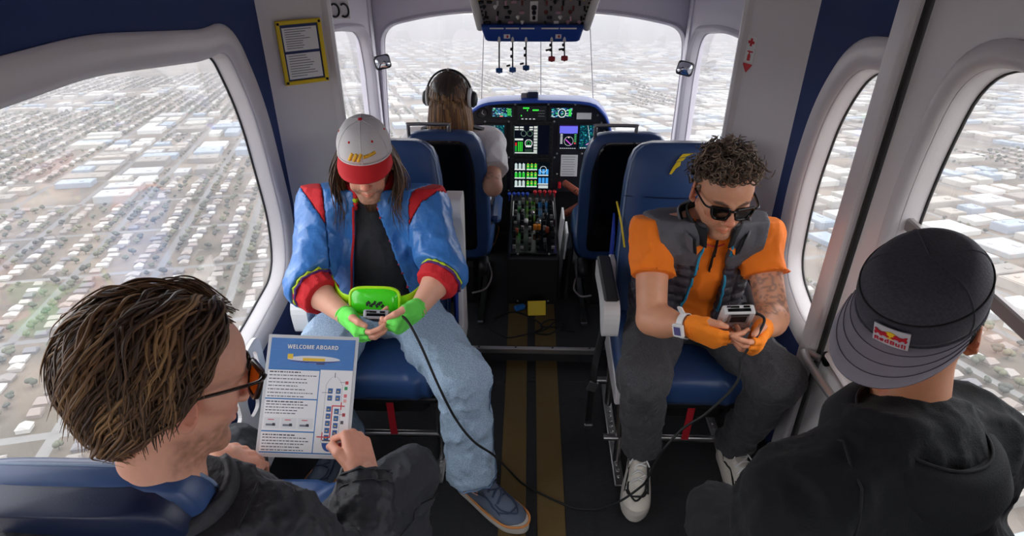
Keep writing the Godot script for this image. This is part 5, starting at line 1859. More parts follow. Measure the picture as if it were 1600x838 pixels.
# adds a head (face towards +z of T) to mb; the neck runs from the skull to neck_base in the world
func add_head(mb: MB, T: Transform3D, skin: SkinPaint, neck_base: Vector3, o := {}) -> void:
	skin.T = T
	var s: float = T.basis.x.length()
	var bas := T.basis.orthonormalized()
	var h: float = o.get("cell", 0.0034)
	var lo := Vector3.ONE * 1e9
	var hi := -lo
	for c in [Vector3(-0.105, -0.15, -0.13), Vector3(0.105, 0.15, 0.14)]:
		for k in 8:
			var q: Vector3 = T * Vector3(c.x if k & 1 else -c.x, c.y if k & 2 else -c.y, c.z if k & 4 else -c.z)
			lo = lo.min(q); hi = hi.max(q)
	var F := Field.new(lo, hi, h)
	var E := func(c: Vector3, r: Vector3, k: float, dig := false, tw := Basis.IDENTITY) -> void:
		F.ell(T * c, r * s, bas * tw, k, dig)
	var P := func(a: Vector3, b: Vector3, ra: float, rb: float, k: float) -> void:
		F.capsule(T * a, T * b, ra * s, rb * s, k)
	E.call(Vector3(0, 0.040, -0.012), Vector3(0.076, 0.088, 0.097), 0.02)
	E.call(Vector3(0, 0.045, 0.030), Vector3(0.066, 0.060, 0.062), 0.02)
	E.call(Vector3(0, -0.030, 0.036), Vector3(0.057, 0.072, 0.056), 0.025)
	for sd in [-1.0, 1.0]:
		P.call(Vector3(sd * 0.054, -0.040, -0.005), Vector3(sd * 0.018, -0.094, 0.064), 0.017, 0.015, 0.02)
		P.call(Vector3(sd * 0.046, -0.010, 0.058), Vector3(sd * 0.060, -0.002, 0.030), 0.016, 0.012, 0.018)
		P.call(Vector3(sd * 0.012, 0.031, 0.088), Vector3(sd * 0.044, 0.030, 0.072), 0.008, 0.008, 0.012)
	P.call(Vector3(-0.008, -0.096, 0.070), Vector3(0.008, -0.096, 0.070), 0.017, 0.017, 0.02)
	# eye sockets, lids
	for sd in [-1.0, 1.0]:
		E.call(Vector3(sd * 0.032, 0.012, 0.100), Vector3(0.019, 0.013, 0.016), 0.010, true)
		E.call(Vector3(sd * 0.032, 0.010, 0.079), Vector3(0.0145, 0.0115, 0.0125), 0.004)
	# nose
	P.call(Vector3(0, 0.022, 0.092), Vector3(0, -0.020, 0.110), 0.0085, 0.0105, 0.010)
	E.call(Vector3(0, -0.025, 0.110), Vector3(0.0115, 0.0095, 0.0105), 0.006)
	for sd in [-1.0, 1.0]:
		E.call(Vector3(sd * 0.0125, -0.030, 0.099), Vector3(0.0085, 0.0075, 0.0105), 0.006)
		E.call(Vector3(sd * 0.0065, -0.037, 0.107), Vector3(0.0036, 0.0045, 0.0045), 0.002, true)
	# mouth
	var wide: float = o.get("smile", 0.0)
	for sd in [-1.0, 1.0]:
		P.call(Vector3(0, -0.0585, 0.093), Vector3(sd * (0.020 + wide * 0.006), -0.062 + wide * 0.006, 0.081), 0.0055, 0.003, 0.006)
		P.call(Vector3(0, -0.0690, 0.091), Vector3(sd * (0.018 + wide * 0.006), -0.064 + wide * 0.006, 0.081), 0.0065, 0.003, 0.006)
		if wide > 0.0: E.call(Vector3(sd * 0.040, -0.045, 0.066), Vector3(0.016, 0.018, 0.014), 0.012)
		P.call(Vector3(sd * 0.024, -0.036, 0.090), Vector3(sd * 0.032, -0.055, 0.083), 0.001, 0.001, 0.002)
	for k in 7:
		var x := -0.021 + k * 0.007
		E.call(Vector3(x, -0.0635 + wide * 12.0 * x * x, 0.0995 - 30.0 * x * x), Vector3(0.0055, 0.0016, 0.006), 0.002, true)
	# ears
	for sd in [-1.0, 1.0]:
		var tw := Basis(Vector3.UP, sd * 0.5) * Basis(Vector3.RIGHT, -0.2)
		E.call(Vector3(sd * 0.083, 0.0, -0.016), Vector3(0.0085, 0.033, 0.021), 0.005, false, tw)
		E.call(Vector3(sd * 0.0915, 0.004, -0.012), Vector3(0.0065, 0.021, 0.012), 0.003, true, tw)
		E.call(Vector3(sd * 0.080, -0.026, -0.004), Vector3(0.006, 0.009, 0.008), 0.005, false, tw)
		P.call(Vector3(sd * 0.078, -0.004, 0.001), Vector3(sd * 0.080, -0.010, -0.002), 0.004, 0.004, 0.003)
	# neck
	var nb := neck_base
	F.capsule(T * Vector3(0, -0.045, -0.022), nb, 0.056 * s, 0.060 * s, 0.02)
	F.add_to(mb, skin.face)

# bones of a hand: T maps x = towards the fingers, y = back of the hand, z = thumb side (mirrored for a left hand)
const FING := [[0.088, 0.004, 0.028, 0.043, 0.026, 0.020, 0.0090], [0.092, 0.006, 0.009, 0.047, 0.030, 0.021, 0.0092], [0.087, 0.004, -0.010, 0.044, 0.028, 0.021, 0.0088], [0.078, 0.0, -0.028, 0.034, 0.020, 0.018, 0.0078]]
func hand_bones(T: Transform3D, curls: Array, thumb: Array, spread := 0.05) -> Dictionary:
	var palm := []
	var fingers := []
	for k in 4:
		var f: Array = FING[k]
		var base := Vector3(f[0], f[1], f[2])
		palm.append([T * Vector3(0.006, 0, f[2] * 0.75), T * base, 0.0165, 0.0115])
		var an := 0.0
		var p := base
		var az: float = (1.3 - k) * spread
		var chain := []
		for j in 3:
			an += deg_to_rad(curls[k][j])
			var q: Vector3 = p + Vector3(cos(an) * cos(az), -sin(an), cos(an) * sin(az)) * f[3 + j]
			var r0: float = f[6] * (1.0 - 0.08 * j)
			var r1: float = f[6] * (1.0 - 0.08 * (j + 1)) * (0.92 if j == 2 else 1.0)
			chain.append([T * p, T * q, r0, r1])
			p = q
		fingers.append(chain)
	palm.append([T * Vector3(0.012, -0.008, 0.020), T * Vector3(0.055, -0.010, 0.010), 0.018, 0.014])
	palm.append([T * Vector3(0.012, -0.008, -0.018), T * Vector3(0.060, -0.008, -0.022), 0.016, 0.013])
	var th := []
	for j in thumb.size() - 1:
		th.append([T * (thumb[j] as Vector3), T * (thumb[j + 1] as Vector3), [0.0155, 0.0115, 0.0098][j], [0.0118, 0.0100, 0.0080][j]])
	return {"palm": palm, "fingers": fingers, "thumb": th, "T": T}

func bounds(list: Array, m: float) -> AABB:
	var lo := Vector3.ONE * 1e9
	var hi := -lo
	for b in list:
		for e in [b[0], b[1]]:
			lo = lo.min(e); hi = hi.max(e)
	return AABB(lo - Vector3.ONE * m, hi - lo + Vector3.ONE * 2.0 * m)

func add_hand(mb: MB, hb: Dictionary, skin: SkinPaint, wrist_from: Vector3, wr := 0.026, cell := 0.0032) -> void:
	var all := []
	all.append_array(hb.palm)
	for f in hb.fingers: all.append_array(f)
	all.append_array(hb.thumb)
	var bb := bounds(all, 0.03)
	var F := Field.new(bb.position, bb.end, cell)
	for b in hb.palm: F.capsule(b[0], b[1], b[2], b[3], 0.008)
	F.capsule(wrist_from, hb.T * Vector3(0.012, 0, 0), wr, wr * 0.9, 0.012, hb.T.basis.y.normalized(), 0.82)
	# one field for the fingers of odd and even place, so that neighbours stay apart
	for odd in 2:
		for k in 4:
			if k % 2 != odd: continue
			for b in hb.fingers[k]: F.capsule(b[0], b[1], b[2], b[3], 0.0022)
	for b in hb.thumb: F.capsule(b[0], b[1], b[2], b[3], 0.005)
	F.add_to(mb, skin.hand)
	# nails
	for k in 5:
		var chain: Array = hb.thumb if k == 4 else hb.fingers[k]
		var b: Array = chain[chain.size() - 1]
		var dir: Vector3 = (b[1] - b[0]).normalized()
		var side: Vector3 = hb.T.basis.z.normalized() if k < 4 else hb.T.basis.y.normalized()
		var up := side.cross(dir).normalized()
		if k < 4 and up.dot(hb.T.basis.y) < 0.0 and b[1] != b[0]:
			up = -up
		mb.tint = Color(skin.base.r * 1.08, skin.base.g * 0.92, skin.base.b * 0.92)
		mb.ball(b[1] - dir * 0.002 + up * (b[3] * 0.72), Vector3(0.0052, 0.0022, 0.0062), Basis(dir.cross(up), up, dir), 8, 5)
		mb.tint = Color.WHITE

func glove(root: Node3D, hb: Dictionary, m: Material, cuff_from: Vector3, called := "glove") -> void:
	# fingerless: palm, the first joint of each finger, and a wrist band
	var all := []
	all.append_array(hb.palm)
	for f in hb.fingers: all.append(f[0])
	all.append(hb.thumb[0]); all.append([cuff_from, hb.T.origin, 0.03, 0.03])
	var bb := bounds(all, 0.035)
	var F := Field.new(bb.position, bb.end, 0.0034)
	var g := 0.0032
	for b in hb.palm: F.capsule(b[0], b[1], b[2] + g, b[3] + g, 0.013)
	F.capsule(cuff_from, hb.T * Vector3(0.012, 0, 0), 0.0315, 0.029, 0.012, hb.T.basis.y.normalized(), 0.86)
	for f in hb.fingers:
		var a: Vector3 = f[0][0]
		var e: Vector3 = a.lerp(f[0][1], 0.62)
		F.capsule(a, e, f[0][2] + g, f[0][2] + g * 0.9, 0.004)
	F.capsule(hb.thumb[0][0], hb.thumb[0][0].lerp(hb.thumb[0][1], 0.9), hb.thumb[0][2] + g, hb.thumb[0][3] + g, 0.006)
	F.cut(cuff_from, cuff_from - hb.T.origin, 0.08)
	for f in hb.fingers:
		var a: Vector3 = f[0][0]
		var e: Vector3 = a.lerp(f[0][1], 0.66)
		F.cut(e, f[0][1] - a, 0.013)
	var nz := FastNoiseLite.new(); nz.seed = 6; nz.frequency = 55.0
	F.swell(func(p): return 0.0016 * nz.get_noise_3dv(p))
	var mb := MB.new()
	F.add_to(mb)
	var o := wpart(root, called, mb, m)
	var cf := MB.new()
	var ax: Vector3 = (cuff_from - hb.T.origin).normalized()
	var y: Vector3 = hb.T.basis.y.normalized()
	var z := ax.cross(y).normalized()
	for k in 2:
		cf.tube(ring_path(cuff_from - ax * (0.006 + 0.012 * k), y * 0.0275, z * 0.0325, 28), 0.0026, 6, false)
	wpart(o, "cuff_band", cf, m)

func ring_path(c: Vector3, a: Vector3, b: Vector3, n: int, from := 0.0, to := TAU) -> PackedVector3Array:
	var out := PackedVector3Array()
	for k in n + 1:
		var an := lerpf(from, to, float(k) / n)
		out.append(c + a * cos(an) + b * sin(an))
	return out

# where a ray first meets a field
func field_hit(F: Field, from: Vector3, dir: Vector3, most := 0.6) -> Vector3:
	var t := 0.0
	while t < most:
		var p := from + dir * t
		var q := (p - F.o) / F.h
		var x := int(q.x); var y := int(q.y); var z := int(q.z)
		if x >= 0 and y >= 0 and z >= 0 and x < F.nx and y < F.ny and z < F.nz:
			if F.d[(z * F.ny + y) * F.nx + x] < 0.0: return p
		t += F.h * 0.35
	return from + dir * most

func crop_field(F: Field, lo: Vector3, hi: Vector3) -> Field:
	var s := F.span(lo, hi)
	var G := Field.new(F.o + Vector3(s[0], s[1], s[2]) * F.h, F.o + Vector3(s[3] - 1, s[4] - 1, s[5] - 1) * F.h, F.h)
	G.nx = s[3] - s[0]; G.ny = s[4] - s[1]; G.nz = s[5] - s[2]
	var out := PackedFloat32Array()
	for z in range(s[2], s[5]):
		for y in range(s[1], s[4]):
			var k := (z * F.ny + y) * F.nx
			out.append_array(F.d.slice(k + s[0], k + s[3]))
	G.d = out
	return G

func copy_field(F: Field) -> Field:
	var G := Field.new(F.o, F.o + Vector3(F.nx - 1, F.ny - 1, F.nz - 1) * F.h, F.h)
	G.nx = F.nx; G.ny = F.ny; G.nz = F.nz
	G.d = F.d.duplicate()
	return G

func folds(F: Field, amp: float, freq: float, sd: int, stretch := Vector3.ONE) -> void:
	var n := FastNoiseLite.new()
	n.seed = sd
	n.frequency = freq
	n.fractal_type = FastNoiseLite.FRACTAL_RIDGED
	n.fractal_octaves = 2
	F.swell(func(p): return -amp * n.get_noise_3dv(p * stretch))

func chain(F: Field, pts: Array, radii: Array, k: float) -> void:
	for q in pts.size() - 1: F.capsule(pts[q], pts[q + 1], radii[q], radii[q + 1], k)

# a torso: hips, waist, chest, shoulders; grown by g
func torso(F: Field, pelvis: Vector3, chest: Vector3, neck: Vector3, sl: Vector3, sr: Vector3, g: float, front: Vector3, wide := 1.0) -> void:
	var ax := (sl - sr).normalized()
	var fr := front.normalized()
	var waist := pelvis.lerp(chest, 0.45)
	var up := (chest - pelvis).normalized()
	var b := Basis(ax, up, ax.cross(up))
	F.ell(pelvis + up * 0.02, Vector3(0.165 * wide + g, 0.12 + g, 0.115 + g), b, 0.05)
	F.ell(waist, Vector3(0.150 * wide + g, 0.15 + g, 0.105 + g), b, 0.06)
	F.ell(chest, Vector3(0.168 * wide + g, 0.17 + g, 0.112 + g), b, 0.06)
	F.capsule(sr.lerp(neck, 0.15), sl.lerp(neck, 0.15), 0.058 + g, 0.058 + g, 0.06)
	F.capsule(neck + up * 0.01, chest, 0.058 + g, 0.09 + g, 0.06)
	F.capsule(sr, neck + (sr - neck) * 0.25 + up * 0.012, 0.05 + g, 0.055 + g, 0.05)
	F.capsule(sl, neck + (sl - neck) * 0.25 + up * 0.012, 0.05 + g, 0.055 + g, 0.05)

func strands(mb: MB, roots: Array, cols: Array, sd: int, wid: float, sides := 5, flat := 0.6, mid = null) -> void:
	# roots: arrays of control points
	# neighbouring locks share a tone: cols run from dark to light
	var rng := RandomNumberGenerator.new(); rng.seed = sd
	var hue := FastNoiseLite.new()
	hue.seed = sd; hue.frequency = 18.0
	for r in roots:
		var path := smooth(r, 4)
		var rad := []
		var n := path.size()
		for k in n:
			var t := float(k) / (n - 1)
			rad.append(wid * (0.55 + 0.45 * sin(PI * minf(t * 1.15, 1.0))) * (1.0 - 0.75 * smoothstep(0.75, 1.0, t)))
		var tone := clampf(0.5 + 1.1 * hue.get_noise_3dv(r[r.size() / 2]) + rng.randf_range(-0.16, 0.16), 0.0, 0.999)
		mb.tint = cols[int(tone * cols.size())]
		mb.tube(path, rad, sides, true, flat, Vector3.UP if mid == null else (path[1] - mid).normalized())
	mb.tint = Color.WHITE

# sneakers: T origin on the floor under the heel, z to the toe, y up
func shoe(root: Node3D, T: Transform3D, upper_m: Material, sole_m: Material, lace_m: Material, style: int, called := "shoe") -> Node3D:
	var n := Node3D.new()
	n.name = called
	root.add_child(n, true)
	var lo := Vector3.ONE * 1e9
	var hi := -lo
	for k in 8:
		var q: Vector3 = T * Vector3(0.075 if k & 1 else -0.075, 0.16 if k & 2 else -0.01, 0.33 if k & 4 else -0.03)
		lo = lo.min(q); hi = hi.max(q)
	var bas := T.basis.orthonormalized()
	var F := Field.new(lo, hi, 0.0052)
	var sk := MB.new()
	sk.tube(PackedVector3Array([T * Vector3(0, 0.06, 0.062), T * Vector3(0, 0.13, 0.062), T * Vector3(0, 0.20, 0.055)]), 0.041, 14)
	wpart(n, "sock", sk, M.black_cloth)
	F.ell(T * Vector3(0, 0.052, 0.055), Vector3(0.040, 0.052, 0.062), bas, 0.02)
	F.ell(T * Vector3(0, 0.046, 0.14), Vector3(0.045, 0.046, 0.085), bas, 0.03)
	F.ell(T * Vector3(0.002, 0.036, 0.225), Vector3(0.049, 0.036, 0.068), bas, 0.025)
	F.capsule(T * Vector3(0, 0.09, 0.055), T * Vector3(0, 0.125, 0.062), 0.040, 0.036, 0.02)
	F.capsule(T * Vector3(0, 0.075, 0.165), T * Vector3(0, 0.115, 0.105), 0.026, 0.030, 0.02)
	F.cut(T * Vector3(0, 0.135, 0.07), bas * Vector3(0, 1, 0.25))
	F.cut(T * Vector3(0, 0.014, 0.1), bas * Vector3(0, -1, 0))
	var up := MB.new()
	F.add_to(up)
	var u := wpart(n, "shoe_upper", up, upper_m)
	var so := MB.new()
	var rings := []
	var prof := func(z: float) -> float: return lerpf(0.036, 0.050, smoothstep(0.03, 0.20, z)) * sqrt(maxf(0.0, 1.0 - pow(maxf(0.0, (z - 0.215) / 0.092), 2.2))) * sqrt(maxf(0.0, 1.0 - pow(maxf(0.0, (0.04 - z) / 0.062), 2.0)))
	for e in [[0.0, 0.92], [0.004, 1.0], [0.018, 1.06], [0.030, 1.04], [0.036, 0.97]]:
		var ring := PackedVector3Array()
		for sd in [1.0, -1.0]:
			for k in 22:
				var t := (k + 0.5) / 22.0
				var z: float = lerpf(-0.0215, 0.3068, 0.5 - 0.5 * cos(PI * (t if sd > 0 else 1.0 - t)))
				var heel: float = 0.010 * smoothstep(0.10, 0.0, z) * e[0] / 0.036 + 0.010 * smoothstep(0.24, 0.30, z)
				ring.append(T * Vector3(sd * prof.call(z) * e[1], e[0] + heel, 0.14 + (z - 0.14) * (0.97 + 0.03 * e[1])))
		rings.append(ring)
	so.loft(rings)
	var sl := wpart(n, "shoe_sole", so, sole_m)
	if style == 0:
		var ln := MB.new()
		var lr := PackedVector3Array()
		for sd in [1.0, -1.0]:
			for k in 22:
				var t := (k + 0.5) / 22.0
				var z: float = lerpf(-0.0215, 0.3068, 0.5 - 0.5 * cos(PI * (t if sd > 0 else 1.0 - t)))
				lr.append(T * Vector3(sd * prof.call(z) * 1.05, 0.037 + 0.010 * smoothstep(0.10, 0.0, z) + 0.010 * smoothstep(0.24, 0.30, z), 0.14 + (z - 0.14) * 1.0))
		lr.append(lr[0])
		ln.tube(lr, 0.0042, 6, false)
		wpart(sl, "sole_line", ln, M.shoe_orange)
	# laces across the throat, following the upper
	for k in 5:
		var z := 0.105 + k * 0.021
		var a := T * Vector3(-0.024, 0.2, z + 0.006)
		var b := T * Vector3(0.024, 0.2, z)
		var m := T * Vector3(0.0, 0.2, z + 0.003)
		var dn := -bas.y
		var l := MB.new()
		var pa := field_hit(F, a, dn, 0.25) + bas.y * 0.003
		var pm := field_hit(F, m, dn, 0.25) + bas.y * 0.005
		var pb := field_hit(F, b, dn, 0.25) + bas.y * 0.003
		l.tube(smooth([pa, pm, pb], 4), 0.0040, 5, true, 0.6)
		if k > 0:
			var c := T * Vector3(-0.024 if k % 2 else 0.024, 0.2, z - 0.016)
			l.tube(PackedVector3Array([field_hit(F, c, dn, 0.25) + bas.y * 0.004, pm, pb if k % 2 else pa]), 0.0028, 5, true, 0.6)
		wpart(u, "lace", l, lace_m)
	# overlays stitched onto the upper
	for e in [[[0.038, 0.2, 0.20], [0.033, 0.2, 0.15], [0.038, 0.2, 0.09], [0.026, 0.2, 0.02]], [[-0.038, 0.2, 0.20], [-0.033, 0.2, 0.15], [-0.038, 0.2, 0.09], [-0.026, 0.2, 0.02]], [[-0.036, 0.2, 0.215], [-0.02, 0.2, 0.245], [0.02, 0.2, 0.245], [0.036, 0.2, 0.215]], [[-0.030, 0.2, 0.19], [-0.028, 0.2, 0.225], [0.0, 0.2, 0.265], [0.028, 0.2, 0.225], [0.030, 0.2, 0.19]], [[0.030, 0.2, 0.13], [0.036, 0.2, 0.17], [0.040, 0.2, 0.22]], [[-0.030, 0.2, 0.13], [-0.036, 0.2, 0.17], [-0.040, 0.2, 0.22]]]:
		var ctl := []
		for q in e: ctl.append(Vector3(q[0], q[1], q[2]))
		var raw := PackedVector3Array()
		for q in smooth(ctl, 6): raw.append(field_hit(F, T * q, -bas.y, 0.25))
		var pts := raw.duplicate()
		for q in range(1, raw.size() - 1): pts[q] = (raw[q - 1] + raw[q] * 2.0 + raw[q + 1]) * 0.25 + bas.y * 0.001
		var w := MB.new()
		w.tube(pts, 0.0036 if style == 1 else 0.0022, 5)
		wpart(u, "overlay_line", w, M.black_rubber if style == 1 else lace_m)
	if style == 1:
		var bow := MB.new()
		var k0: Vector3 = field_hit(F, T * Vector3(0, 0.2, 0.11), -bas.y, 0.25) + bas.y * 0.006
		for sd in [-1.0, 1.0]:
			bow.tube(smooth([k0, k0 + bas * Vector3(sd * 0.03, 0.012, 0.012), k0 + bas * Vector3(sd * 0.045, 0.0, 0.0), k0 + bas * Vector3(sd * 0.02, 0.002, -0.004), k0], 4), 0.0026, 5)
			bow.tube(smooth([k0, k0 + bas * Vector3(sd * 0.02, 0.004, 0.02), k0 + bas * Vector3(sd * 0.035, -0.012, 0.04)], 4), 0.0024, 5)
		wpart(u, "lace_bow", bow, lace_m)
	else:
		var tag_m := MB.new()
		tag_m.box(field_hit(F, T * Vector3(0, 0.22, 0.100), -bas.y, 0.25) + bas.y * 0.002, Vector3(0.030, 0.004, 0.014), bas * Basis(Vector3.RIGHT, 0.6), 0.0015)
		wpart(u, "tongue_tag", tag_m, M.shoe_orange)
	return n

func glasses(called: String, label: String, T: Transform3D, frame_m: Material, lens_m: Material) -> void:
	var t := thing(called, label, "sunglasses", T * Vector3(0, 0.010, 0.105))
	var b := T.basis.orthonormalized()
	var s := T.basis.x.length()
	for sd in [-1.0, 1.0]:
		var o := rounded([[sd * 0.009, 0.014, 0.006], [sd * 0.007, -0.006, 0.008], [sd * 0.015, -0.022, 0.010], [sd * 0.048, -0.022, 0.010], [sd * 0.058, -0.006, 0.010], [sd * 0.062, 0.018, 0.004]], 5)
		var tr := T * Transform3D(Basis(Vector3.UP, sd * 0.16), Vector3(0, 0.010, 0.108 - 0.002))
		var rim := MB.new()
		moulding(rim, o, [[0.0035, -0.003], [0.0035, 0.003], [-0.003, 0.004], [-0.003, -0.003]], tr)
		wpart(t, "rim", rim, frame_m)
		var ln := MB.new()
		ln.slab(o, 0.0015, tr)
		wpart(t, "lens", ln, lens_m)
		var tm := MB.new()
		tm.tube(smooth([T * Vector3(sd * 0.063, 0.026, 0.098), T * Vector3(sd * 0.076, 0.024, 0.085), T * Vector3(sd * 0.082, 0.020, 0.04), T * Vector3(sd * 0.084, 0.016, 0.0), T * Vector3(sd * 0.084, 0.008, -0.018), T * Vector3(sd * 0.082, -0.012, -0.034)], 4), [0.005, 0.005, 0.0045, 0.0045, 0.004, 0.004, 0.004, 0.004, 0.004, 0.004, 0.004, 0.0035, 0.0035, 0.0035, 0.0035, 0.0035, 0.003, 0.003, 0.003, 0.003, 0.003], 6, true, 0.6)
		wpart(t, "temple", tm, frame_m)
	var br := MB.new()
	br.tube(smooth([T * Vector3(-0.011, 0.018, 0.108), T * Vector3(0, 0.021, 0.110), T * Vector3(0.011, 0.018, 0.108)], 4), 0.0036, 6)
	wpart(t, "bridge", br, frame_m)

# a handheld console: local x right, y to its top edge, z out of the screen
func console(label: String, T: Transform3D, w: float, hgt: float, d: float, shell: Material) -> Node3D:
	var t := thing("handheld_console", label, "game console", T.origin)
	t.basis = T.basis
	var b := MB.new()
	b.slab(rounded([[-w / 2, -hgt / 2, 0.006], [w / 2, -hgt / 2, 0.022], [w / 2, hgt / 2, 0.006], [-w / 2, hgt / 2, 0.006]], 4), d, Transform3D(Basis(), Vector3(0, 0, d / 2)), 0.003)
	part(t, "case", b, shell)
	var sc := MB.new()
	sc.box(Vector3(0, hgt * 0.22, d / 2), Vector3(w * 0.82, hgt * 0.36, 0.003), Basis.IDENTITY, 0.001)
	var scp := part(t, "screen_cover", sc, M.dark_metal)
	var sg := MB.new()
	sg.box(Vector3(0, hgt * 0.22, d / 2 + 0.0015), Vector3(w * 0.52, hgt * 0.28, 0.001))
	part(scp, "display_screen", sg, mat("lcd_green", rgb8(120, 132, 70), 0.3) if not M.has("lcd_green") else M.lcd_green)
	var dp := MB.new()
	dp.box(Vector3(-w * 0.28, -hgt * 0.14, d / 2 + 0.002), Vector3(0.022, 0.008, 0.005), Basis.IDENTITY, 0.001)
	dp.box(Vector3(-w * 0.28, -hgt * 0.14, d / 2 + 0.002), Vector3(0.008, 0.022, 0.005), Basis.IDENTITY, 0.001)
	part(t, "direction_pad", dp, M.black_plastic)
	for k in 2:
		var bt := MB.new()
		bt.lathe([Vector2(0.0055, 0), Vector2(0.0055, 0.003), Vector2(0.003, 0.0042)], 12, Transform3D(Basis(Vector3.RIGHT, PI / 2), Vector3(w * (0.18 + 0.16 * k), -hgt * (0.16 - 0.04 * k), d / 2)))
		part(t, "action_button", bt, M.red)
	# back: cartridge slot with the cartridge, battery lid; top edge: switch and ports
	var slot := MB.new()
	slot.box(Vector3(0, hgt * 0.5, -d * 0.12), Vector3(w * 0.72, 0.003, d * 0.34), Basis.IDENTITY, 0.0005)
	part(t, "cartridge_slot", slot, M.black_gloss)
	var cart := MB.new()
	cart.box(Vector3(0, hgt * 0.30, -d * 0.5), Vector3(w * 0.66, hgt * 0.36, 0.006), Basis.IDENTITY, 0.0015)
	var ct := part(t, "cartridge", cart, M.grey_post)
	var cl := MB.new()
	cl.box(Vector3(0, hgt * 0.30, -d * 0.5 - 0.003), Vector3(w * 0.50, hgt * 0.22, 0.001))
	part(ct, "cartridge_label", cl, M.dark_metal)
	for k in 3:
		var gv := MB.new()
		gv.box(Vector3(0, hgt * (0.44 + 0.018 * k), -d * 0.5 - 0.0032), Vector3(w * 0.56, 0.0012, 0.001))
		part(ct, "grip_groove", gv, M.dark_metal)
	var lid := MB.new()
	lid.box(Vector3(0, -hgt * 0.22, -d * 0.5), Vector3(w * 0.80, hgt * 0.34, 0.003), Basis.IDENTITY, 0.001)
	part(t, "battery_lid", lid, shell)
	var sw := MB.new()
	sw.box(Vector3(-w * 0.30, hgt * 0.5 + 0.001, d * 0.25), Vector3(0.012, 0.003, 0.006), Basis.IDENTITY, 0.001)
	part(t, "power_switch", sw, M.dark_metal)
	var pt := MB.new()
	pt.box(Vector3(w * 0.5, hgt * 0.28, -0.002), Vector3(0.003, 0.014, 0.009), Basis.IDENTITY, 0.001)
	part(t, "link_port", pt, M.black_gloss)
	for k in 2:
		var hl := MB.new()
		hl.box(Vector3(w * (0.25 if k else -0.12), hgt * 0.5 + 0.0012, d * 0.22), Vector3(w * (0.28 if k == 0 else 0.2), 0.002, d * 0.22), Basis.IDENTITY, 0.0005)
		part(t, "top_recess", hl, M.black_gloss)
	return t

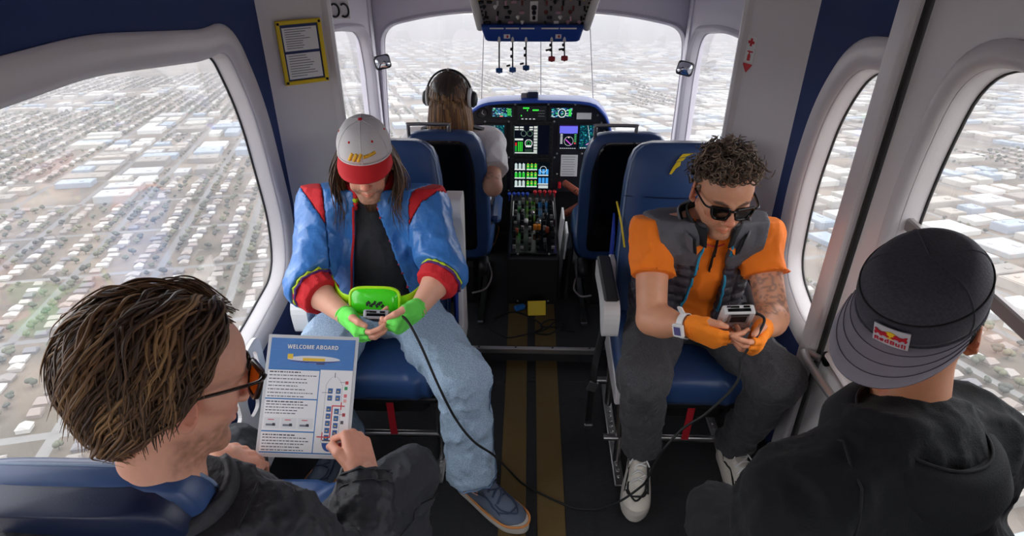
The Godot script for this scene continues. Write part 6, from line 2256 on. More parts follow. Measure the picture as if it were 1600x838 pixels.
# ---------------------------------------------------------------- people: the five of them
func people_materials() -> void:
	var weave: Texture2D = M.n_weave
	var fine: Texture2D = M.n_fine
	var crease := noise_tex(0.018, 41, true, 512, null, FastNoiseLite.TYPE_SIMPLEX_SMOOTH, 5.0, 4)
	M["n_crease"] = crease
	mat("skin", Color.WHITE, 0.48, 0.0, {vc = true, nrm = noise_tex(0.2, 44, true, 256, null, FastNoiseLite.TYPE_SIMPLEX, 2.0, 3), nscale = 0.25, tri = 14.0, sss = 0.06})
	var st := Image.create_empty(128, 128, false, Image.FORMAT_RGB8)
	var rng := RandomNumberGenerator.new(); rng.seed = 17
	for x in 128:
		var g := rng.randf_range(0.66, 1.0)
		for y in 128: st.set_pixel(x, y, Color(g, g, g) * (0.94 + 0.06 * sin(y * 0.2 + x)))
	mat("hair", Color.WHITE, 0.40, 0.0, {vc = true, tex = ImageTexture.create_from_image(st)})
	mat("jacket_blue", rgb8(60, 122, 196), 0.34, 0.0, {nrm = crease, nscale = 0.55, tri = 5.0, coat = 0.25, coat_rough = 0.35})
	mat("rib_red", rgb8(206, 28, 38), 0.8, 0.0, {nrm = M.n_rib, nscale = 0.5, tri = 12.0, sheen = 0.2})
	mat("stripe_lime", rgb8(190, 214, 40), 0.8)
	mat("stripe_purple", rgb8(90, 40, 110), 0.8)
	mat("tee_black", rgb8(36, 36, 42), 0.85, 0.0, {nrm = crease, nscale = 0.6, tri = 4.0, sheen = 0.2})
	var denim := noise_tex(0.10, 50, false, 512, [rgb8(104, 130, 160), rgb8(134, 158, 184), rgb8(164, 184, 204), rgb8(190, 204, 218)], FastNoiseLite.TYPE_SIMPLEX, 6.0, 5)
	mat("denim", Color.WHITE, 0.85, 0.0, {tex = denim, nrm = crease, nscale = 0.7, tri = 3.2, sheen = 0.15})
	mat("denim_seam", rgb8(98, 122, 152), 0.85)
	var dark_denim := noise_tex(0.08, 51, false, 512, [rgb8(44, 44, 48), rgb8(62, 61, 65), rgb8(82, 80, 83)], FastNoiseLite.TYPE_SIMPLEX, 6.0, 5)
	mat("dark_denim", Color.WHITE, 0.85, 0.0, {tex = dark_denim, nrm = crease, nscale = 0.8, tri = 3.2, sheen = 0.15})
	mat("glove_green", rgb8(112, 236, 92), 0.8, 0.0, {nrm = M.n_rib, nscale = 0.35, tri = 16.0, sheen = 0.3})
	mat("glove_orange", rgb8(255, 138, 20), 0.8, 0.0, {nrm = M.n_rib, nscale = 0.35, tri = 16.0, sheen = 0.3})
	mat("cap_white", rgb8(214, 210, 210), 0.8, 0.0, {nrm = weave, nscale = 0.4, tri = 14.0})
	mat("cap_red", rgb8(212, 30, 38), 0.75, 0.0, {nrm = weave, nscale = 0.4, tri = 14.0})
	mat("thread_yellow", rgb8(244, 186, 40), 0.6)
	mat("shoe_slate", rgb8(84, 94, 112), 0.8, 0.0, {nrm = weave, nscale = 0.5, tri = 12.0})
	mat("shoe_orange", rgb8(196, 124, 60), 0.6)
	mat("sole_grey", rgb8(186, 180, 172), 0.6)
	mat("lace_navy", rgb8(46, 58, 84), 0.8)
	mat("shoe_cream", rgb8(214, 206, 194), 0.65, 0.0, {nrm = weave, nscale = 0.3, tri = 12.0})
	mat("pouch_green", rgb8(70, 214, 30), 0.15, 0.0, {coat = 0.6, coat_rough = 0.1})
	mat("pouch_rim", rgb8(176, 232, 30), 0.3)
	mat("polo_orange", rgb8(255, 128, 16), 0.8, 0.0, {nrm = weave, nscale = 0.5, tri = 10.0, sheen = 0.3})
	mat("vest_grey", rgb8(92, 92, 98), 0.7, 0.0, {nrm = crease, nscale = 0.5, tri = 5.0})
	mat("vest_quilt", rgb8(66, 62, 72), 0.5, 0.0, {nrm = crease, nscale = 0.6, tri = 6.0})
	mat("trim_teal", rgb8(40, 150, 190), 0.5)
	mat("black_cloth", rgb8(24, 24, 27), 0.85, 0.0, {nrm = crease, nscale = 0.5, tri = 4.0, sheen = 0.15})
	mat("jacket_charcoal", rgb8(36, 37, 44), 0.62, 0.0, {nrm = crease, nscale = 0.9, tri = 4.0, sheen = 0.15})
	mat("pants_charcoal", rgb8(40, 41, 48), 0.8, 0.0, {nrm = weave, nscale = 0.4, tri = 12.0, sheen = 0.2})
	mat("hoodie_black", rgb8(14, 16, 20), 0.9, 0.0, {nrm = fine, nscale = 0.5, tri = 10.0, sheen = 0.12})
	var wash := noise_tex(0.03, 53, false, 512, [rgb8(48, 46, 54), rgb8(60, 58, 68), rgb8(72, 68, 76)], FastNoiseLite.TYPE_SIMPLEX, 6.0, 4)
	mat("cap_charcoal", Color.WHITE, 0.85, 0.0, {tex = wash, nrm = weave, nscale = 0.6, tri = 9.0, sheen = 0.15})
	mat("cap_bleach", rgb8(104, 84, 76), 0.85, 0.0, {nrm = weave, nscale = 0.6, tri = 9.0})
	mat("seam_grey", rgb8(64, 62, 70), 0.85)
	mat("brim_grey", rgb8(156, 150, 160), 0.8, 0.0, {nrm = weave, nscale = 0.4, tri = 12.0})
	mat("shirt_white", rgb8(226, 222, 222), 0.8, 0.0, {nrm = crease, nscale = 0.4, tri = 5.0})
	mat("lens_dark", rgb8(14, 16, 15), 0.04, 0.0, {spec = 0.8})
	mat("lens_amber", rgb8(246, 150, 14), 0.06, 0.0, {back = rgb8(255, 170, 40), coat = 0.5, coat_rough = 0.05})
	mat("tortoise", rgb8(46, 28, 18), 0.2)

func body_field(mb: MB, skin: SkinPaint, j: Dictionary, cell := 0.0095) -> void:
	var pts := []
	for k in j:
		if j[k] is Vector3: pts.append([j[k], j[k]])
	var bb := bounds(pts, 0.17)
	var F := Field.new(bb.position, bb.end, cell)
	torso(F, j.pelvis, j.chest, j.neck, j.sl, j.sr, -0.014, Vector3.BACK, j.get("wide", 1.0))
	for s in ["l", "r"]:
		var fat: float = j.get("arm", 1.0)
		F.capsule(j["s" + s], j["e" + s], 0.050 * fat, 0.041 * fat, 0.03)
		var e: Vector3 = j["e" + s]
		var w: Vector3 = j["w" + s]
		F.capsule(e, e.lerp(w, 0.3), 0.041 * fat, 0.043 * fat, 0.015)
		F.capsule(e.lerp(w, 0.3), w, 0.043 * fat, 0.028, 0.015)
		F.capsule(j["h" + s], j["k" + s], 0.074, 0.052, 0.03)
		F.capsule(j["k" + s], j["a" + s], 0.050, 0.028, 0.02)
		F.capsule(j["a" + s] + Vector3(0, -0.03, 0), j["t" + s], 0.024, 0.014, 0.01)
	F.capsule(j.neck, j.neck.lerp(j.head, 0.3), 0.050, 0.048, 0.02)
	F.add_to(mb, skin.limb)

func trousers(root: Node3D, j: Dictionary, m: Material, r: Array, seam: Material, sd: int, called := "trousers", cell := 0.0085) -> void:
	var pts := [[j.pelvis, j.pelvis], [j.kl, j.kr], [j.al, j.ar], [j.hl, j.hr]]
	var bb := bounds(pts, 0.16)
	var F := Field.new(bb.position, bb.end, cell)
	var b := Basis((j.sl - j.sr).normalized(), Vector3.UP, (j.sl - j.sr).normalized().cross(Vector3.UP))
	F.ell(j.pelvis + Vector3(0, 0.01, 0), Vector3(0.185, 0.115, 0.135), b, 0.05)
	for s in ["l", "r"]:
		F.capsule(j["h" + s], j["h" + s].lerp(j["k" + s], 0.5), r[0], r[1], 0.04)
		F.capsule(j["h" + s].lerp(j["k" + s], 0.5), j["k" + s], r[1], r[2], 0.03)
		var mid: Vector3 = j["k" + s].lerp(j["a" + s], 0.4)
		F.capsule(j["k" + s], mid, r[2], r[3], 0.03)
		F.capsule(mid, j["a" + s], r[3], r[4], 0.03)
	folds(F, 0.011, 7.0, sd)
	folds(F, 0.005, 19.0, sd + 1, Vector3(1, 0.6, 1))
	for s in ["l", "r"]:
		var d: Vector3 = (j["a" + s] - j["k" + s]).normalized()
		F.cut(j["a" + s] - d * 0.012, d, 0.14)
	F.cut(j.pelvis + Vector3(0, 0.09, 0), Vector3(0, 1, 0.15))
	var mb := MB.new()
	F.add_to(mb)
	var o := wpart(root, called, mb, m)
	for s in ["l", "r"]:
		# hem and the stitched outer seam
		var d: Vector3 = (j["a" + s] - j["k" + s]).normalized()
		var c: Vector3 = j["a" + s] - d * 0.02
		var u := d.cross(Vector3.RIGHT).normalized()
		var v := d.cross(u).normalized()
		var pth := PackedVector3Array()
		for k in 33:
			var an := TAU * k / 32.0
			var dir := u * cos(an) + v * sin(an)
			pth.append(field_hit(F, c + dir * 0.14, -dir, 0.14) + dir * 0.0005)
		var hm := MB.new()
		hm.tube(pth, 0.0032, 5, false)
		wpart(o, "hem", hm, seam)
		var sm := MB.new()
		var path := PackedVector3Array()
		var sg := 1.0 if s == "l" else -1.0
		var out: Vector3 = (j.sl - j.sr).normalized() * sg
		for k in 24:
			var t := k / 23.0
			var p: Vector3 = j["h" + s].lerp(j["k" + s], t * 2.0) if t < 0.5 else j["k" + s].lerp(c, (t - 0.5) * 2.0)
			path.append(field_hit(F, p + out * 0.2, -out, 0.2))
		sm.tube(path, 0.002, 4)
		wpart(o, "side_seam", sm, seam)

# a brimmed cap in the head's own axes; returns its node
func cap(root: Node3D, T: Transform3D, crown_m: Material, brim_m: Material, seam_m: Material, o := {}) -> Node3D:
	var n := Node3D.new()
	n.name = "cap"
	root.add_child(n, true)
	var tall: float = o.get("tall", 0.108)
	var boxy: float = o.get("boxy", 2.3)
	var edge := func(an: float) -> Vector3:
		# lower rim, a little lower at the back
		return Vector3(sin(an) * 0.0855, 0.048 + 0.010 * cos(an), cos(an) * 0.105 - 0.006)
	var rings := []
	for k in 12:
		var t := k / 11.0
		var ring := PackedVector3Array()
		for q in 48:
			var an := TAU * q / 48.0
			var e: Vector3 = edge.call(an)
			var r := pow(maxf(0.0, 1.0 - pow(t, boxy)), 1.0 / boxy)
			r = maxf(r, 0.03)
			var bulge := 1.0 + 0.03 * sin(PI * minf(t * 1.6, 1.0))
			ring.append(T * Vector3(e.x * r * bulge, lerpf(e.y, 0.048 + tall, pow(t, 0.92)), (e.z + 0.006) * r * bulge - 0.006))
		rings.append(ring)
	var cr := MB.new()
	cr.loft(rings)
	var crown := wpart(n, "cap_crown", cr, crown_m)
	# seams between the panels
	for q in ([0, 8, 16, 24, 32, 40] if o.get("panels", 6) == 6 else [10, 38, 18, 30]):
		var path := PackedVector3Array()
		for k in 12: path.append(rings[k][q])
		var sm := MB.new()
		sm.tube(path, 0.0014, 5)
		wpart(crown, "panel_seam", sm, seam_m)
	if o.get("panels", 6) == 6:
		var bt := MB.new()
		bt.ball(T * Vector3(0, 0.049 + tall, -0.006), Vector3(0.007, 0.004, 0.007), T.basis.orthonormalized())
		wpart(crown, "top_button", bt, brim_m)
		for q in [4, 12, 20, 28, 36, 44]:
			var p: Vector3 = rings[7][q]
			var ev := MB.new()
			var nn: Vector3 = (p - T * Vector3(0, 0.06, -0.006)).normalized()
			ev.ball(p, Vector3(0.0038, 0.0038, 0.0022), frame_of(nn, T.basis.y, Vector3.ZERO).basis, 10, 6)
			wpart(crown, "eyelet", ev, brim_m)
	# brim
	var L: float = o.get("brim", 0.068)
	var arch: float = o.get("arch", 2.6)
	var dip: float = o.get("dip", 0.25)
	var br := []
	var stitch := []
	for k in 29:
		var an := lerpf(-1.42, 1.42, k / 28.0)
		var e: Vector3 = edge.call(an)
		e.x *= 0.995; e.z = (e.z + 0.006) * 0.99 - 0.006
		var len := L * pow(cos(an * 0.98), 0.55)
		var row := PackedVector3Array()
		var row2 := PackedVector3Array()
		for q in 5:
			var u := q / 4.0
			var x: float = e.x * (1.0 + 0.06 * u)
			var y: float = e.y - dip * len * u - arch * (x * x) * (0.35 + 0.65 * u)
			row.append(T * Vector3(x, y + 0.0018, e.z + len * u))
			row2.append(T * Vector3(x, y - 0.0018, e.z + len * u))
		stitch.append(row)
		row2.reverse()
		row.append_array(row2)
		br.append(row)
	var bm := MB.new()
	bm.loft(br)
	var brim := wpart(n, "cap_brim", bm, brim_m)
	for q in [1, 2, 3]:
		if not o.get("stitches", false): break
		var path := PackedVector3Array()
		for k in 29: path.append(stitch[k][q])
		var sm := MB.new()
		sm.tube(path, 0.0008, 4)
		wpart(brim, "brim_stitch", sm, seam_m)
	var sb := MB.new()
	var pb := PackedVector3Array()
	for q in 49: pb.append(rings[0][q % 48])
	sb.tube(pb, 0.003, 6, false)
	wpart(n, "sweat_band", sb, crown_m)
	return n

# a scalp curve: from an angle round the head and a height
func scalp(T: Transform3D, az: float, el: float, grow := 0.0) -> Vector3:
	return T * Vector3(sin(az) * cos(el) * (0.079 + grow), 0.040 + sin(el) * (0.091 + grow), cos(az) * cos(el) * (0.100 + grow) - 0.012)

func build_people() -> void:
	people_materials()
	player_in_blue()
	mark("blue")
	player_in_orange()
	mark("orange")
	card_reader()
	mark("reader")
	hooded_person()
	mark("hooded")
	pilot()
	mark("pilot")
	link_cable()

func player_in_blue() -> void:
	var j := {}
	j.pelvis = Vector3(-0.52, 0.55, -1.94)
	j.chest = Vector3(-0.52, 0.795, -1.97)
	j.neck = Vector3(-0.518, 0.985, -1.955)
	j.head = Vector3(-0.512, 1.118, -1.905)
	j.sl = Vector3(-0.350, 0.942, -1.955)
	j.sr = Vector3(-0.690, 0.942, -1.955)
	j.el = on_d(692, 428, 2.06)
	j.er = on_d(484, 448, 2.06)
	j.wl = on_d(652, 484, 1.97)
	j.wr = on_d(543, 496, 1.97)
	j.hl = j.pelvis + Vector3(0.095, -0.01, 0.02)
	j.hr = j.pelvis + Vector3(-0.095, -0.01, 0.02)
	j.kl = on_d(722, 592, 2.06)
	j.kr = on_d(478, 590, 2.07)
	j.al = Vector3(-0.178, 0.105, -1.525)
	j.ar = Vector3(-0.675, 0.105, -1.70)
	j.tl = Vector3(-0.07, 0.04, -1.44)
	j.tr = Vector3(-0.71, 0.04, -1.54)
	var root := thing("person", "person in a bright blue jacket with red cuffs and a white and red cap", "person", Vector3(-0.52, 0.0, -1.9))
	var skin := SkinPaint.new()
	skin.base = lin(226, 168, 142)
	skin.stubble = 0.55
	skin.stubble_col = lin(112, 74, 48)
	var mb := MB.new()
	var T := frame_of(Vector3(0.15, -0.22, 0.96), Vector3.UP, j.head, 0.96)
	add_head(mb, T, skin, j.neck, {smile = 0.7})
	body_field(mb, skin, j)
	# hands: fingers meet under the console, backs towards the camera
	var con := on_d(593, 495, 1.95)
	var TR := hand_frame(j.wr, Vector3(0.62, -0.20, 0.72), Vector3(-0.62, -0.35, 0.70))
	var TL := hand_frame(j.wl, Vector3(-0.62, -0.22, 0.72), Vector3(0.62, -0.35, 0.70))
	var thumb := [Vector3(0.02, -0.006, 0.026), Vector3(0.048, -0.006, 0.046), Vector3(0.078, -0.012, 0.046), Vector3(0.098, -0.022, 0.040)]
	var cr := [[40, 32, 25], [44, 36, 25], [48, 38, 25], [52, 40, 25]]
	var hr := hand_bones(TR, cr, thumb, 0.02)
	var hl := hand_bones(TL, [[62, 70, 40], [64, 72, 40], [66, 74, 40], [68, 76, 40]], thumb, 0.02)
	add_hand(mb, hr, skin, j.wr.lerp(j.er, 0.2))
	add_hand(mb, hl, skin, j.wl.lerp(j.el, 0.2))
	wpart(root, "body", mb, M.skin)
	glove(root, hr, M.glove_green, j.wr.lerp(j.er, 0.12))
	glove(root, hl, M.glove_green, j.wl.lerp(j.el, 0.12))
	# T-shirt
	var bb := AABB(Vector3(-0.80, 0.42, -2.18), Vector3(0.58, 0.66, 0.45))
	var S := Field.new(bb.position, bb.end, 0.009)
	torso(S, j.pelvis, j.chest, j.neck, j.sl, j.sr, 0.004, Vector3.BACK)
	folds(S, 0.010, 7.5, 60, Vector3(1, 0.7, 1))
	S.cut(j.neck + Vector3(0, 0.02, 0.03), Vector3(0, 1, -0.35))
	S.cut(j.pelvis + Vector3(0, 0.0, 0), Vector3(0, -1, 0))
	var smb := MB.new()
	S.add_to(smb)
	wpart(root, "shirt", smb, M.tee_black)
	trousers(root, j, M.denim, [0.096, 0.092, 0.082, 0.074, 0.078], M.denim_seam, 61, "jeans")
	# jacket
	var jb := bounds([[j.sl, j.sr], [j.el, j.er], [j.pelvis, j.neck]], 0.17)
	var J := Field.new(jb.position, jb.end, 0.0078)
	torso(J, j.pelvis + Vector3(0, 0.03, 0), j.chest, j.neck, j.sl, j.sr, 0.020, Vector3.BACK, 1.06)
	for s in ["l", "r"]:
		J.capsule(j["s" + s], j["e" + s], 0.074, 0.070, 0.045)
		J.capsule(j["e" + s], j["e" + s].lerp(j["w" + s], 0.16), 0.070, 0.064, 0.02)
	folds(J, 0.009, 5.5, 64, Vector3(1, 0.6, 1))
	folds(J, 0.0035, 15.0, 65, Vector3(1, 0.6, 1))
	J.cut(j.neck + Vector3(0, 0.03, 0), Vector3(0, 1, -0.25))
	J.cut(j.pelvis + Vector3(0, -0.01, 0), Vector3(0, -1, 0.0))
	for s in ["l", "r"]: J.cut(j["e" + s].lerp(j["w" + s], 0.05), j["w" + s] - j["e" + s], 0.14)
	var xc: float = j.neck.x
	var gap := func(y: float) -> Vector2:
		# left and right edge of the open front at a height
		var t := clampf((0.99 - y) / 0.42, 0.0, 1.0)
		return Vector2(xc - 0.038 - 0.050 * t, xc + 0.030 + 0.115 * t)
	J.carve(func(p):
		if p.z < -1.93: return -1.0
		var g: Vector2 = gap.call(p.y)
		return minf(p.x - g.x, g.y - p.x))
	# panels: body, red shoulder insert, sleeve
	for s in ["l", "r"]:
		var sg := 1.0 if s == "l" else -1.0
		var c: Vector3 = j["s" + s]
		var n1 := Vector3(sg * 0.93, 0.10, 0.34).normalized()
		var n2 := Vector3(sg * 0.80, -0.30, 0.52).normalized()
		var p1: Vector3 = c + Vector3(sg * 0.004, 0, 0)
		var p2: Vector3 = c + Vector3(sg * 0.030, 0.0, 0.02)
		var lo3: Vector3 = j["s" + s].min(j["e" + s]) - Vector3(0.13, 0.13, 0.13)
		var hi3: Vector3 = j["s" + s].max(j["e" + s]) + Vector3(0.13, 0.13, 0.13)
		var A := crop_field(J, lo3, hi3)
		A.cut(p2, -n2)
		A.cut(p1, -n1)
		var am := MB.new(); A.add_to(am)
		wpart(root, "sleeve", am, M.jacket_blue)
		var B := crop_field(J, c - Vector3(0.17, 0.17, 0.17), c + Vector3(0.17, 0.17, 0.17))
		B.cut(p1, -n1)
		B.cut(p2, n2)
		var bm := MB.new(); B.add_to(bm)
		wpart(root, "shoulder_insert", bm, M.rib_red)
		J.cut(p1, n1)
		# ribbed cuff pushed over the elbow, striped
		var e: Vector3 = j["e" + s]
		var w: Vector3 = j["w" + s]
		var ax := (w - e).normalized()
		var cf := Field.new(e - Vector3.ONE * 0.16, e + Vector3.ONE * 0.16, 0.007)
		cf.capsule(e - ax * 0.02, e.lerp(w, 0.36), 0.074, 0.062, 0.01)
		folds(cf, 0.006, 16.0, 66)
		cf.cut(e.lerp(w, 0.03), -ax, 0.16)
		cf.cut(e.lerp(w, 0.36), ax, 0.16)
		var cm := MB.new(); cf.add_to(cm)
		var cuff := wpart(root, "cuff", cm, M.rib_red)
		var side := ax.cross(Vector3.UP).normalized()
		var upv := side.cross(ax).normalized()
		for k in 2:
			var st := MB.new()
			var path := PackedVector3Array()
			var cc := e.lerp(w, 0.09 + 0.035 * k)
			for q in 37:
				var an := TAU * q / 36.0
				var dir := side * cos(an) + upv * sin(an)
				path.append(field_hit(cf, cc + dir * 0.13, -dir, 0.13))
			st.tube(path, 0.0045, 6, false)
			wpart(cuff, "cuff_stripe", st, M.stripe_lime if k == 0 else M.stripe_purple)
	var jm := MB.new(); J.add_to(jm)
	var jk := wpart(root, "jacket", jm, M.jacket_blue)
	for sd in 2:
		var path := PackedVector3Array()
		for k in 26:
			var y := lerpf(0.985, 0.56, k / 25.0)
			var g: Vector2 = gap.call(y)
			var x := g.x - 0.003 if sd == 0 else g.y + 0.003
			path.append(field_hit(J, Vector3(x, y, -1.60), Vector3(0, 0, -1), 0.4) + Vector3(0, 0, -0.002))
		var zp := MB.new()
		zp.tube(path, 0.0042, 6)
		wpart(jk, "zip_edge", zp, M.rib_red)
	# standing collar, open in front
	var nk: Vector3 = j.neck + Vector3(0, 0.045, 0.012)
	for k in 5:
		var col := MB.new()
		var tilt := Vector3(0, 0.30, 1).normalized()
		col.tube(ring_path(nk + Vector3(0, -0.012 * (k - 2), 0.002 * (k - 2)), Vector3(0.078 + 0.004 * (k - 2), 0, 0), Vector3(0, -0.030, 0.082), 40, deg_to_rad(112), deg_to_rad(428)), 0.0085 if k != 2 else 0.0098, 7)
		wpart(jk, "collar_rib", col, M.rib_red if k != 2 else M.stripe_lime)
	# cap
	var cp := cap(root, T, M.cap_white, M.cap_red, M.cap_white, {arch = 2.2, dip = 0.30, brim = 0.070, tall = 0.112})
	var lg := Node3D.new()
	lg.name = "cap_logo"
	cp.add_child(lg, true)
	var onc := func(x: float, y: float) -> Vector3:
		var t := (y - 0.055) / 0.112
		var r := pow(maxf(0.0, 1.0 - pow(clampf(t, 0, 1), 2.3)), 1.0 / 2.3) * (1.0 + 0.03 * sin(PI * minf(t * 1.6, 1.0)))
		var an := asin(clampf(x / (0.0855 * r), -1, 1))
		return Vector3(x, y, cos(an) * 0.105 * r - 0.0045)
	for k in 3:
		var m := MB.new()
		var x := -0.040 + k * 0.0135
		var pa: Vector3 = onc.call(x, 0.074)
		var pbv: Vector3 = onc.call(x + 0.013, 0.099)
		m.tube(PackedVector3Array([T * pa, T * pa.lerp(pbv, 0.5), T * pbv]), 0.0052, 6)
		wpart(lg, "logo_bar", m, M.thread_yellow)
	var sc := MB.new()
	var pts := []
	for k in 15:
		var x := 0.006 + k * 0.0026
		pts.append(T * (onc.call(x, 0.088 + (0.005 if k % 2 else -0.004) + k * 0.0005) as Vector3))
	sc.tube(smooth(pts, 3), 0.0026, 5)
	wpart(lg, "logo_script", sc, M.thread_yellow)
	# long brown hair from under the cap, goatee
	var rng := RandomNumberGenerator.new(); rng.seed = 70
	var locks := []
	for k in 300:
		var sd := 1.0 if k % 2 else -1.0
		var az := sd * rng.randf_range(1.25, 2.9)
		var p0 := scalp(T, az, rng.randf_range(-0.15, 0.25), 0.004)
		var ox: float = sd * rng.randf_range(0.075, 0.108)
		var endp: Vector3 = j.head + Vector3(ox + rng.randf_range(-0.012, 0.012), -0.21 + rng.randf_range(-0.03, 0.05), 0.02 + rng.randf_range(-0.07, 0.055))
		if absf(az) > 2.3: endp.z -= 0.06
		var mid := p0.lerp(endp, 0.5) + Vector3(sd * rng.randf_range(0.004, 0.034), 0.01, rng.randf_range(-0.012, 0.02))
		locks.append([p0, p0.lerp(mid, 0.5) + Vector3(sd * 0.008, 0.0, 0), mid, mid.lerp(endp, 0.5) + Vector3(-sd * rng.randf_range(-0.004, 0.022), 0, rng.randf_range(-0.015, 0.015)), endp + Vector3(sd * rng.randf_range(0.0, 0.016), 0, 0)])
	var hm := MB.new()
	strands(hm, locks, [lin(92, 66, 48), lin(116, 84, 60), lin(144, 106, 76), lin(168, 126, 90)], 71, 0.0042, 6, 0.35, j.head)
	wpart(root, "hair", hm, M.hair)
	var bl := []
	for k in 60:
		var x := rng.randf_range(-0.020, 0.020)
		var p0 := T * Vector3(x, -0.094 + rng.randf_range(-0.012, 0.012), 0.080 - absf(x) * 0.3)
		bl.append([p0, p0 + T.basis * Vector3(x * 0.1, -0.018, 0.004), p0 + T.basis * Vector3(x * -0.3, -0.045 + rng.randf_range(-0.01, 0.01), -0.002)])
	var gm := MB.new()
	strands(gm, bl, [lin(128, 88, 58), lin(150, 106, 70), lin(104, 70, 46)], 72, 0.0028, 4)
	wpart(root, "goatee", gm, M.hair)
	# shoes
	shoe(root, frame_of(Vector3(0.20, 0, 0.165), Vector3.UP, Vector3(-0.222, 0, -1.585), 1.0), M.shoe_slate, M.sole_grey, M.lace_navy, 0)
	shoe(root, frame_of(Vector3(-0.10, 0, 0.26), Vector3.UP, Vector3(-0.655, 0, -1.765), 1.0), M.shoe_slate, M.sole_grey, M.lace_navy, 0)
	# console and belt pouch
	console("small grey handheld console held in green gloved hands", Transform3D(Basis(Vector3(1, 0, 0.02).normalized(), Vector3(0, 0.66, 0.75), Vector3(0, 0.75, -0.66)).orthonormalized(), con + Vector3(0.0, -0.006, -0.012)), 0.078, 0.118, 0.025, mat("console_grey", rgb8(150, 152, 158), 0.4))
	pouch(j)

func hand_frame(wrist: Vector3, x: Vector3, dorsal: Vector3) -> Transform3D:
	# x from the wrist to the knuckles, y the back of the hand, z up towards the thumb
	x = x.normalized()
	var z := x.cross(dorsal).normalized()
	if z.y < 0: z = -z
	var y := dorsal - x * dorsal.dot(x) - z * dorsal.dot(z)
	return Transform3D(Basis(x, y.normalized(), z), wrist)

func pouch(j: Dictionary) -> void:
	var c := on_d(587, 470, 2.0)
	var t := thing("belt_pouch", "see-through neon green belt pouch on the lap under the black shirt", "pouch", c)
	var bas := Basis(Vector3.RIGHT, -0.42)
	var b := MB.new()
	var rr := []
	for e in [[-0.020, 0.90], [-0.014, 1.0], [0.010, 1.0], [0.018, 0.92], [0.021, 0.7]]:
		rr.append(sring(bas * Vector3(0, 0, e[0]), bas.x, bas.y, 0.076 * e[1], 0.042 * e[1], 4.0, 44))
	b.loft(rr)
	part(t, "pouch_body", b, M.pouch_green)
	var rim := MB.new()
	var rp := sring(bas * Vector3(0, 0, 0.012), bas.x, bas.y, 0.077, 0.043, 4.0, 44)
	rp.append(rp[0])
	rim.tube(rp, 0.0052, 7, false)
	part(t, "pouch_rim", rim, M.pouch_rim)
	var pr := MB.new()
	for k in 9: pr.box(bas * Vector3(-0.022 + k * 0.006, -0.008 + 0.006 * sin(k * 2.1), 0.0215), Vector3(0.007, 0.011, 0.001), bas * Basis(Vector3.BACK, k * 0.7))
	part(t, "printed_motif", pr, M.black_rubber)
	for s in [-1.0, 1.0]:
		var bl := MB.new()
		bl.tube(smooth([bas * Vector3(s * 0.074, 0, 0.0), Vector3(s * 0.115, 0.004, -0.02), Vector3(s * 0.165, 0.02, -0.10)], 5), 0.018, 8, true, 0.2, Vector3.BACK)
		part(t, "belt_strap", bl, M.pouch_rim)

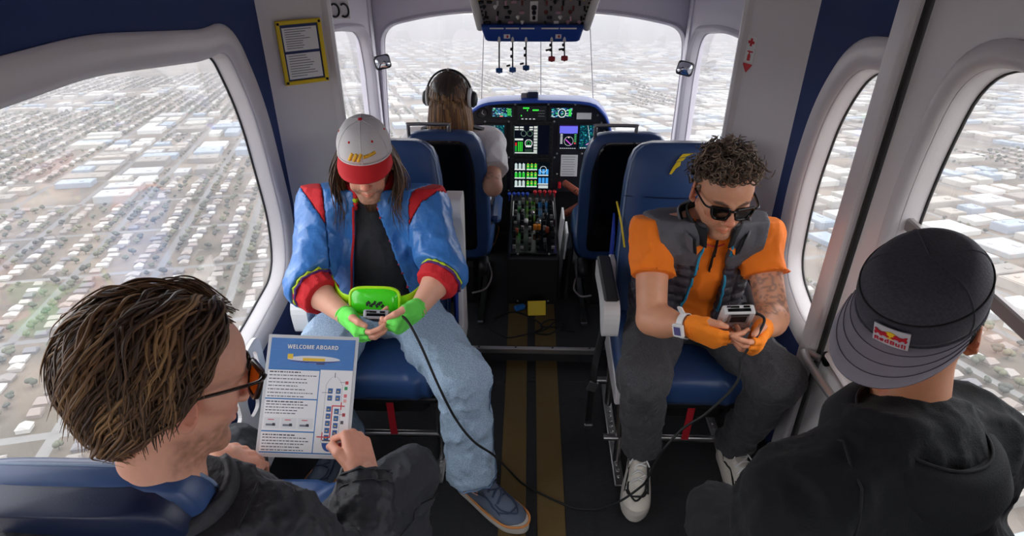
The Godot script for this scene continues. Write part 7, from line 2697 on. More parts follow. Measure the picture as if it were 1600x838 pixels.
func player_in_orange() -> void:
	var j := {}
	j.pelvis = Vector3(0.575, 0.55, -1.94)
	j.chest = Vector3(0.578, 0.785, -1.895)
	j.neck = Vector3(0.580, 0.955, -1.825)
	j.head = on_d(1129, 303, 1.925)
	j.sl = Vector3(0.745, 0.915, -1.835)
	j.sr = Vector3(0.405, 0.915, -1.835)
	j.er = on_d(1018, 500, 1.99)
	j.wr = on_d(1078, 511, 1.89)
	j.el = on_d(1208, 496, 1.99)
	j.wl = on_d(1192, 515, 1.89)
	j.hl = j.pelvis + Vector3(0.095, -0.01, 0.02)
	j.hr = j.pelvis + Vector3(-0.095, -0.01, 0.02)
	j.kr = on_d(1006, 592, 2.06)
	j.kl = on_d(1214, 592, 2.06)
	j.ar = Vector3(0.428, 0.105, -1.675)
	j.al = Vector3(0.765, 0.105, -1.70)
	j.tr = Vector3(0.385, 0.04, -1.53)
	j.tl = Vector3(0.765, 0.04, -1.56)
	j.arm = 1.12
	var root := thing("person", "person with curly hair in an orange polo shirt and grey quilted vest", "person", Vector3(0.575, 0.0, -1.9))
	var skin := SkinPaint.new()
	skin.base = lin(216, 154, 120)
	skin.stubble = 0.28
	skin.stubble_col = lin(110, 84, 70)
	skin.ink = [[j.sl.lerp(j.el, 0.45), j.el.lerp(j.wl, 0.25), 0.42]]
	var mb := MB.new()
	var T := frame_of(Vector3(0.03, -0.23, 0.95), Vector3(0.03, 1, 0), j.head, 1.02)
	add_head(mb, T, skin, j.neck, {smile = -0.35})
	body_field(mb, skin, j, 0.009)
	var con := on_d(1150, 487, 1.86)
	var TR := hand_frame(j.wr, Vector3(0.78, -0.06, 0.58), Vector3(-0.55, -0.25, 0.80))
	var TL := hand_frame(j.wl, Vector3(-0.50, -0.06, 0.84), Vector3(0.80, -0.25, 0.50))
	var thumb := [Vector3(0.02, -0.006, 0.026), Vector3(0.048, -0.008, 0.046), Vector3(0.078, -0.014, 0.048), Vector3(0.098, -0.020, 0.044)]
	var hr := hand_bones(TR, [[26, 26, 20], [36, 60, 35], [40, 64, 35], [44, 66, 35]], thumb, 0.02)
	var hl := hand_bones(TL, [[40, 30, 20], [52, 55, 35], [56, 60, 35], [58, 62, 35]], thumb, 0.02)
	add_hand(mb, hr, skin, j.wr.lerp(j.er, 0.2), 0.029)
	add_hand(mb, hl, skin, j.wl.lerp(j.el, 0.2), 0.029)
	wpart(root, "body", mb, M.skin)
	glove(root, hr, M.glove_orange, j.wr.lerp(j.er, 0.02))
	glove(root, hl, M.glove_orange, j.wl.lerp(j.el, 0.02))
	# polo shirt
	var sb := bounds([[j.sl, j.sr], [j.sl.lerp(j.el, 0.5), j.sr.lerp(j.er, 0.5)], [j.pelvis, j.neck]], 0.16)
	var S := Field.new(sb.position, sb.end, 0.0082)
	torso(S, j.pelvis, j.chest, j.neck, j.sl, j.sr, 0.004, Vector3.BACK)
	for s in ["l", "r"]: S.capsule(j["s" + s], j["s" + s].lerp(j["e" + s], 0.6), 0.066, 0.066, 0.04)
	folds(S, 0.010, 7.5, 80, Vector3(1, 0.7, 1))
	for s in ["l", "r"]: S.cut(j["s" + s].lerp(j["e" + s], 0.50), j["e" + s] - j["s" + s], 0.14)
	S.cut(j.neck + Vector3(0, 0.025, 0.02), Vector3(0, 1, -0.3))
	S.cut(j.pelvis, Vector3(0, -1, 0))
	var sm := MB.new(); S.add_to(sm)
	var polo := wpart(root, "polo_shirt", sm, M.polo_orange)
	for s in ["l", "r"]:
		var c: Vector3 = j["s" + s].lerp(j["e" + s], 0.485)
		var ax: Vector3 = (j["e" + s] - j["s" + s]).normalized()
		var u := ax.cross(Vector3.RIGHT).normalized()
		var v := ax.cross(u).normalized()
		var pth := PackedVector3Array()
		for k in 33:
			var dir := u * cos(TAU * k / 32.0) + v * sin(TAU * k / 32.0)
			var hp := field_hit(S, c + dir * 0.13, -dir, 0.13)
			pth.append(hp if hp.distance_to(c) < 0.078 else c + dir * 0.068)
		var hm := MB.new(); hm.tube(pth, 0.003, 5, false)
		wpart(polo, "sleeve_hem", hm, M.polo_orange)
	trousers(root, j, M.dark_denim, [0.094, 0.088, 0.074, 0.064, 0.062], M.black_cloth, 82)
	# vest: smooth grey yoke above, quilted below, open in front
	var V := Field.new(sb.position, sb.end, 0.0078)
	torso(V, j.pelvis + Vector3(0, 0.02, 0), j.chest, j.neck, j.sl.lerp(j.neck, 0.1), j.sr.lerp(j.neck, 0.1), 0.024, Vector3.BACK, 1.03)
	folds(V, 0.010, 7.0, 84)
	V.cut(j.neck + Vector3(0, 0.028, 0), Vector3(0, 1, -0.2))
	V.cut(j.pelvis + Vector3(0, -0.01, 0), Vector3(0, -1, 0))
	for s in [-1.0, 1.0]:
		var c: Vector3 = j.sl if s > 0 else j.sr
		V.cut(c + Vector3(s * 0.012, 0, 0), Vector3(s * 0.94, -0.1, 0.25), 0.28)
	var xc: float = j.neck.x
	var gap := func(y: float) -> Vector2:
		var t := clampf((0.97 - y) / 0.40, 0.0, 1.0)
		return Vector2(xc - 0.034 - 0.045 * t * t, xc + 0.042 + 0.012 * sin(t * PI * 0.8))
	V.carve(func(p):
		if p.z < -1.83 - (0.97 - p.y) * 0.25: return -1.0
		var g: Vector2 = gap.call(p.y)
		return minf(p.x - g.x, g.y - p.x))
	var Y := copy_field(V)
	var yc: Vector3 = j.neck + Vector3(0, -0.125, 0)
	Y.cut(yc, Vector3(0, -1, 0.12))
	var ym := MB.new(); Y.add_to(ym)
	var vest := wpart(root, "vest_yoke", ym, M.vest_grey)
	V.cut(yc, Vector3(0, 1, -0.12))
	V.swell(func(p):
		var a := absf(fposmod(p.y * 1.0, 0.036) - 0.018) / 0.018
		var b := absf(fposmod(p.x + p.z * 0.3, 0.048) - 0.024) / 0.024
		return 0.007 * (pow(a, 3.0) + 0.8 * pow(b, 5.0)) - 0.004)
	var vm := MB.new(); V.add_to(vm)
	var quilt := wpart(root, "quilted_vest", vm, M.vest_quilt)
	for sd in 2:
		var path := PackedVector3Array()
		for k in 28:
			var y := lerpf(0.99, 0.57, k / 27.0)
			var g: Vector2 = gap.call(y)
			var x := g.x - 0.004 if sd == 0 else g.y + 0.004
			var from := Vector3(x, y, -1.45)
			var p1 := field_hit(V, from, Vector3(0, 0, -1), 0.5)
			var p2 := field_hit(Y, from, Vector3(0, 0, -1), 0.5)
			path.append(p1 if p1.z > p2.z else p2)
		var zp := MB.new(); zp.tube(path, 0.0042, 6)
		wpart(quilt, "zip_edge", zp, M.trim_teal)
	# collars: tall grey vest collar standing open, black inside, polo collar with two points
	var nk: Vector3 = j.neck + Vector3(0, 0.035, 0.015)
	for e in [[0.100, 0.098, 0.012, "vest_grey", 46.0, 0.0], [0.092, 0.090, 0.008, "black_cloth", 50.0, 0.0], [0.074, 0.074, 0.022, "black_cloth", 64.0, 0.03]]:
		var cm := MB.new()
		var rings := []
		for k in 45:
			var an := deg_to_rad(lerpf(90.0 + (90.0 - e[4]), 450.0 - (90.0 - e[4]), k / 44.0))
			var out := Vector3(cos(an), 0, sin(an))
			var fr := smoothstep(-0.1, 1.0, sin(an))
			var base: Vector3 = nk + Vector3(cos(an) * e[0], -0.030 - (0.060 - e[5]) * fr, sin(an) * e[1] + 0.030 * fr)
			var top: Vector3 = nk + Vector3(cos(an) * (e[0] + 0.006 + 0.010 * fr), e[2] - (0.050 - e[5]) * fr, sin(an) * (e[1] + 0.006) + 0.026 * fr)
			rings.append(PackedVector3Array([base - out * 0.003, base + out * 0.004, top + out * 0.005, top + Vector3(0, 0.004, 0), top - out * 0.002]))
		cm.loft(rings)
		wpart(vest, "collar", cm, M[e[3]])
	for sd in [-1.0, 1.0]:
		var cm := MB.new()
		var a: Vector3 = j.neck + Vector3(sd * 0.066, 0.045, 0.045)
		var b: Vector3 = j.neck + Vector3(sd * 0.020, -0.010, 0.092)
		var tip: Vector3 = j.neck + Vector3(sd * 0.058, -0.052, 0.108)
		var up := (b - a).cross(tip - a).normalized()
		if up.z < 0: up = -up
		for f in [[a, b, tip]]:
			cm.loft([PackedVector3Array([a + up * 0.004, a - up * 0.004]), PackedVector3Array([a.lerp(b, 0.5) + up * 0.004 + Vector3(0, 0.006, 0), a.lerp(tip, 0.5) + up * 0.004]), PackedVector3Array([b + up * 0.004, tip + up * 0.004])], false, false)
			cm.quad(a + up * 0.004, b + up * 0.004, tip + up * 0.004, a.lerp(tip, 0.5) + up * 0.006)
			cm.quad(a - up * 0.002, a.lerp(tip, 0.5) - up * 0.002, tip - up * 0.002, b - up * 0.002)
		wpart(polo, "collar_point", cm, M.polo_orange)
	var pk := MB.new()
	var pth := PackedVector3Array()
	for k in 10: pth.append(field_hit(S, Vector3(xc + 0.004, lerpf(0.95, 0.82, k / 9.0), -1.45), Vector3(0, 0, -1), 0.5))
	pk.tube(pth, 0.014, 8, true, 0.2)
	wpart(polo, "placket", pk, M.black_cloth)
	for k in 2:
		var bt := MB.new()
		bt.ball(field_hit(S, Vector3(xc + 0.006, 0.885 - k * 0.05, -1.45), Vector3(0, 0, -1), 0.5) + Vector3(0, 0, 0.004), Vector3(0.005, 0.005, 0.002))
		wpart(polo, "button", bt, M.black_gloss)
	# curly hair
	var rng := RandomNumberGenerator.new(); rng.seed = 90
	var hm := MB.new()
	var cols := [lin(116, 92, 76), lin(142, 116, 96), lin(172, 144, 120), lin(92, 74, 62), lin(196, 168, 142)]
	hm.tint = lin(52, 42, 38)
	hm.ball(T * Vector3(0, 0.066, -0.032), Vector3(0.080, 0.078, 0.090), T.basis.orthonormalized(), 24, 16)
	for k in 1050:
		var az := rng.randf_range(-PI, PI)
		var el := asin(rng.randf_range(-0.25, 1.0))
		var front := cos(az)
		if front > 0.15 and el < 0.24 + 0.40 * front + rng.randf_range(-0.06, 0.10): continue
		if el < 0.12 and absf(az) < 1.75: continue
		var p0 := scalp(T, az, el, -0.002)
		var nn := (p0 - T * Vector3(0, 0.03, -0.012)).normalized()
		var a := nn.cross(Vector3(rng.randf_range(-1, 1), rng.randf_range(-1, 1), rng.randf_range(-1, 1))).normalized()
		var b := nn.cross(a)
		var tall := (0.012 + 0.040 * pow(rng.randf(), 1.5)) * (1.0 if el > 0.3 else 0.9)
		if front > 0.3: tall *= 1.1
		var r := rng.randf_range(0.007, 0.013)
		var turns := rng.randf_range(1.1, 1.9)
		var ph := rng.randf() * TAU
		var sway := (a * rng.randf_range(-1, 1) + T.basis.z * 0.35) * 0.012
		var path := PackedVector3Array()
		var rad := []
		for q in 15:
			var t := q / 14.0
			var an := ph + t * turns * TAU
			var rr := r * smoothstep(0.0, 0.25, t)
			path.append(p0 + nn * tall * t + (a * cos(an) + b * sin(an)) * rr + sway * t)
			rad.append(0.0027 * (1.0 - 0.6 * t * t))
		hm.tint = cols[rng.randi() % 5]
		hm.tube(path, rad, 4)
	# short sides
	for k in 260:
		var sd := 1.0 if k % 2 else -1.0
		var az := sd * rng.randf_range(1.30, 2.6)
		var p0 := scalp(T, az, rng.randf_range(-0.30, 0.25), -0.002)
		var nn := (p0 - T * Vector3(0, 0.03, -0.012)).normalized()
		var e := p0 + nn * 0.008 + T.basis * Vector3(0, -0.012, -0.006)
		hm.tint = cols[rng.randi() % 5]
		hm.tube(PackedVector3Array([p0, p0.lerp(e, 0.5) + nn * 0.002, e]), [0.0026, 0.0024, 0.0012], 4)
	hm.tint = Color.WHITE
	wpart(root, "curly_hair", hm, M.hair)
	# shoes
	shoe(root, frame_of(Vector3(-0.055, 0, 0.26), Vector3.UP, Vector3(0.440, 0, -1.735), 1.0), M.shoe_cream, M.sole_grey, M.white_plastic, 1)
	shoe(root, frame_of(Vector3(0.02, 0, 0.26), Vector3.UP, Vector3(0.765, 0, -1.76), 1.0), M.shoe_cream, M.sole_grey, M.white_plastic, 1)
	glasses("sunglasses", "black square-framed sunglasses with dark lenses on the curly-haired person", T, M.black_gloss, M.lens_dark)
	# console, watch
	console("pale grey handheld console held in orange gloved hands", Transform3D(Basis(Vector3(1, 0.05, 0.0).normalized(), Vector3(0, 0.92, 0.39), Vector3(0, 0.39, -0.92)).orthonormalized(), con + Vector3(0.002, -0.040, -0.005)), 0.090, 0.140, 0.030, mat("console_white", rgb8(206, 202, 200), 0.4))
	watch(j)
	# necklace cord
	var nc := MB.new()
	var np := PackedVector3Array()
	for k in 17:
		var an := deg_to_rad(lerpf(20, 160, k / 16.0))
		np.append(field_hit(S, j.neck + Vector3(cos(an) * 0.055, 0.04 - 0.075 * sin(an), 0.25), Vector3(0, 0, -1), 0.3) + Vector3(0, 0, 0.001))
	nc.tube(np, 0.0022, 5)
	single("necklace_cord", nc, M.red, "thin red cord round the neck above the orange collar", "necklace")

func watch(j: Dictionary) -> void:
	var c: Vector3 = j.wr.lerp(j.er, 0.12)
	var ax: Vector3 = (j.er - j.wr).normalized()
	var t := thing("wristwatch", "chunky white digital watch worn beside the orange glove", "watch", c)
	var up := (Vector3(0.0, 0.25, 1.0) - ax * ax.dot(Vector3(0.0, 0.25, 1.0))).normalized()
	var sd := ax.cross(up).normalized()
	var st := MB.new()
	var rp := []
	for k in 36:
		var an := TAU * k / 36.0
		var dir := up * cos(an) * 0.031 + sd * sin(an) * 0.036
		var d2 := dir.normalized()
		rp.append(PackedVector3Array([dir - ax * 0.010, dir + d2 * 0.004 - ax * 0.010, dir + d2 * 0.004 + ax * 0.010, dir + ax * 0.010]))
	rp.append(rp[0])
	st.loft(rp, false)
	part(t, "watch_strap", st, M.white_plastic)
	var bas := Basis(ax, sd, up)
	if bas.determinant() < 0: bas = Basis(ax, -sd, up)
	var cs := MB.new()
	cs.slab(rounded([[-0.018, -0.021, 0.008], [0.018, -0.021, 0.008], [0.018, 0.021, 0.008], [-0.018, 0.021, 0.008]], 4), 0.012, Transform3D(bas, up * 0.042), 0.0025)
	part(t, "watch_case", cs, M.white_plastic)
	var fc := MB.new()
	fc.box(up * 0.0425, Vector3(0.022, 0.026, 0.001), bas, 0.0003)
	part(t, "watch_display", fc, mat("watch_lcd", rgb8(96, 92, 140), 0.2))
	for k in 2:
		var bt := MB.new()
		bt.box(up * 0.036 + bas.x * 0.019 + bas.y * (0.011 - 0.022 * k), Vector3(0.003, 0.005, 0.004), bas, 0.001)
		part(t, "watch_button", bt, M.dark_metal)
	# the loose tail of the strap stands up
	var tail := MB.new()
	tail.slab(rounded([[-0.008, 0.0, 0.002], [0.008, 0.0, 0.002], [0.009, 0.038, 0.008], [-0.009, 0.038, 0.008]], 4), 0.003, Transform3D(Basis(ax, Vector3(-0.25, 0.9, 0.3).normalized(), ax.cross(Vector3(-0.25, 0.9, 0.3).normalized())).orthonormalized(), sd * 0.036 * (1.0 if sd.y > 0 else -1.0)))
	part(t, "strap_tail", tail, M.white_plastic)

func card_reader() -> void:
	var j := {}
	j.pelvis = Vector3(-0.59, 0.54, -0.88)
	j.chest = Vector3(-0.585, 0.80, -0.755)
	j.neck = on_d(262, 782, 1.0)
	j.head = on_d(272, 602, 0.955)
	j.sr = on_d(425, 858, 1.06)
	j.sl = on_d(110, 840, 1.0)
	j.wr = on_d(568, 738, 1.40)
	j.er = on_d(572, 915, 1.27)
	j.wl = on_d(360, 716, 1.36)
	j.el = Vector3(-0.80, 0.71, -0.86)
	j.hr = j.pelvis + Vector3(0.095, -0.01, -0.02)
	j.hl = j.pelvis + Vector3(-0.095, -0.01, -0.02)
	j.kr = Vector3(-0.315, 0.50, -1.185)
	j.kl = Vector3(-0.80, 0.52, -1.23)
	j.ar = Vector3(-0.36, 0.105, -1.10)
	j.al = Vector3(-0.80, 0.105, -1.15)
	j.tr = Vector3(-0.35, 0.04, -1.23)
	j.tl = Vector3(-0.80, 0.04, -1.28)
	var root := thing("person", "person with wavy brown hair in a charcoal jacket reading a safety card", "person", Vector3(-0.59, 0, -0.9))
	var skin := SkinPaint.new()
	skin.base = lin(232, 172, 146)
	skin.stubble = 0.55
	skin.stubble_col = lin(120, 84, 60)
	var mb := MB.new()
	var T := frame_of(Vector3(0.67, -0.36, -0.63), Vector3(0.02, 1, -0.12), j.head, 1.02)
	add_head(mb, T, skin, j.neck)
	body_field(mb, skin, j, 0.014)
	# the card and the hands that hold it
	var c0 := on_d(414, 523, 1.50)
	var c1 := on_d(558, 527, 1.50)
	var c2 := on_d(549, 719, 1.44)
	var c3 := on_d(407, 713, 1.44)
	var cc := (c0 + c1 + c2 + c3) * 0.25
	var cx := ((c1 - c0) + (c2 - c3)).normalized()
	var cy := ((c0 - c3) + (c1 - c2))
	cy = (cy - cx * cy.dot(cx)).normalized()
	var cw := ((c1 - c0).length() + (c2 - c3).length()) * 0.5
	var ch := ((c0 - c3).length() + (c1 - c2).length()) * 0.5
	safety_card(Transform3D(Basis(cx, cy, cx.cross(cy)), cc), cw, ch)
	var cn := cx.cross(cy)
	var grip: Vector3 = cc + cx * (cw * 0.5 - 0.004) - cy * (ch * 0.36)
	# right fist: comes from below, thumb on the front of the card, fingers behind it
	var xr: Vector3 = (grip + cx * 0.018 + cn * 0.006 - j.wr).normalized()
	var yr := (cx * 0.75 + cn * 0.65)
	yr = (yr - xr * yr.dot(xr)).normalized()
	var zr := xr.cross(yr).normalized()
	if zr.dot(cn - cx) < 0: zr = -zr
	var TR := Transform3D(Basis(xr, yr, zr), j.wr)
	var hr := hand_bones(TR, [[70, 85, 50], [74, 88, 50], [78, 88, 50], [80, 88, 50]], [Vector3(0.02, -0.006, 0.026), Vector3(0.052, -0.014, 0.044), Vector3(0.078, -0.030, 0.040), Vector3(0.090, -0.050, 0.034)], 0.0)
	add_hand(mb, hr, skin, j.wr.lerp(j.er, 0.2), 0.028)
	var gl: Vector3 = cc - cx * (cw * 0.5 - 0.01) - cy * (ch * 0.47)
	var xl: Vector3 = (gl - j.wl).normalized()
	var yl: Vector3 = cn * 0.7 + Vector3(0, 0.7, 0)
	yl = (yl - xl * yl.dot(xl)).normalized()
	var zl := xl.cross(yl).normalized()
	if zl.dot(cn) < 0: zl = -zl
	var hl := hand_bones(Transform3D(Basis(xl, yl, zl), gl - xl * 0.13), [[20, 35, 25], [26, 45, 30], [30, 50, 30], [34, 52, 30]], [Vector3(0.02, -0.006, 0.026), Vector3(0.05, -0.004, 0.044), Vector3(0.082, -0.008, 0.044), Vector3(0.108, -0.010, 0.036)], 0.03)
	add_hand(mb, hl, skin, j.wl, 0.028)
	wpart(root, "body", mb, M.skin)
	# jacket
	var jb := bounds([[j.sl, j.sr], [j.el, j.er], [j.pelvis, j.neck], [j.wr, j.wl]], 0.15)
	var J := Field.new(jb.position, jb.end, 0.0085)
	torso(J, j.pelvis + Vector3(0, 0.02, 0), j.chest, j.neck, j.sl, j.sr, 0.022, Vector3.FORWARD, 1.05)
	for s in ["l", "r"]:
		J.capsule(j["s" + s], j["e" + s], 0.074, 0.062, 0.045)
		J.capsule(j["e" + s], j["e" + s].lerp(j["w" + s], 0.97), 0.064, 0.048, 0.03)
	folds(J, 0.014, 6.0, 100)
	folds(J, 0.008, 15.0, 101, Vector3(1, 1.6, 1))
	J.cut(j.neck + Vector3(0, 0.008, 0), Vector3(0.1, 1, 0.0))
	for s in ["l", "r"]: J.cut(j["e" + s].lerp(j["w" + s], 0.97), j["w" + s] - j["e" + s], 0.09)
	J.cut(j.pelvis + Vector3(0, -0.06, 0), Vector3(0, -1, 0))
	var jm := MB.new(); J.add_to(jm)
	var jk := wpart(root, "jacket", jm, M.jacket_charcoal)
	var ax: Vector3 = (j.wr - j.er).normalized()
	var u := ax.cross(Vector3.UP).normalized()
	var v := u.cross(ax).normalized()
	for k in 2:
		var pth := PackedVector3Array()
		var c: Vector3 = j.er.lerp(j.wr, 0.955 - 0.11 * k)
		for q in 33:
			var dir := u * cos(TAU * q / 32.0) + v * sin(TAU * q / 32.0)
			pth.append(field_hit(J, c + dir * 0.1, -dir, 0.1))
		var hm := MB.new(); hm.tube(pth, 0.0034 if k == 0 else 0.0018, 5, false)
		wpart(jk, "cuff_seam", hm, M.jacket_charcoal)
	# shoulder seam
	var sp := PackedVector3Array()
	for q in 22:
		var an := TAU * q / 21.0
		var dir := Vector3(0.15 * cos(an), cos(an), sin(an)).normalized()
		sp.append(field_hit(J, j.sr + Vector3(-0.03, 0, 0) + dir * 0.16, -dir, 0.16))
	var sm := MB.new(); sm.tube(sp, 0.0022, 5, false)
	wpart(jk, "shoulder_seam", sm, M.black_cloth)
	var cl := MB.new()
	var nk: Vector3 = j.neck + Vector3(0.005, 0.004, -0.01)
	var rings := []
	for k in 41:
		var an := deg_to_rad(lerpf(-50, 230, k / 40.0))
		var out := Vector3(cos(an), 0, sin(an))
		var base := nk + out * 0.092 + Vector3(0, -0.035, 0)
		var top := nk + out * 0.083 + Vector3(0, 0.014, -0.004)
		rings.append(PackedVector3Array([base - out * 0.006, base + out * 0.008, nk + out * 0.098 + Vector3(0, 0.0, 0), top + out * 0.006, top, top - out * 0.006]))
	cl.loft(rings)
	wpart(jk, "collar", cl, M.jacket_charcoal)
	trousers(root, j, M.pants_charcoal, [0.092, 0.086, 0.074, 0.066, 0.062], M.black_cloth, 103, "trousers", 0.011)
	shoe(root, frame_of(Vector3(0.02, 0, -0.26), Vector3.UP, Vector3(-0.36, 0, -1.04), 1.0), M.shoe_slate, M.sole_grey, M.lace_navy, 0)
	shoe(root, frame_of(Vector3(0.0, 0, -0.26), Vector3.UP, Vector3(-0.80, 0, -1.09), 1.0), M.shoe_slate, M.sole_grey, M.lace_navy, 0)
	glasses("sunglasses", "tortoise-framed sunglasses with amber lenses on the wavy-haired card reader", Transform3D(T.basis.scaled_local(Vector3(1.04, 1.25, 1.04)), T.origin), M.tortoise, M.lens_amber)
	# wavy hair swept back, down to the nape
	var rng := RandomNumberGenerator.new(); rng.seed = 110
	var hm := MB.new()
	hm.tint = lin(96, 70, 52)
	hm.ball(T * Vector3(0, 0.058, -0.030), Vector3(0.083, 0.086, 0.096), T.basis.orthonormalized(), 24, 16)
	hm.ball(T * Vector3(0, -0.02, -0.062), Vector3(0.068, 0.075, 0.058), T.basis.orthonormalized(), 20, 12)
	hm.tint = Color.WHITE
	var locks := []
	var ear := Vector3(-0.082, 0.0, -0.012)
	for k in 3000:
		var az := rng.randf_range(-PI, PI)
		var el := asin(rng.randf_range(-0.40, 1.0))
		var front := cos(az)
		if front > 0.35 and el < 0.50 + 0.25 * front: continue
		if absf(az) < 1.50 and el < 0.32: continue
		if absf(az) < 1.85 and el < 0.02: continue
		var q := T.affine_inverse() * scalp(T, az, el, 0.004 + rng.randf() * 0.020)
		var pts := [T * q]
		var wave := az * 3.0 + el * 4.0 + rng.randf_range(-0.5, 0.5)
		var long := rng.randf_range(0.8, 1.15)
		var ok := true
		for st in (8 if absf(az) > 1.9 and el < 0.3 else 6):
			var nn := Vector3(q.x / 0.0064, (q.y - 0.03) / 0.0085, (q.z + 0.02) / 0.0105).normalized()
			var flow := Vector3(signf(q.x + 0.0001) * 0.35, -0.50 - 0.12 * st, -0.75 + 0.10 * st)
			if q.z > 0.045: flow = Vector3(signf(q.x) * 0.6, 0.25 if st == 0 else -0.1, -0.9)
			flow = (flow - nn * flow.dot(nn)).normalized()
			var side := flow.cross(nn).normalized()
			q += flow * 0.025 * long + side * (sin(wave + st * 1.35) * 0.012) + nn * (0.0045 * cos(wave * 1.3 + st * 1.7))
			var rr := Vector3(q.x / 0.088, (q.y - 0.028) / 0.104, (q.z + 0.022) / 0.112)
			if rr.length() < 1.0 and q.y > -0.07: q += nn * (1.0 - rr.length()) * 0.095
			if q.distance_to(ear) < 0.031 or (q.z > 0.012 and q.y < 0.045): ok = st > 2
			if not ok: break
			pts.append(T * q)
		if pts.size() > 3: locks.append(pts)
	strands(hm, locks, [lin(98, 70, 50), lin(124, 90, 62), lin(150, 110, 74), lin(182, 136, 90), lin(212, 164, 108)], 111, 0.0030, 4, 0.45, T * Vector3(0, 0.02, -0.02))
	wpart(root, "wavy_hair", hm, M.hair)

func card_image() -> Image:
	var im := blank(720, 920, rgb8(236, 236, 238))
	var ink := rgb8(70, 74, 86)
	var blue := rgb8(52, 120, 186)
	dab(im, 0, 0, 720, 250, rgb8(74, 128, 196))
	for k in 60: dab(im, (k * 97) % 700, (k * 53) % 240, 70, 3, rgb8(82, 136, 202))
	# airship drawing in the header
	for x in range(150, 600):
		var t := (x - 375.0) / 225.0
		var hh := 30.0 * sqrt(maxf(0.0, 1.0 - t * t))
		dab(im, x, 170 - hh, 1, hh * 2.0, rgb8(220, 222, 226))
		if absf(t) < 0.42: dab(im, x, 158, 1, 24, rgb8(232, 190, 50))
		dab(im, x, 170 + hh * 0.5, 1, hh * 0.5, rgb8(60, 74, 140))
	dab(im, 150, 128, 46, 40, rgb8(232, 196, 60)); dab(im, 400, 196, 70, 14, rgb8(70, 80, 120))
	for y in [250, 486, 742, 905]: dab(im, 0, y, 440 if y < 800 else 720, 10, blue)
	dab(im, 434, 250, 8, 662, blue)
	var rng := RandomNumberGenerator.new(); rng.seed = 5
	for sec in [[272, 478, 8], [510, 612, 5], [770, 898, 6]]:
		for k in sec[2]:
			var y: float = lerpf(sec[0], sec[1] - 10, k / float(sec[2] - 1))
			var x := 14
			var stop := rng.randi_range(250, 415)
			while x < stop:
				var w := rng.randi_range(10, 34)
				dab(im, x, y, w, 7 if k > 0 else 9, ink if k > 0 else rgb8(40, 44, 60))
				x += w + 7
	for k in 3:
		dab(im, 14 + k * 140, 640, 128, 84, rgb8(222, 224, 228))
		dab(im, 44 + k * 140, 654, 50, 6, rgb8(196, 50, 60))
		dab(im, 30 + k * 140, 690, 80, 16, rgb8(110, 116, 128)); dab(im, 84 + k * 140, 684, 22, 22, rgb8(40, 42, 54))
	# seat plan with the red way out
	for y in range(300, 880):
		var t := (y - 300.0) / 580.0
		var w := 70.0 * sqrt(minf(1.0, t * 8.0)) * sqrt(minf(1.0, (1.0 - t) * 9.0))
		dab(im, 570 - w, y, 3, 1, rgb8(150, 154, 164)); dab(im, 570 + w, y, 3, 1, rgb8(150, 154, 164))
	dab(im, 568, 270, 6, 40, ink)
	for e in [[0, 396, 2], [1, 396, 2], [0, 540, 5], [1, 556, 5]]:
		for k in e[2]:
			dab(im, (522 if e[0] == 0 else 590), e[1] + k * 56, 40, 42, rgb8(40, 96, 160))
			dab(im, (532 if e[0] == 0 else 600), e[1] + k * 56 + 20, 16, 8, rgb8(230, 200, 80))
	var red := rgb8(200, 48, 60)
	dab(im, 566, 530, 9, 250, red); dab(im, 566, 530, 110, 9, red); dab(im, 462, 776, 112, 9, red)
	dab(im, 640, 504, 9, 60, red); dab(im, 500, 744, 9, 60, red)
	for e in [[660, 380, rgb8(30, 150, 90)], [660, 440, rgb8(220, 110, 120)], [660, 480, rgb8(230, 170, 170)], [660, 590, rgb8(170, 40, 50)], [650, 650, ink], [650, 820, rgb8(190, 50, 60)], [664, 336, rgb8(200, 60, 70)]]:
		dab(im, e[0], e[1], 26, 26, e[2])
	for y in [344, 430, 600, 848]: dab(im, 470 if y % 4 else 620, y, 60, 3, ink)
	for y in range(826, 892):
		var w := 60.0 * sqrt(maxf(0.0, 1.0 - pow((y - 826.0) / 66.0, 2.0)))
		dab(im, 570 - w, y, w * 2.0, 1, rgb8(36, 84, 160))
	dab(im, 510, 802, 120, 10, ink)
	im.fill_rect(Rect2i(0, 0, 720, 3), blue)
	return im

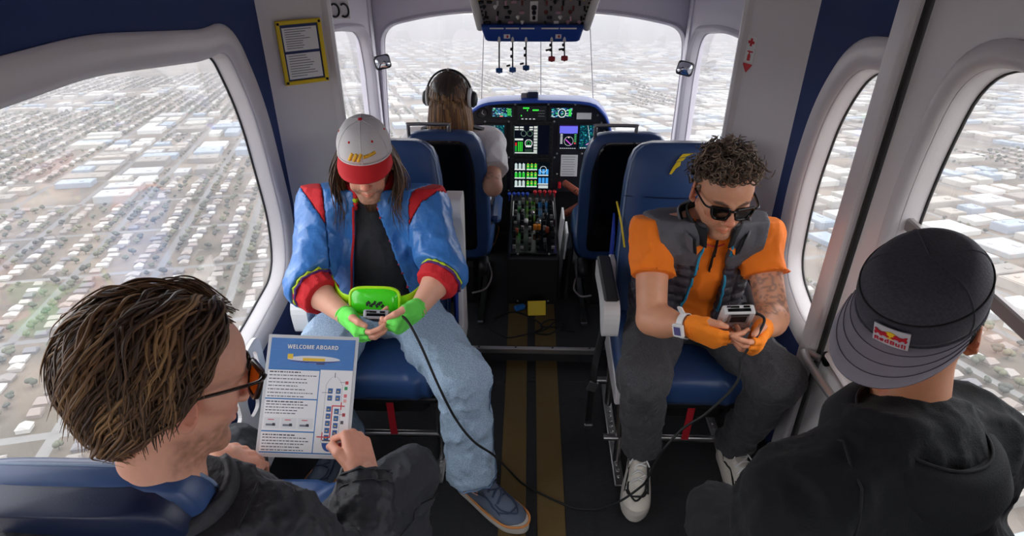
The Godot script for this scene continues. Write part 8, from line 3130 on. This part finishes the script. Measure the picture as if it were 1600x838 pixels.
func safety_card(T: Transform3D, w: float, h: float) -> void:
	var t := thing("safety_card", "laminated safety card headed WELCOME ABOARD with an airship seat plan", "safety card", T.origin)
	t.basis = T.basis
	var p := MB.new()
	var bend := func(x: float) -> float: return 0.003 * (x / w) * (x / w) * 4.0
	var rows := []
	var n := 14
	var uvs := PackedVector2Array()
	for side in 2:
		pass
	var pts := PackedVector3Array()
	var f := PackedInt32Array()
	var iw := w * 0.93
	var ih := h * 0.945
	for k in n + 1:
		var x := lerpf(-iw / 2, iw / 2, float(k) / n)
		for e in [-1.0, 1.0]:
			pts.append(Vector3(x, e * ih / 2, bend.call(x) + 0.0007)); uvs.append(Vector2(float(k) / n, 0.5 - e * 0.5))
	for k in n: f.append_array([k * 2, k * 2 + 2, k * 2 + 3, k * 2, k * 2 + 3, k * 2 + 1])
	p.shell(pts, f, uvs, false)
	var tex := ImageTexture.create_from_image(card_image())
	var pm := mat("card_print", Color.WHITE, 0.5, 0.0, {tex = tex, coat = 0.9, coat_rough = 0.12})
	part(t, "printed_sheet", p, pm)
	var l := MB.new()
	var ring := []
	for k in n + 1:
		var x := lerpf(-w / 2, w / 2, float(k) / n)
		var b: float = bend.call(x)
		ring.append(PackedVector3Array([Vector3(x, -h / 2, b - 0.0008), Vector3(x, -h / 2, b + 0.0002), Vector3(x, h / 2, b + 0.0002), Vector3(x, h / 2, b - 0.0008)]))
	l.loft(ring)
	part(t, "laminate", l, mat("laminate", rgb8(206, 208, 212), 0.25, 0.0, {coat = 0.6, coat_rough = 0.1}))
	var tm := TextMesh.new()
	tm.text = "WELCOME ABOARD"
	var sf := SystemFont.new()
	sf.font_names = PackedStringArray(["Droid Sans"])
	sf.font_weight = 700
	tm.font = sf
	tm.font_size = 32
	tm.pixel_size = iw * 0.62 / 300.0
	tm.depth = 0.0004
	var o := MeshInstance3D.new()
	o.name = "card_heading"
	o.mesh = tm
	o.material_override = M.paper
	o.position = Vector3(0, ih * 0.5 - ih * 0.075, 0.0026)
	t.add_child(o)

func hooded_person() -> void:
	var j := {}
	j.pelvis = Vector3(0.68, 0.54, -0.72)
	j.chest = Vector3(0.655, 0.84, -0.72)
	j.neck = Vector3(0.625, 1.065, -0.765)
	j.head = on_d(1430, 500, 1.05)
	j.sl = Vector3(0.455, 1.005, -0.685)
	j.sr = Vector3(0.79, 1.005, -0.85)
	j.el = Vector3(0.43, 0.72, -0.60)
	j.er = Vector3(0.84, 0.74, -0.98)
	j.wl = Vector3(0.58, 0.64, -0.80)
	j.wr = Vector3(0.70, 0.66, -1.06)
	j.hl = j.pelvis + Vector3(-0.095, -0.01, -0.02)
	j.hr = j.pelvis + Vector3(0.095, -0.01, -0.02)
	j.kl = Vector3(0.50, 0.50, -1.08)
	j.kr = Vector3(0.78, 0.50, -1.12)
	j.al = Vector3(0.54, 0.105, -1.00)
	j.ar = Vector3(0.78, 0.105, -1.05)
	j.tl = Vector3(0.53, 0.04, -1.13)
	j.tr = Vector3(0.78, 0.04, -1.18)
	var root := thing("person", "person in a black hooded sweatshirt and a charcoal cap with a white patch", "person", Vector3(0.68, 0, -0.75))
	var skin := SkinPaint.new()
	skin.base = lin(196, 132, 94)
	var mb := MB.new()
	var T := frame_of(Vector3(-0.62, -0.36, 0.52), Vector3(0.0, 1, 0.0), j.head, 1.0)
	add_head(mb, T, skin, j.neck, {cell = 0.0045})
	body_field(mb, skin, j, 0.014)
	for s in ["l", "r"]:
		var d: Vector3 = (j["w" + s] - j["e" + s]).normalized()
		var y := Vector3(0, 1, 0) - d * d.y
		y = y.normalized()
		var z := d.cross(y) * (1.0 if s == "r" else -1.0)
		var hb := hand_bones(Transform3D(Basis(d, y, z), j["w" + s]), [[18, 28, 20], [20, 30, 20], [22, 32, 20], [24, 32, 20]], [Vector3(0.02, -0.006, 0.026), Vector3(0.05, -0.012, 0.048), Vector3(0.078, -0.016, 0.05), Vector3(0.100, -0.018, 0.046)])
		add_hand(mb, hb, skin, j["w" + s].lerp(j["e" + s], 0.2), 0.028, 0.0045)
	wpart(root, "body", mb, M.skin)
	var jb := bounds([[j.sl, j.sr], [j.el, j.er], [j.pelvis, j.neck], [j.wr, j.wl]], 0.16)
	var J := Field.new(jb.position, jb.end, 0.0088)
	torso(J, j.pelvis + Vector3(0, 0.02, 0), j.chest, j.neck, j.sl, j.sr, 0.032, Vector3.FORWARD, 1.08)
	for s in ["l", "r"]:
		J.capsule(j["s" + s], j["e" + s], 0.088, 0.076, 0.05)
		J.capsule(j["e" + s], j["w" + s], 0.074, 0.050, 0.03)
	folds(J, 0.016, 4.6, 120)
	folds(J, 0.006, 12.0, 121)
	for s in ["l", "r"]: J.cut(j["e" + s].lerp(j["w" + s], 0.92), j["w" + s] - j["e" + s], 0.09)
	J.cut(j.pelvis + Vector3(0, -0.06, 0), Vector3(0, -1, 0))
	var jm := MB.new(); J.add_to(jm)
	var hd := wpart(root, "hooded_sweatshirt", jm, M.hoodie_black)
	# hood lying round the neck: a thick fold, highest at the nape, crossing in front
	var hb2 := MB.new()
	var rings := []
	var f := Vector3(-0.80, 0, 0.1).normalized()
	var sd := f.cross(Vector3.UP).normalized()
	for k in 49:
		var an := TAU * k / 48.0
		var out := f * cos(an) + sd * sin(an)
		var fr := cos(an)
		var c: Vector3 = j.neck + out * (0.098 - 0.012 * fr) + Vector3(0, 0.030 + 0.012 * fr, 0)
		rings.append(PackedVector3Array([c + out * 0.040 + Vector3(0, -0.05, 0), c + out * 0.044 + Vector3(0, -0.005, 0), c + out * 0.026 + Vector3(0, 0.032, 0), c + Vector3(0, 0.045, 0), c - out * 0.020 + Vector3(0, 0.030, 0), c - out * 0.026 + Vector3(0, -0.02, 0), c + Vector3(0, -0.06, 0)]))
	hb2.loft(rings, false)
	wpart(hd, "hood", hb2, M.hoodie_black)
	var hs := MB.new()
	var hp := PackedVector3Array()
	for r in rings: hp.append(r[3] + Vector3(0, 0.0005, 0))
	hs.tube(hp, 0.0024, 5, false)
	wpart(hd, "hood_seam", hs, M.black_cloth)
	# shoulder seam
	var ax: Vector3 = (j.el - j.sl).normalized()
	var sp := PackedVector3Array()
	for q in 25:
		var an := TAU * q / 24.0
		var dir := (Vector3(0.35, 0.94, 0).normalized() * cos(an) + Vector3.BACK * sin(an))
		sp.append(field_hit(J, j.sl + Vector3(-0.015, -0.02, 0) + dir * 0.18, -dir, 0.18))
	var sm := MB.new(); sm.tube(sp, 0.002, 5, false)
	wpart(hd, "sleeve_seam", sm, M.black_cloth)
	trousers(root, j, M.black_cloth, [0.092, 0.086, 0.074, 0.066, 0.062], M.black_cloth, 123, "trousers", 0.014)
	shoe(root, frame_of(Vector3(0.0, 0, -0.26), Vector3.UP, Vector3(0.545, 0, -0.94), 1.0), M.shoe_slate, M.sole_grey, M.lace_navy, 0)
	shoe(root, frame_of(Vector3(0.0, 0, -0.26), Vector3.UP, Vector3(0.785, 0, -0.99), 1.0), M.shoe_slate, M.sole_grey, M.lace_navy, 0)
	# cap with a stitched patch
	var TC := T
	var cp := cap(root, TC, M.cap_charcoal, M.brim_grey, M.seam_grey, {panels = 5, boxy = 2.9, tall = 0.105, brim = 0.088, arch = 0.7, dip = 0.06, stitches = true})
	var band := MB.new()
	var bp := PackedVector3Array()
	for q in 61:
		var an := lerpf(-PI, PI, q / 60.0)
		bp.append(TC * Vector3(sin(an) * 0.0835, 0.103 + 0.004 * cos(an), cos(an) * 0.1025 - 0.006))
	band.tube(bp, 0.0018, 5, false)
	wpart(cp, "crown_seam", band, M.black_cloth)
	var pw := 0.050
	var ph := 0.040
	var front := TC * Transform3D(Basis(Vector3.UP, 0.10), Vector3(0.010, 0.081, 0.1045))
	var patch := Node3D.new()
	patch.name = "cap_patch"
	cp.add_child(patch, true)
	patch.transform = front.orthonormalized()
	patch.position -= root.position
	var pb := MB.new()
	var pr := []
	for k in 9:
		var x := lerpf(-pw / 2, pw / 2, k / 8.0)
		var z := -x * x * 4.5
		pr.append(PackedVector3Array([Vector3(x, -ph / 2, z), Vector3(x, -ph / 2, z + 0.0025), Vector3(x, ph / 2, z + 0.0020), Vector3(x, ph / 2, z - 0.001)]))
	pb.loft(pr)
	part(patch, "patch_cloth", pb, mat("patch_white", rgb8(206, 202, 206), 0.8))
	var sun := MB.new()
	sun.lathe([Vector2(0.0085, 0), Vector2(0.0085, 0.0008), Vector2(0.001, 0.001)], 20, Transform3D(Basis(Vector3.RIGHT, PI / 2), Vector3(0, 0.006, 0.0026)))
	part(patch, "yellow_disc", sun, mat("patch_yellow", rgb8(250, 206, 30), 0.7))
	for s in [-1.0, 1.0]:
		var bull := MB.new()
		var o := PackedVector2Array()
		for q in [Vector2(0.001, 0.0035), Vector2(0.005, 0.0065), Vector2(0.0045, 0.010), Vector2(0.008, 0.0115), Vector2(0.012, 0.0085), Vector2(0.017, 0.0085), Vector2(0.0215, 0.013), Vector2(0.023, 0.0125), Vector2(0.0215, 0.008), Vector2(0.0235, 0.003), Vector2(0.0215, -0.001), Vector2(0.0195, -0.0005), Vector2(0.0205, 0.003), Vector2(0.016, 0.0025), Vector2(0.0145, -0.001), Vector2(0.0115, -0.0015), Vector2(0.012, 0.0015), Vector2(0.0075, 0.002), Vector2(0.004, 0.0005)]:
			o.append(Vector2(q.x * s, q.y))
		bull.slab(o, 0.001, Transform3D(Basis(Vector3.UP, s * 0.10), Vector3(0, 0, 0.0045)))
		part(patch, "red_bull_figure", bull, M.red)
	var tm := TextMesh.new()
	tm.text = "RedBull"
	var sf := SystemFont.new()
	sf.font_names = PackedStringArray(["Droid Sans"])
	sf.font_weight = 700
	tm.font = sf
	tm.font_size = 32
	tm.pixel_size = 0.046 / 120.0
	tm.depth = 0.0006
	tm.curve_step = 1.0
	var o2 := MeshInstance3D.new()
	o2.name = "patch_lettering"
	o2.mesh = tm
	o2.material_override = M.red
	o2.position = Vector3(0, -0.0105, 0.0026)
	patch.add_child(o2)
	# short dark hair at temple and nape
	var rng := RandomNumberGenerator.new(); rng.seed = 130
	var hm := MB.new()
	for k in 260:
		var az := (1.0 if k % 2 else -1.0) * rng.randf_range(1.2, PI)
		var p0 := scalp(T, az, rng.randf_range(-0.35, 0.15), 0.0)
		var nn := (p0 - T * Vector3(0, 0.03, -0.012)).normalized()
		var e := p0 + nn * 0.006 + T.basis * Vector3(0, -0.016, -0.004)
		hm.tint = [lin(26, 20, 18), lin(38, 30, 26), lin(20, 16, 15)][rng.randi() % 3]
		hm.tube(PackedVector3Array([p0, p0.lerp(e, 0.5) + nn * 0.002, e]), [0.003, 0.0028, 0.0012], 4)
	wpart(root, "hair", hm, M.hair)

func pilot() -> void:
	var j := {}
	j.head = on_d(704, 160, 2.84)
	j.neck = Vector3(j.head.x + 0.005, j.head.y - 0.145, j.head.z + 0.015)
	j.chest = Vector3(j.neck.x, 0.72, -2.83)
	j.pelvis = Vector3(j.neck.x, 0.50, -2.84)
	j.sr = Vector3(j.neck.x + 0.165, j.neck.y - 0.045, j.neck.z)
	j.sl = Vector3(j.neck.x - 0.165, j.neck.y - 0.045, j.neck.z)
	j.er = on_d(770, 292, 2.80)
	j.el = Vector3(j.sl.x - 0.05, 0.60, -2.90)
	j.wr = Vector3(j.er.x - 0.06, j.er.y + 0.02, j.er.z - 0.24)
	j.wl = Vector3(-0.42, 0.60, -3.12)
	j.hr = j.pelvis + Vector3(0.09, -0.01, -0.02)
	j.hl = j.pelvis + Vector3(-0.09, -0.01, -0.02)
	j.kr = Vector3(-0.22, 0.52, -3.20)
	j.kl = Vector3(-0.48, 0.52, -3.20)
	j.ar = Vector3(-0.22, 0.18, -3.24)
	j.al = Vector3(-0.48, 0.18, -3.24)
	j.tr = Vector3(-0.22, 0.115, -3.36)
	j.tl = Vector3(-0.48, 0.115, -3.36)
	var root := thing("person", "pilot with long brown hair in a white short-sleeved shirt", "person", Vector3(j.pelvis.x, 0.07, -2.9))
	var skin := SkinPaint.new()
	skin.base = lin(214, 162, 138)
	skin.ink = [[j.er.lerp(j.sr, 0.22), j.er.lerp(j.sr, 0.05), 0.5]]
	var mb := MB.new()
	var T := frame_of(Vector3(0.10, -0.05, -1.0), Vector3.UP, j.head, 0.98)
	add_head(mb, T, skin, j.neck, {cell = 0.0045})
	body_field(mb, skin, j, 0.0125)
	for s in ["l", "r"]:
		var d: Vector3 = (j["w" + s] - j["e" + s]).normalized()
		var y := (Vector3(0, 1, 0) - d * d.y).normalized()
		var z := d.cross(y) * (1.0 if s == "r" else -1.0)
		var hb := hand_bones(Transform3D(Basis(d, y, z), j["w" + s]), [[18, 28, 20], [20, 30, 20], [22, 32, 20], [24, 32, 20]], [Vector3(0.02, -0.006, 0.026), Vector3(0.05, -0.012, 0.048), Vector3(0.078, -0.016, 0.05), Vector3(0.100, -0.018, 0.046)])
		add_hand(mb, hb, skin, j["w" + s].lerp(j["e" + s], 0.2), 0.025, 0.0045)
	wpart(root, "body", mb, M.skin)
	var sb := bounds([[j.sl, j.sr], [j.sl.lerp(j.el, 0.6), j.sr.lerp(j.er, 0.6)], [j.pelvis, j.neck]], 0.15)
	var S := Field.new(sb.position, sb.end, 0.009)
	torso(S, j.pelvis, j.chest, j.neck, j.sl, j.sr, 0.006, Vector3.FORWARD, 0.96)
	for s in ["l", "r"]: S.capsule(j["s" + s], j["s" + s].lerp(j["e" + s], 0.75), 0.066, 0.072, 0.04)
	folds(S, 0.010, 7.0, 140)
	for s in ["l", "r"]: S.cut(j["s" + s].lerp(j["e" + s], 0.66), j["e" + s] - j["s" + s], 0.14)
	S.cut(j.neck + Vector3(0, 0.03, 0), Vector3(0, 1, 0))
	S.cut(j.pelvis, Vector3(0, -1, 0))
	var sm := MB.new(); S.add_to(sm)
	var sh := wpart(root, "uniform_shirt", sm, M.shirt_white)
	for s in ["l", "r"]:
		var c: Vector3 = j["s" + s].lerp(j.neck, 0.30) + Vector3(0, 0.2, 0)
		var top := field_hit(S, c, Vector3.DOWN, 0.4)
		var b := MB.new()
		b.box(top + Vector3(0, 0.004, 0), Vector3(0.085, 0.008, 0.042), Basis(Vector3.FORWARD, 0.28 * (1.0 if s == "r" else -1.0)), 0.003)
		wpart(sh, "epaulette", b, mat("epaulette_navy", rgb8(24, 26, 40), 0.7) if not M.has("epaulette_navy") else M.epaulette_navy)
	trousers(root, j, M.pants_charcoal, [0.086, 0.08, 0.07, 0.06, 0.056], M.black_cloth, 141, "trousers", 0.014)
	for s in ["l", "r"]:
		shoe(root, frame_of(Vector3(0, 0, -1), Vector3.UP, Vector3(j["a" + s].x, 0.07, j["a" + s].z + 0.06), 1.0), M.black_cloth, M.black_rubber, M.black_cloth, 0)
	# straight long hair, darker at the crown
	var rng := RandomNumberGenerator.new(); rng.seed = 150
	var hm := MB.new()
	hm.tint = lin(70, 50, 40)
	hm.ball(T * Vector3(0, 0.045, -0.018), Vector3(0.083, 0.094, 0.105), T.basis.orthonormalized(), 24, 16)
	hm.tint = Color.WHITE
	var dark := [lin(106, 76, 58), lin(124, 90, 66), lin(144, 102, 74)]
	var gold := [lin(206, 150, 94), lin(226, 174, 112), lin(180, 126, 78), lin(138, 98, 64)]
	for k in 560:
		var az := rng.randf_range(0.55, TAU - 0.55)
		var el := rng.randf_range(-0.2, 1.5)
		var p0 := scalp(T, az, el, 0.006 + rng.randf() * 0.006)
		var q := T.affine_inverse() * p0
		var side := sin(az)
		var back := cos(az)
		var low := -0.20 + rng.randf_range(-0.035, 0.03) + 0.02 * absf(side)
		var a1 := Vector3(side * 0.087, 0.02, minf(back, 0.25) * 0.112 - 0.012)
		var a2 := Vector3(side * 0.098 + rng.randf_range(-0.006, 0.006), -0.09, minf(back, 0.15) * 0.100 - 0.020)
		var a3 := Vector3(side * 0.104 + rng.randf_range(-0.014, 0.014), low, minf(back, 0.1) * 0.085 - 0.030 + rng.randf_range(-0.01, 0.01))
		if q.y < 0.03: a1 = q.lerp(a2, 0.35)
		var path := smooth([p0, T * q.lerp(a1, 0.5) + (T * q.lerp(a1, 0.5) - T * Vector3(0, 0.02, -0.012)).normalized() * 0.006, T * a1, T * a2, T * a3], 4)
		var rad := []
		var tone := rng.randf() + 0.35 * absf(side) - 0.1
		var c0: Color = dark[rng.randi() % 3]
		var c1: Color = gold[rng.randi() % 4] if tone > 0.30 else dark[rng.randi() % 3]
		for p in path.size(): rad.append(0.0050 * (1.0 - 0.7 * smoothstep(0.8, 1.0, float(p) / (path.size() - 1))))
		var first := hm.c.size()
		hm.tint = c0
		hm.tube(path, rad, 6, true, 0.35, (p0 - T * Vector3(0, 0.02, -0.01)).normalized())
		for p in range(first, hm.c.size()):
			var y := (T.affine_inverse() * hm.v[p]).y
			hm.c[p] = c0.lerp(c1, smoothstep(0.13, -0.06, y))
	hm.tint = Color.WHITE
	wpart(root, "long_hair", hm, M.hair)
	# headset
	var hs := thing("headset", "black aviation headset with white ear cushions on the pilot", "headset", j.head + Vector3(0, 0.1, 0))
	var bd := MB.new()
	var bp := PackedVector3Array()
	for k in 25:
		var an := lerpf(-0.12, PI + 0.12, k / 24.0)
		bp.append(T * Vector3(cos(an) * 0.104, 0.030 + sin(an) * 0.118, -0.018))
	bd.tube(bp, 0.008, 8, true, 0.55)
	wpart(hs, "headband", bd, M.black_plastic)
	for s in [-1.0, 1.0]:
		var cu := MB.new()
		var bas := T.basis.orthonormalized() * Basis(Vector3.FORWARD, s * PI / 2)
		cu.lathe([Vector2(0.020, -0.016), Vector2(0.034, -0.010), Vector2(0.036, 0.004), Vector2(0.026, 0.016), Vector2(0.01, 0.02)], 20, Transform3D(bas, T * Vector3(s * 0.105, 0.020, -0.010)))
		wpart(hs, "ear_cup", cu, M.black_plastic)
		var wc := MB.new()
		wc.lathe([Vector2(0.022, -0.010), Vector2(0.043, -0.008), Vector2(0.043, 0.004), Vector2(0.022, 0.006)], 20, Transform3D(bas, T * Vector3(s * 0.097, 0.030, -0.020)))
		wpart(hs, "ear_cushion", wc, M.white_plastic)
	var st := MB.new()
	st.ball(T * Vector3(0, 0.152, -0.026), Vector3(0.006, 0.004, 0.006))
	wpart(hs, "band_stud", st, M.white_plastic)

func link_cable() -> void:
	var a := on_d(612, 495, 1.94)
	var b := on_d(1179, 489, 1.85)
	var y := 0.006
	var t := thing("link_cable", "long black cable joining the two handheld consoles across the floor", "cable", on_y(850, 790, 0))
	var pts := [a, on_d(632, 497, 1.90), on_d(655, 535, 1.88), on_d(686, 605, 1.92), on_d(712, 655, 1.98), on_d(740, 690, 2.02), on_d(772, 712, 2.10), on_y(796, 736, 0.035), on_y(818, 757, y), on_y(845, 772, y), on_y(895, 794, y), on_y(930, 797, y), on_y(966, 785, 0.075), on_y(1000, 762, 0.125), on_y(1012, 748, 0.14), on_d(1030, 712, 1.95), on_d(1065, 672, 1.90), on_d(1105, 645, 1.86), on_d(1150, 600, 1.84), on_d(1160, 560, 1.82), on_d(1186, 520, 1.80), on_d(1194, 498, 1.82), b]
	var m := MB.new()
	var way := smooth(pts, 8)
	for k in way.size(): way[k].y = maxf(way[k].y, 0.0065)
	m.tube(way, 0.0040, 7)
	wpart(t, "cable", m, M.black_rubber)
	for e in [[a, Vector3(1, 0, 0.1)], [b, Vector3(1, -0.1, 0.1)]]:
		var p := MB.new()
		p.box(e[0] + Vector3(-0.004, 0, 0), Vector3(0.026, 0.009, 0.013), frame_of(e[1], Vector3.UP, Vector3.ZERO).basis * Basis(Vector3.UP, PI / 2), 0.002)
		wpart(t, "plug", p, M.black_plastic)
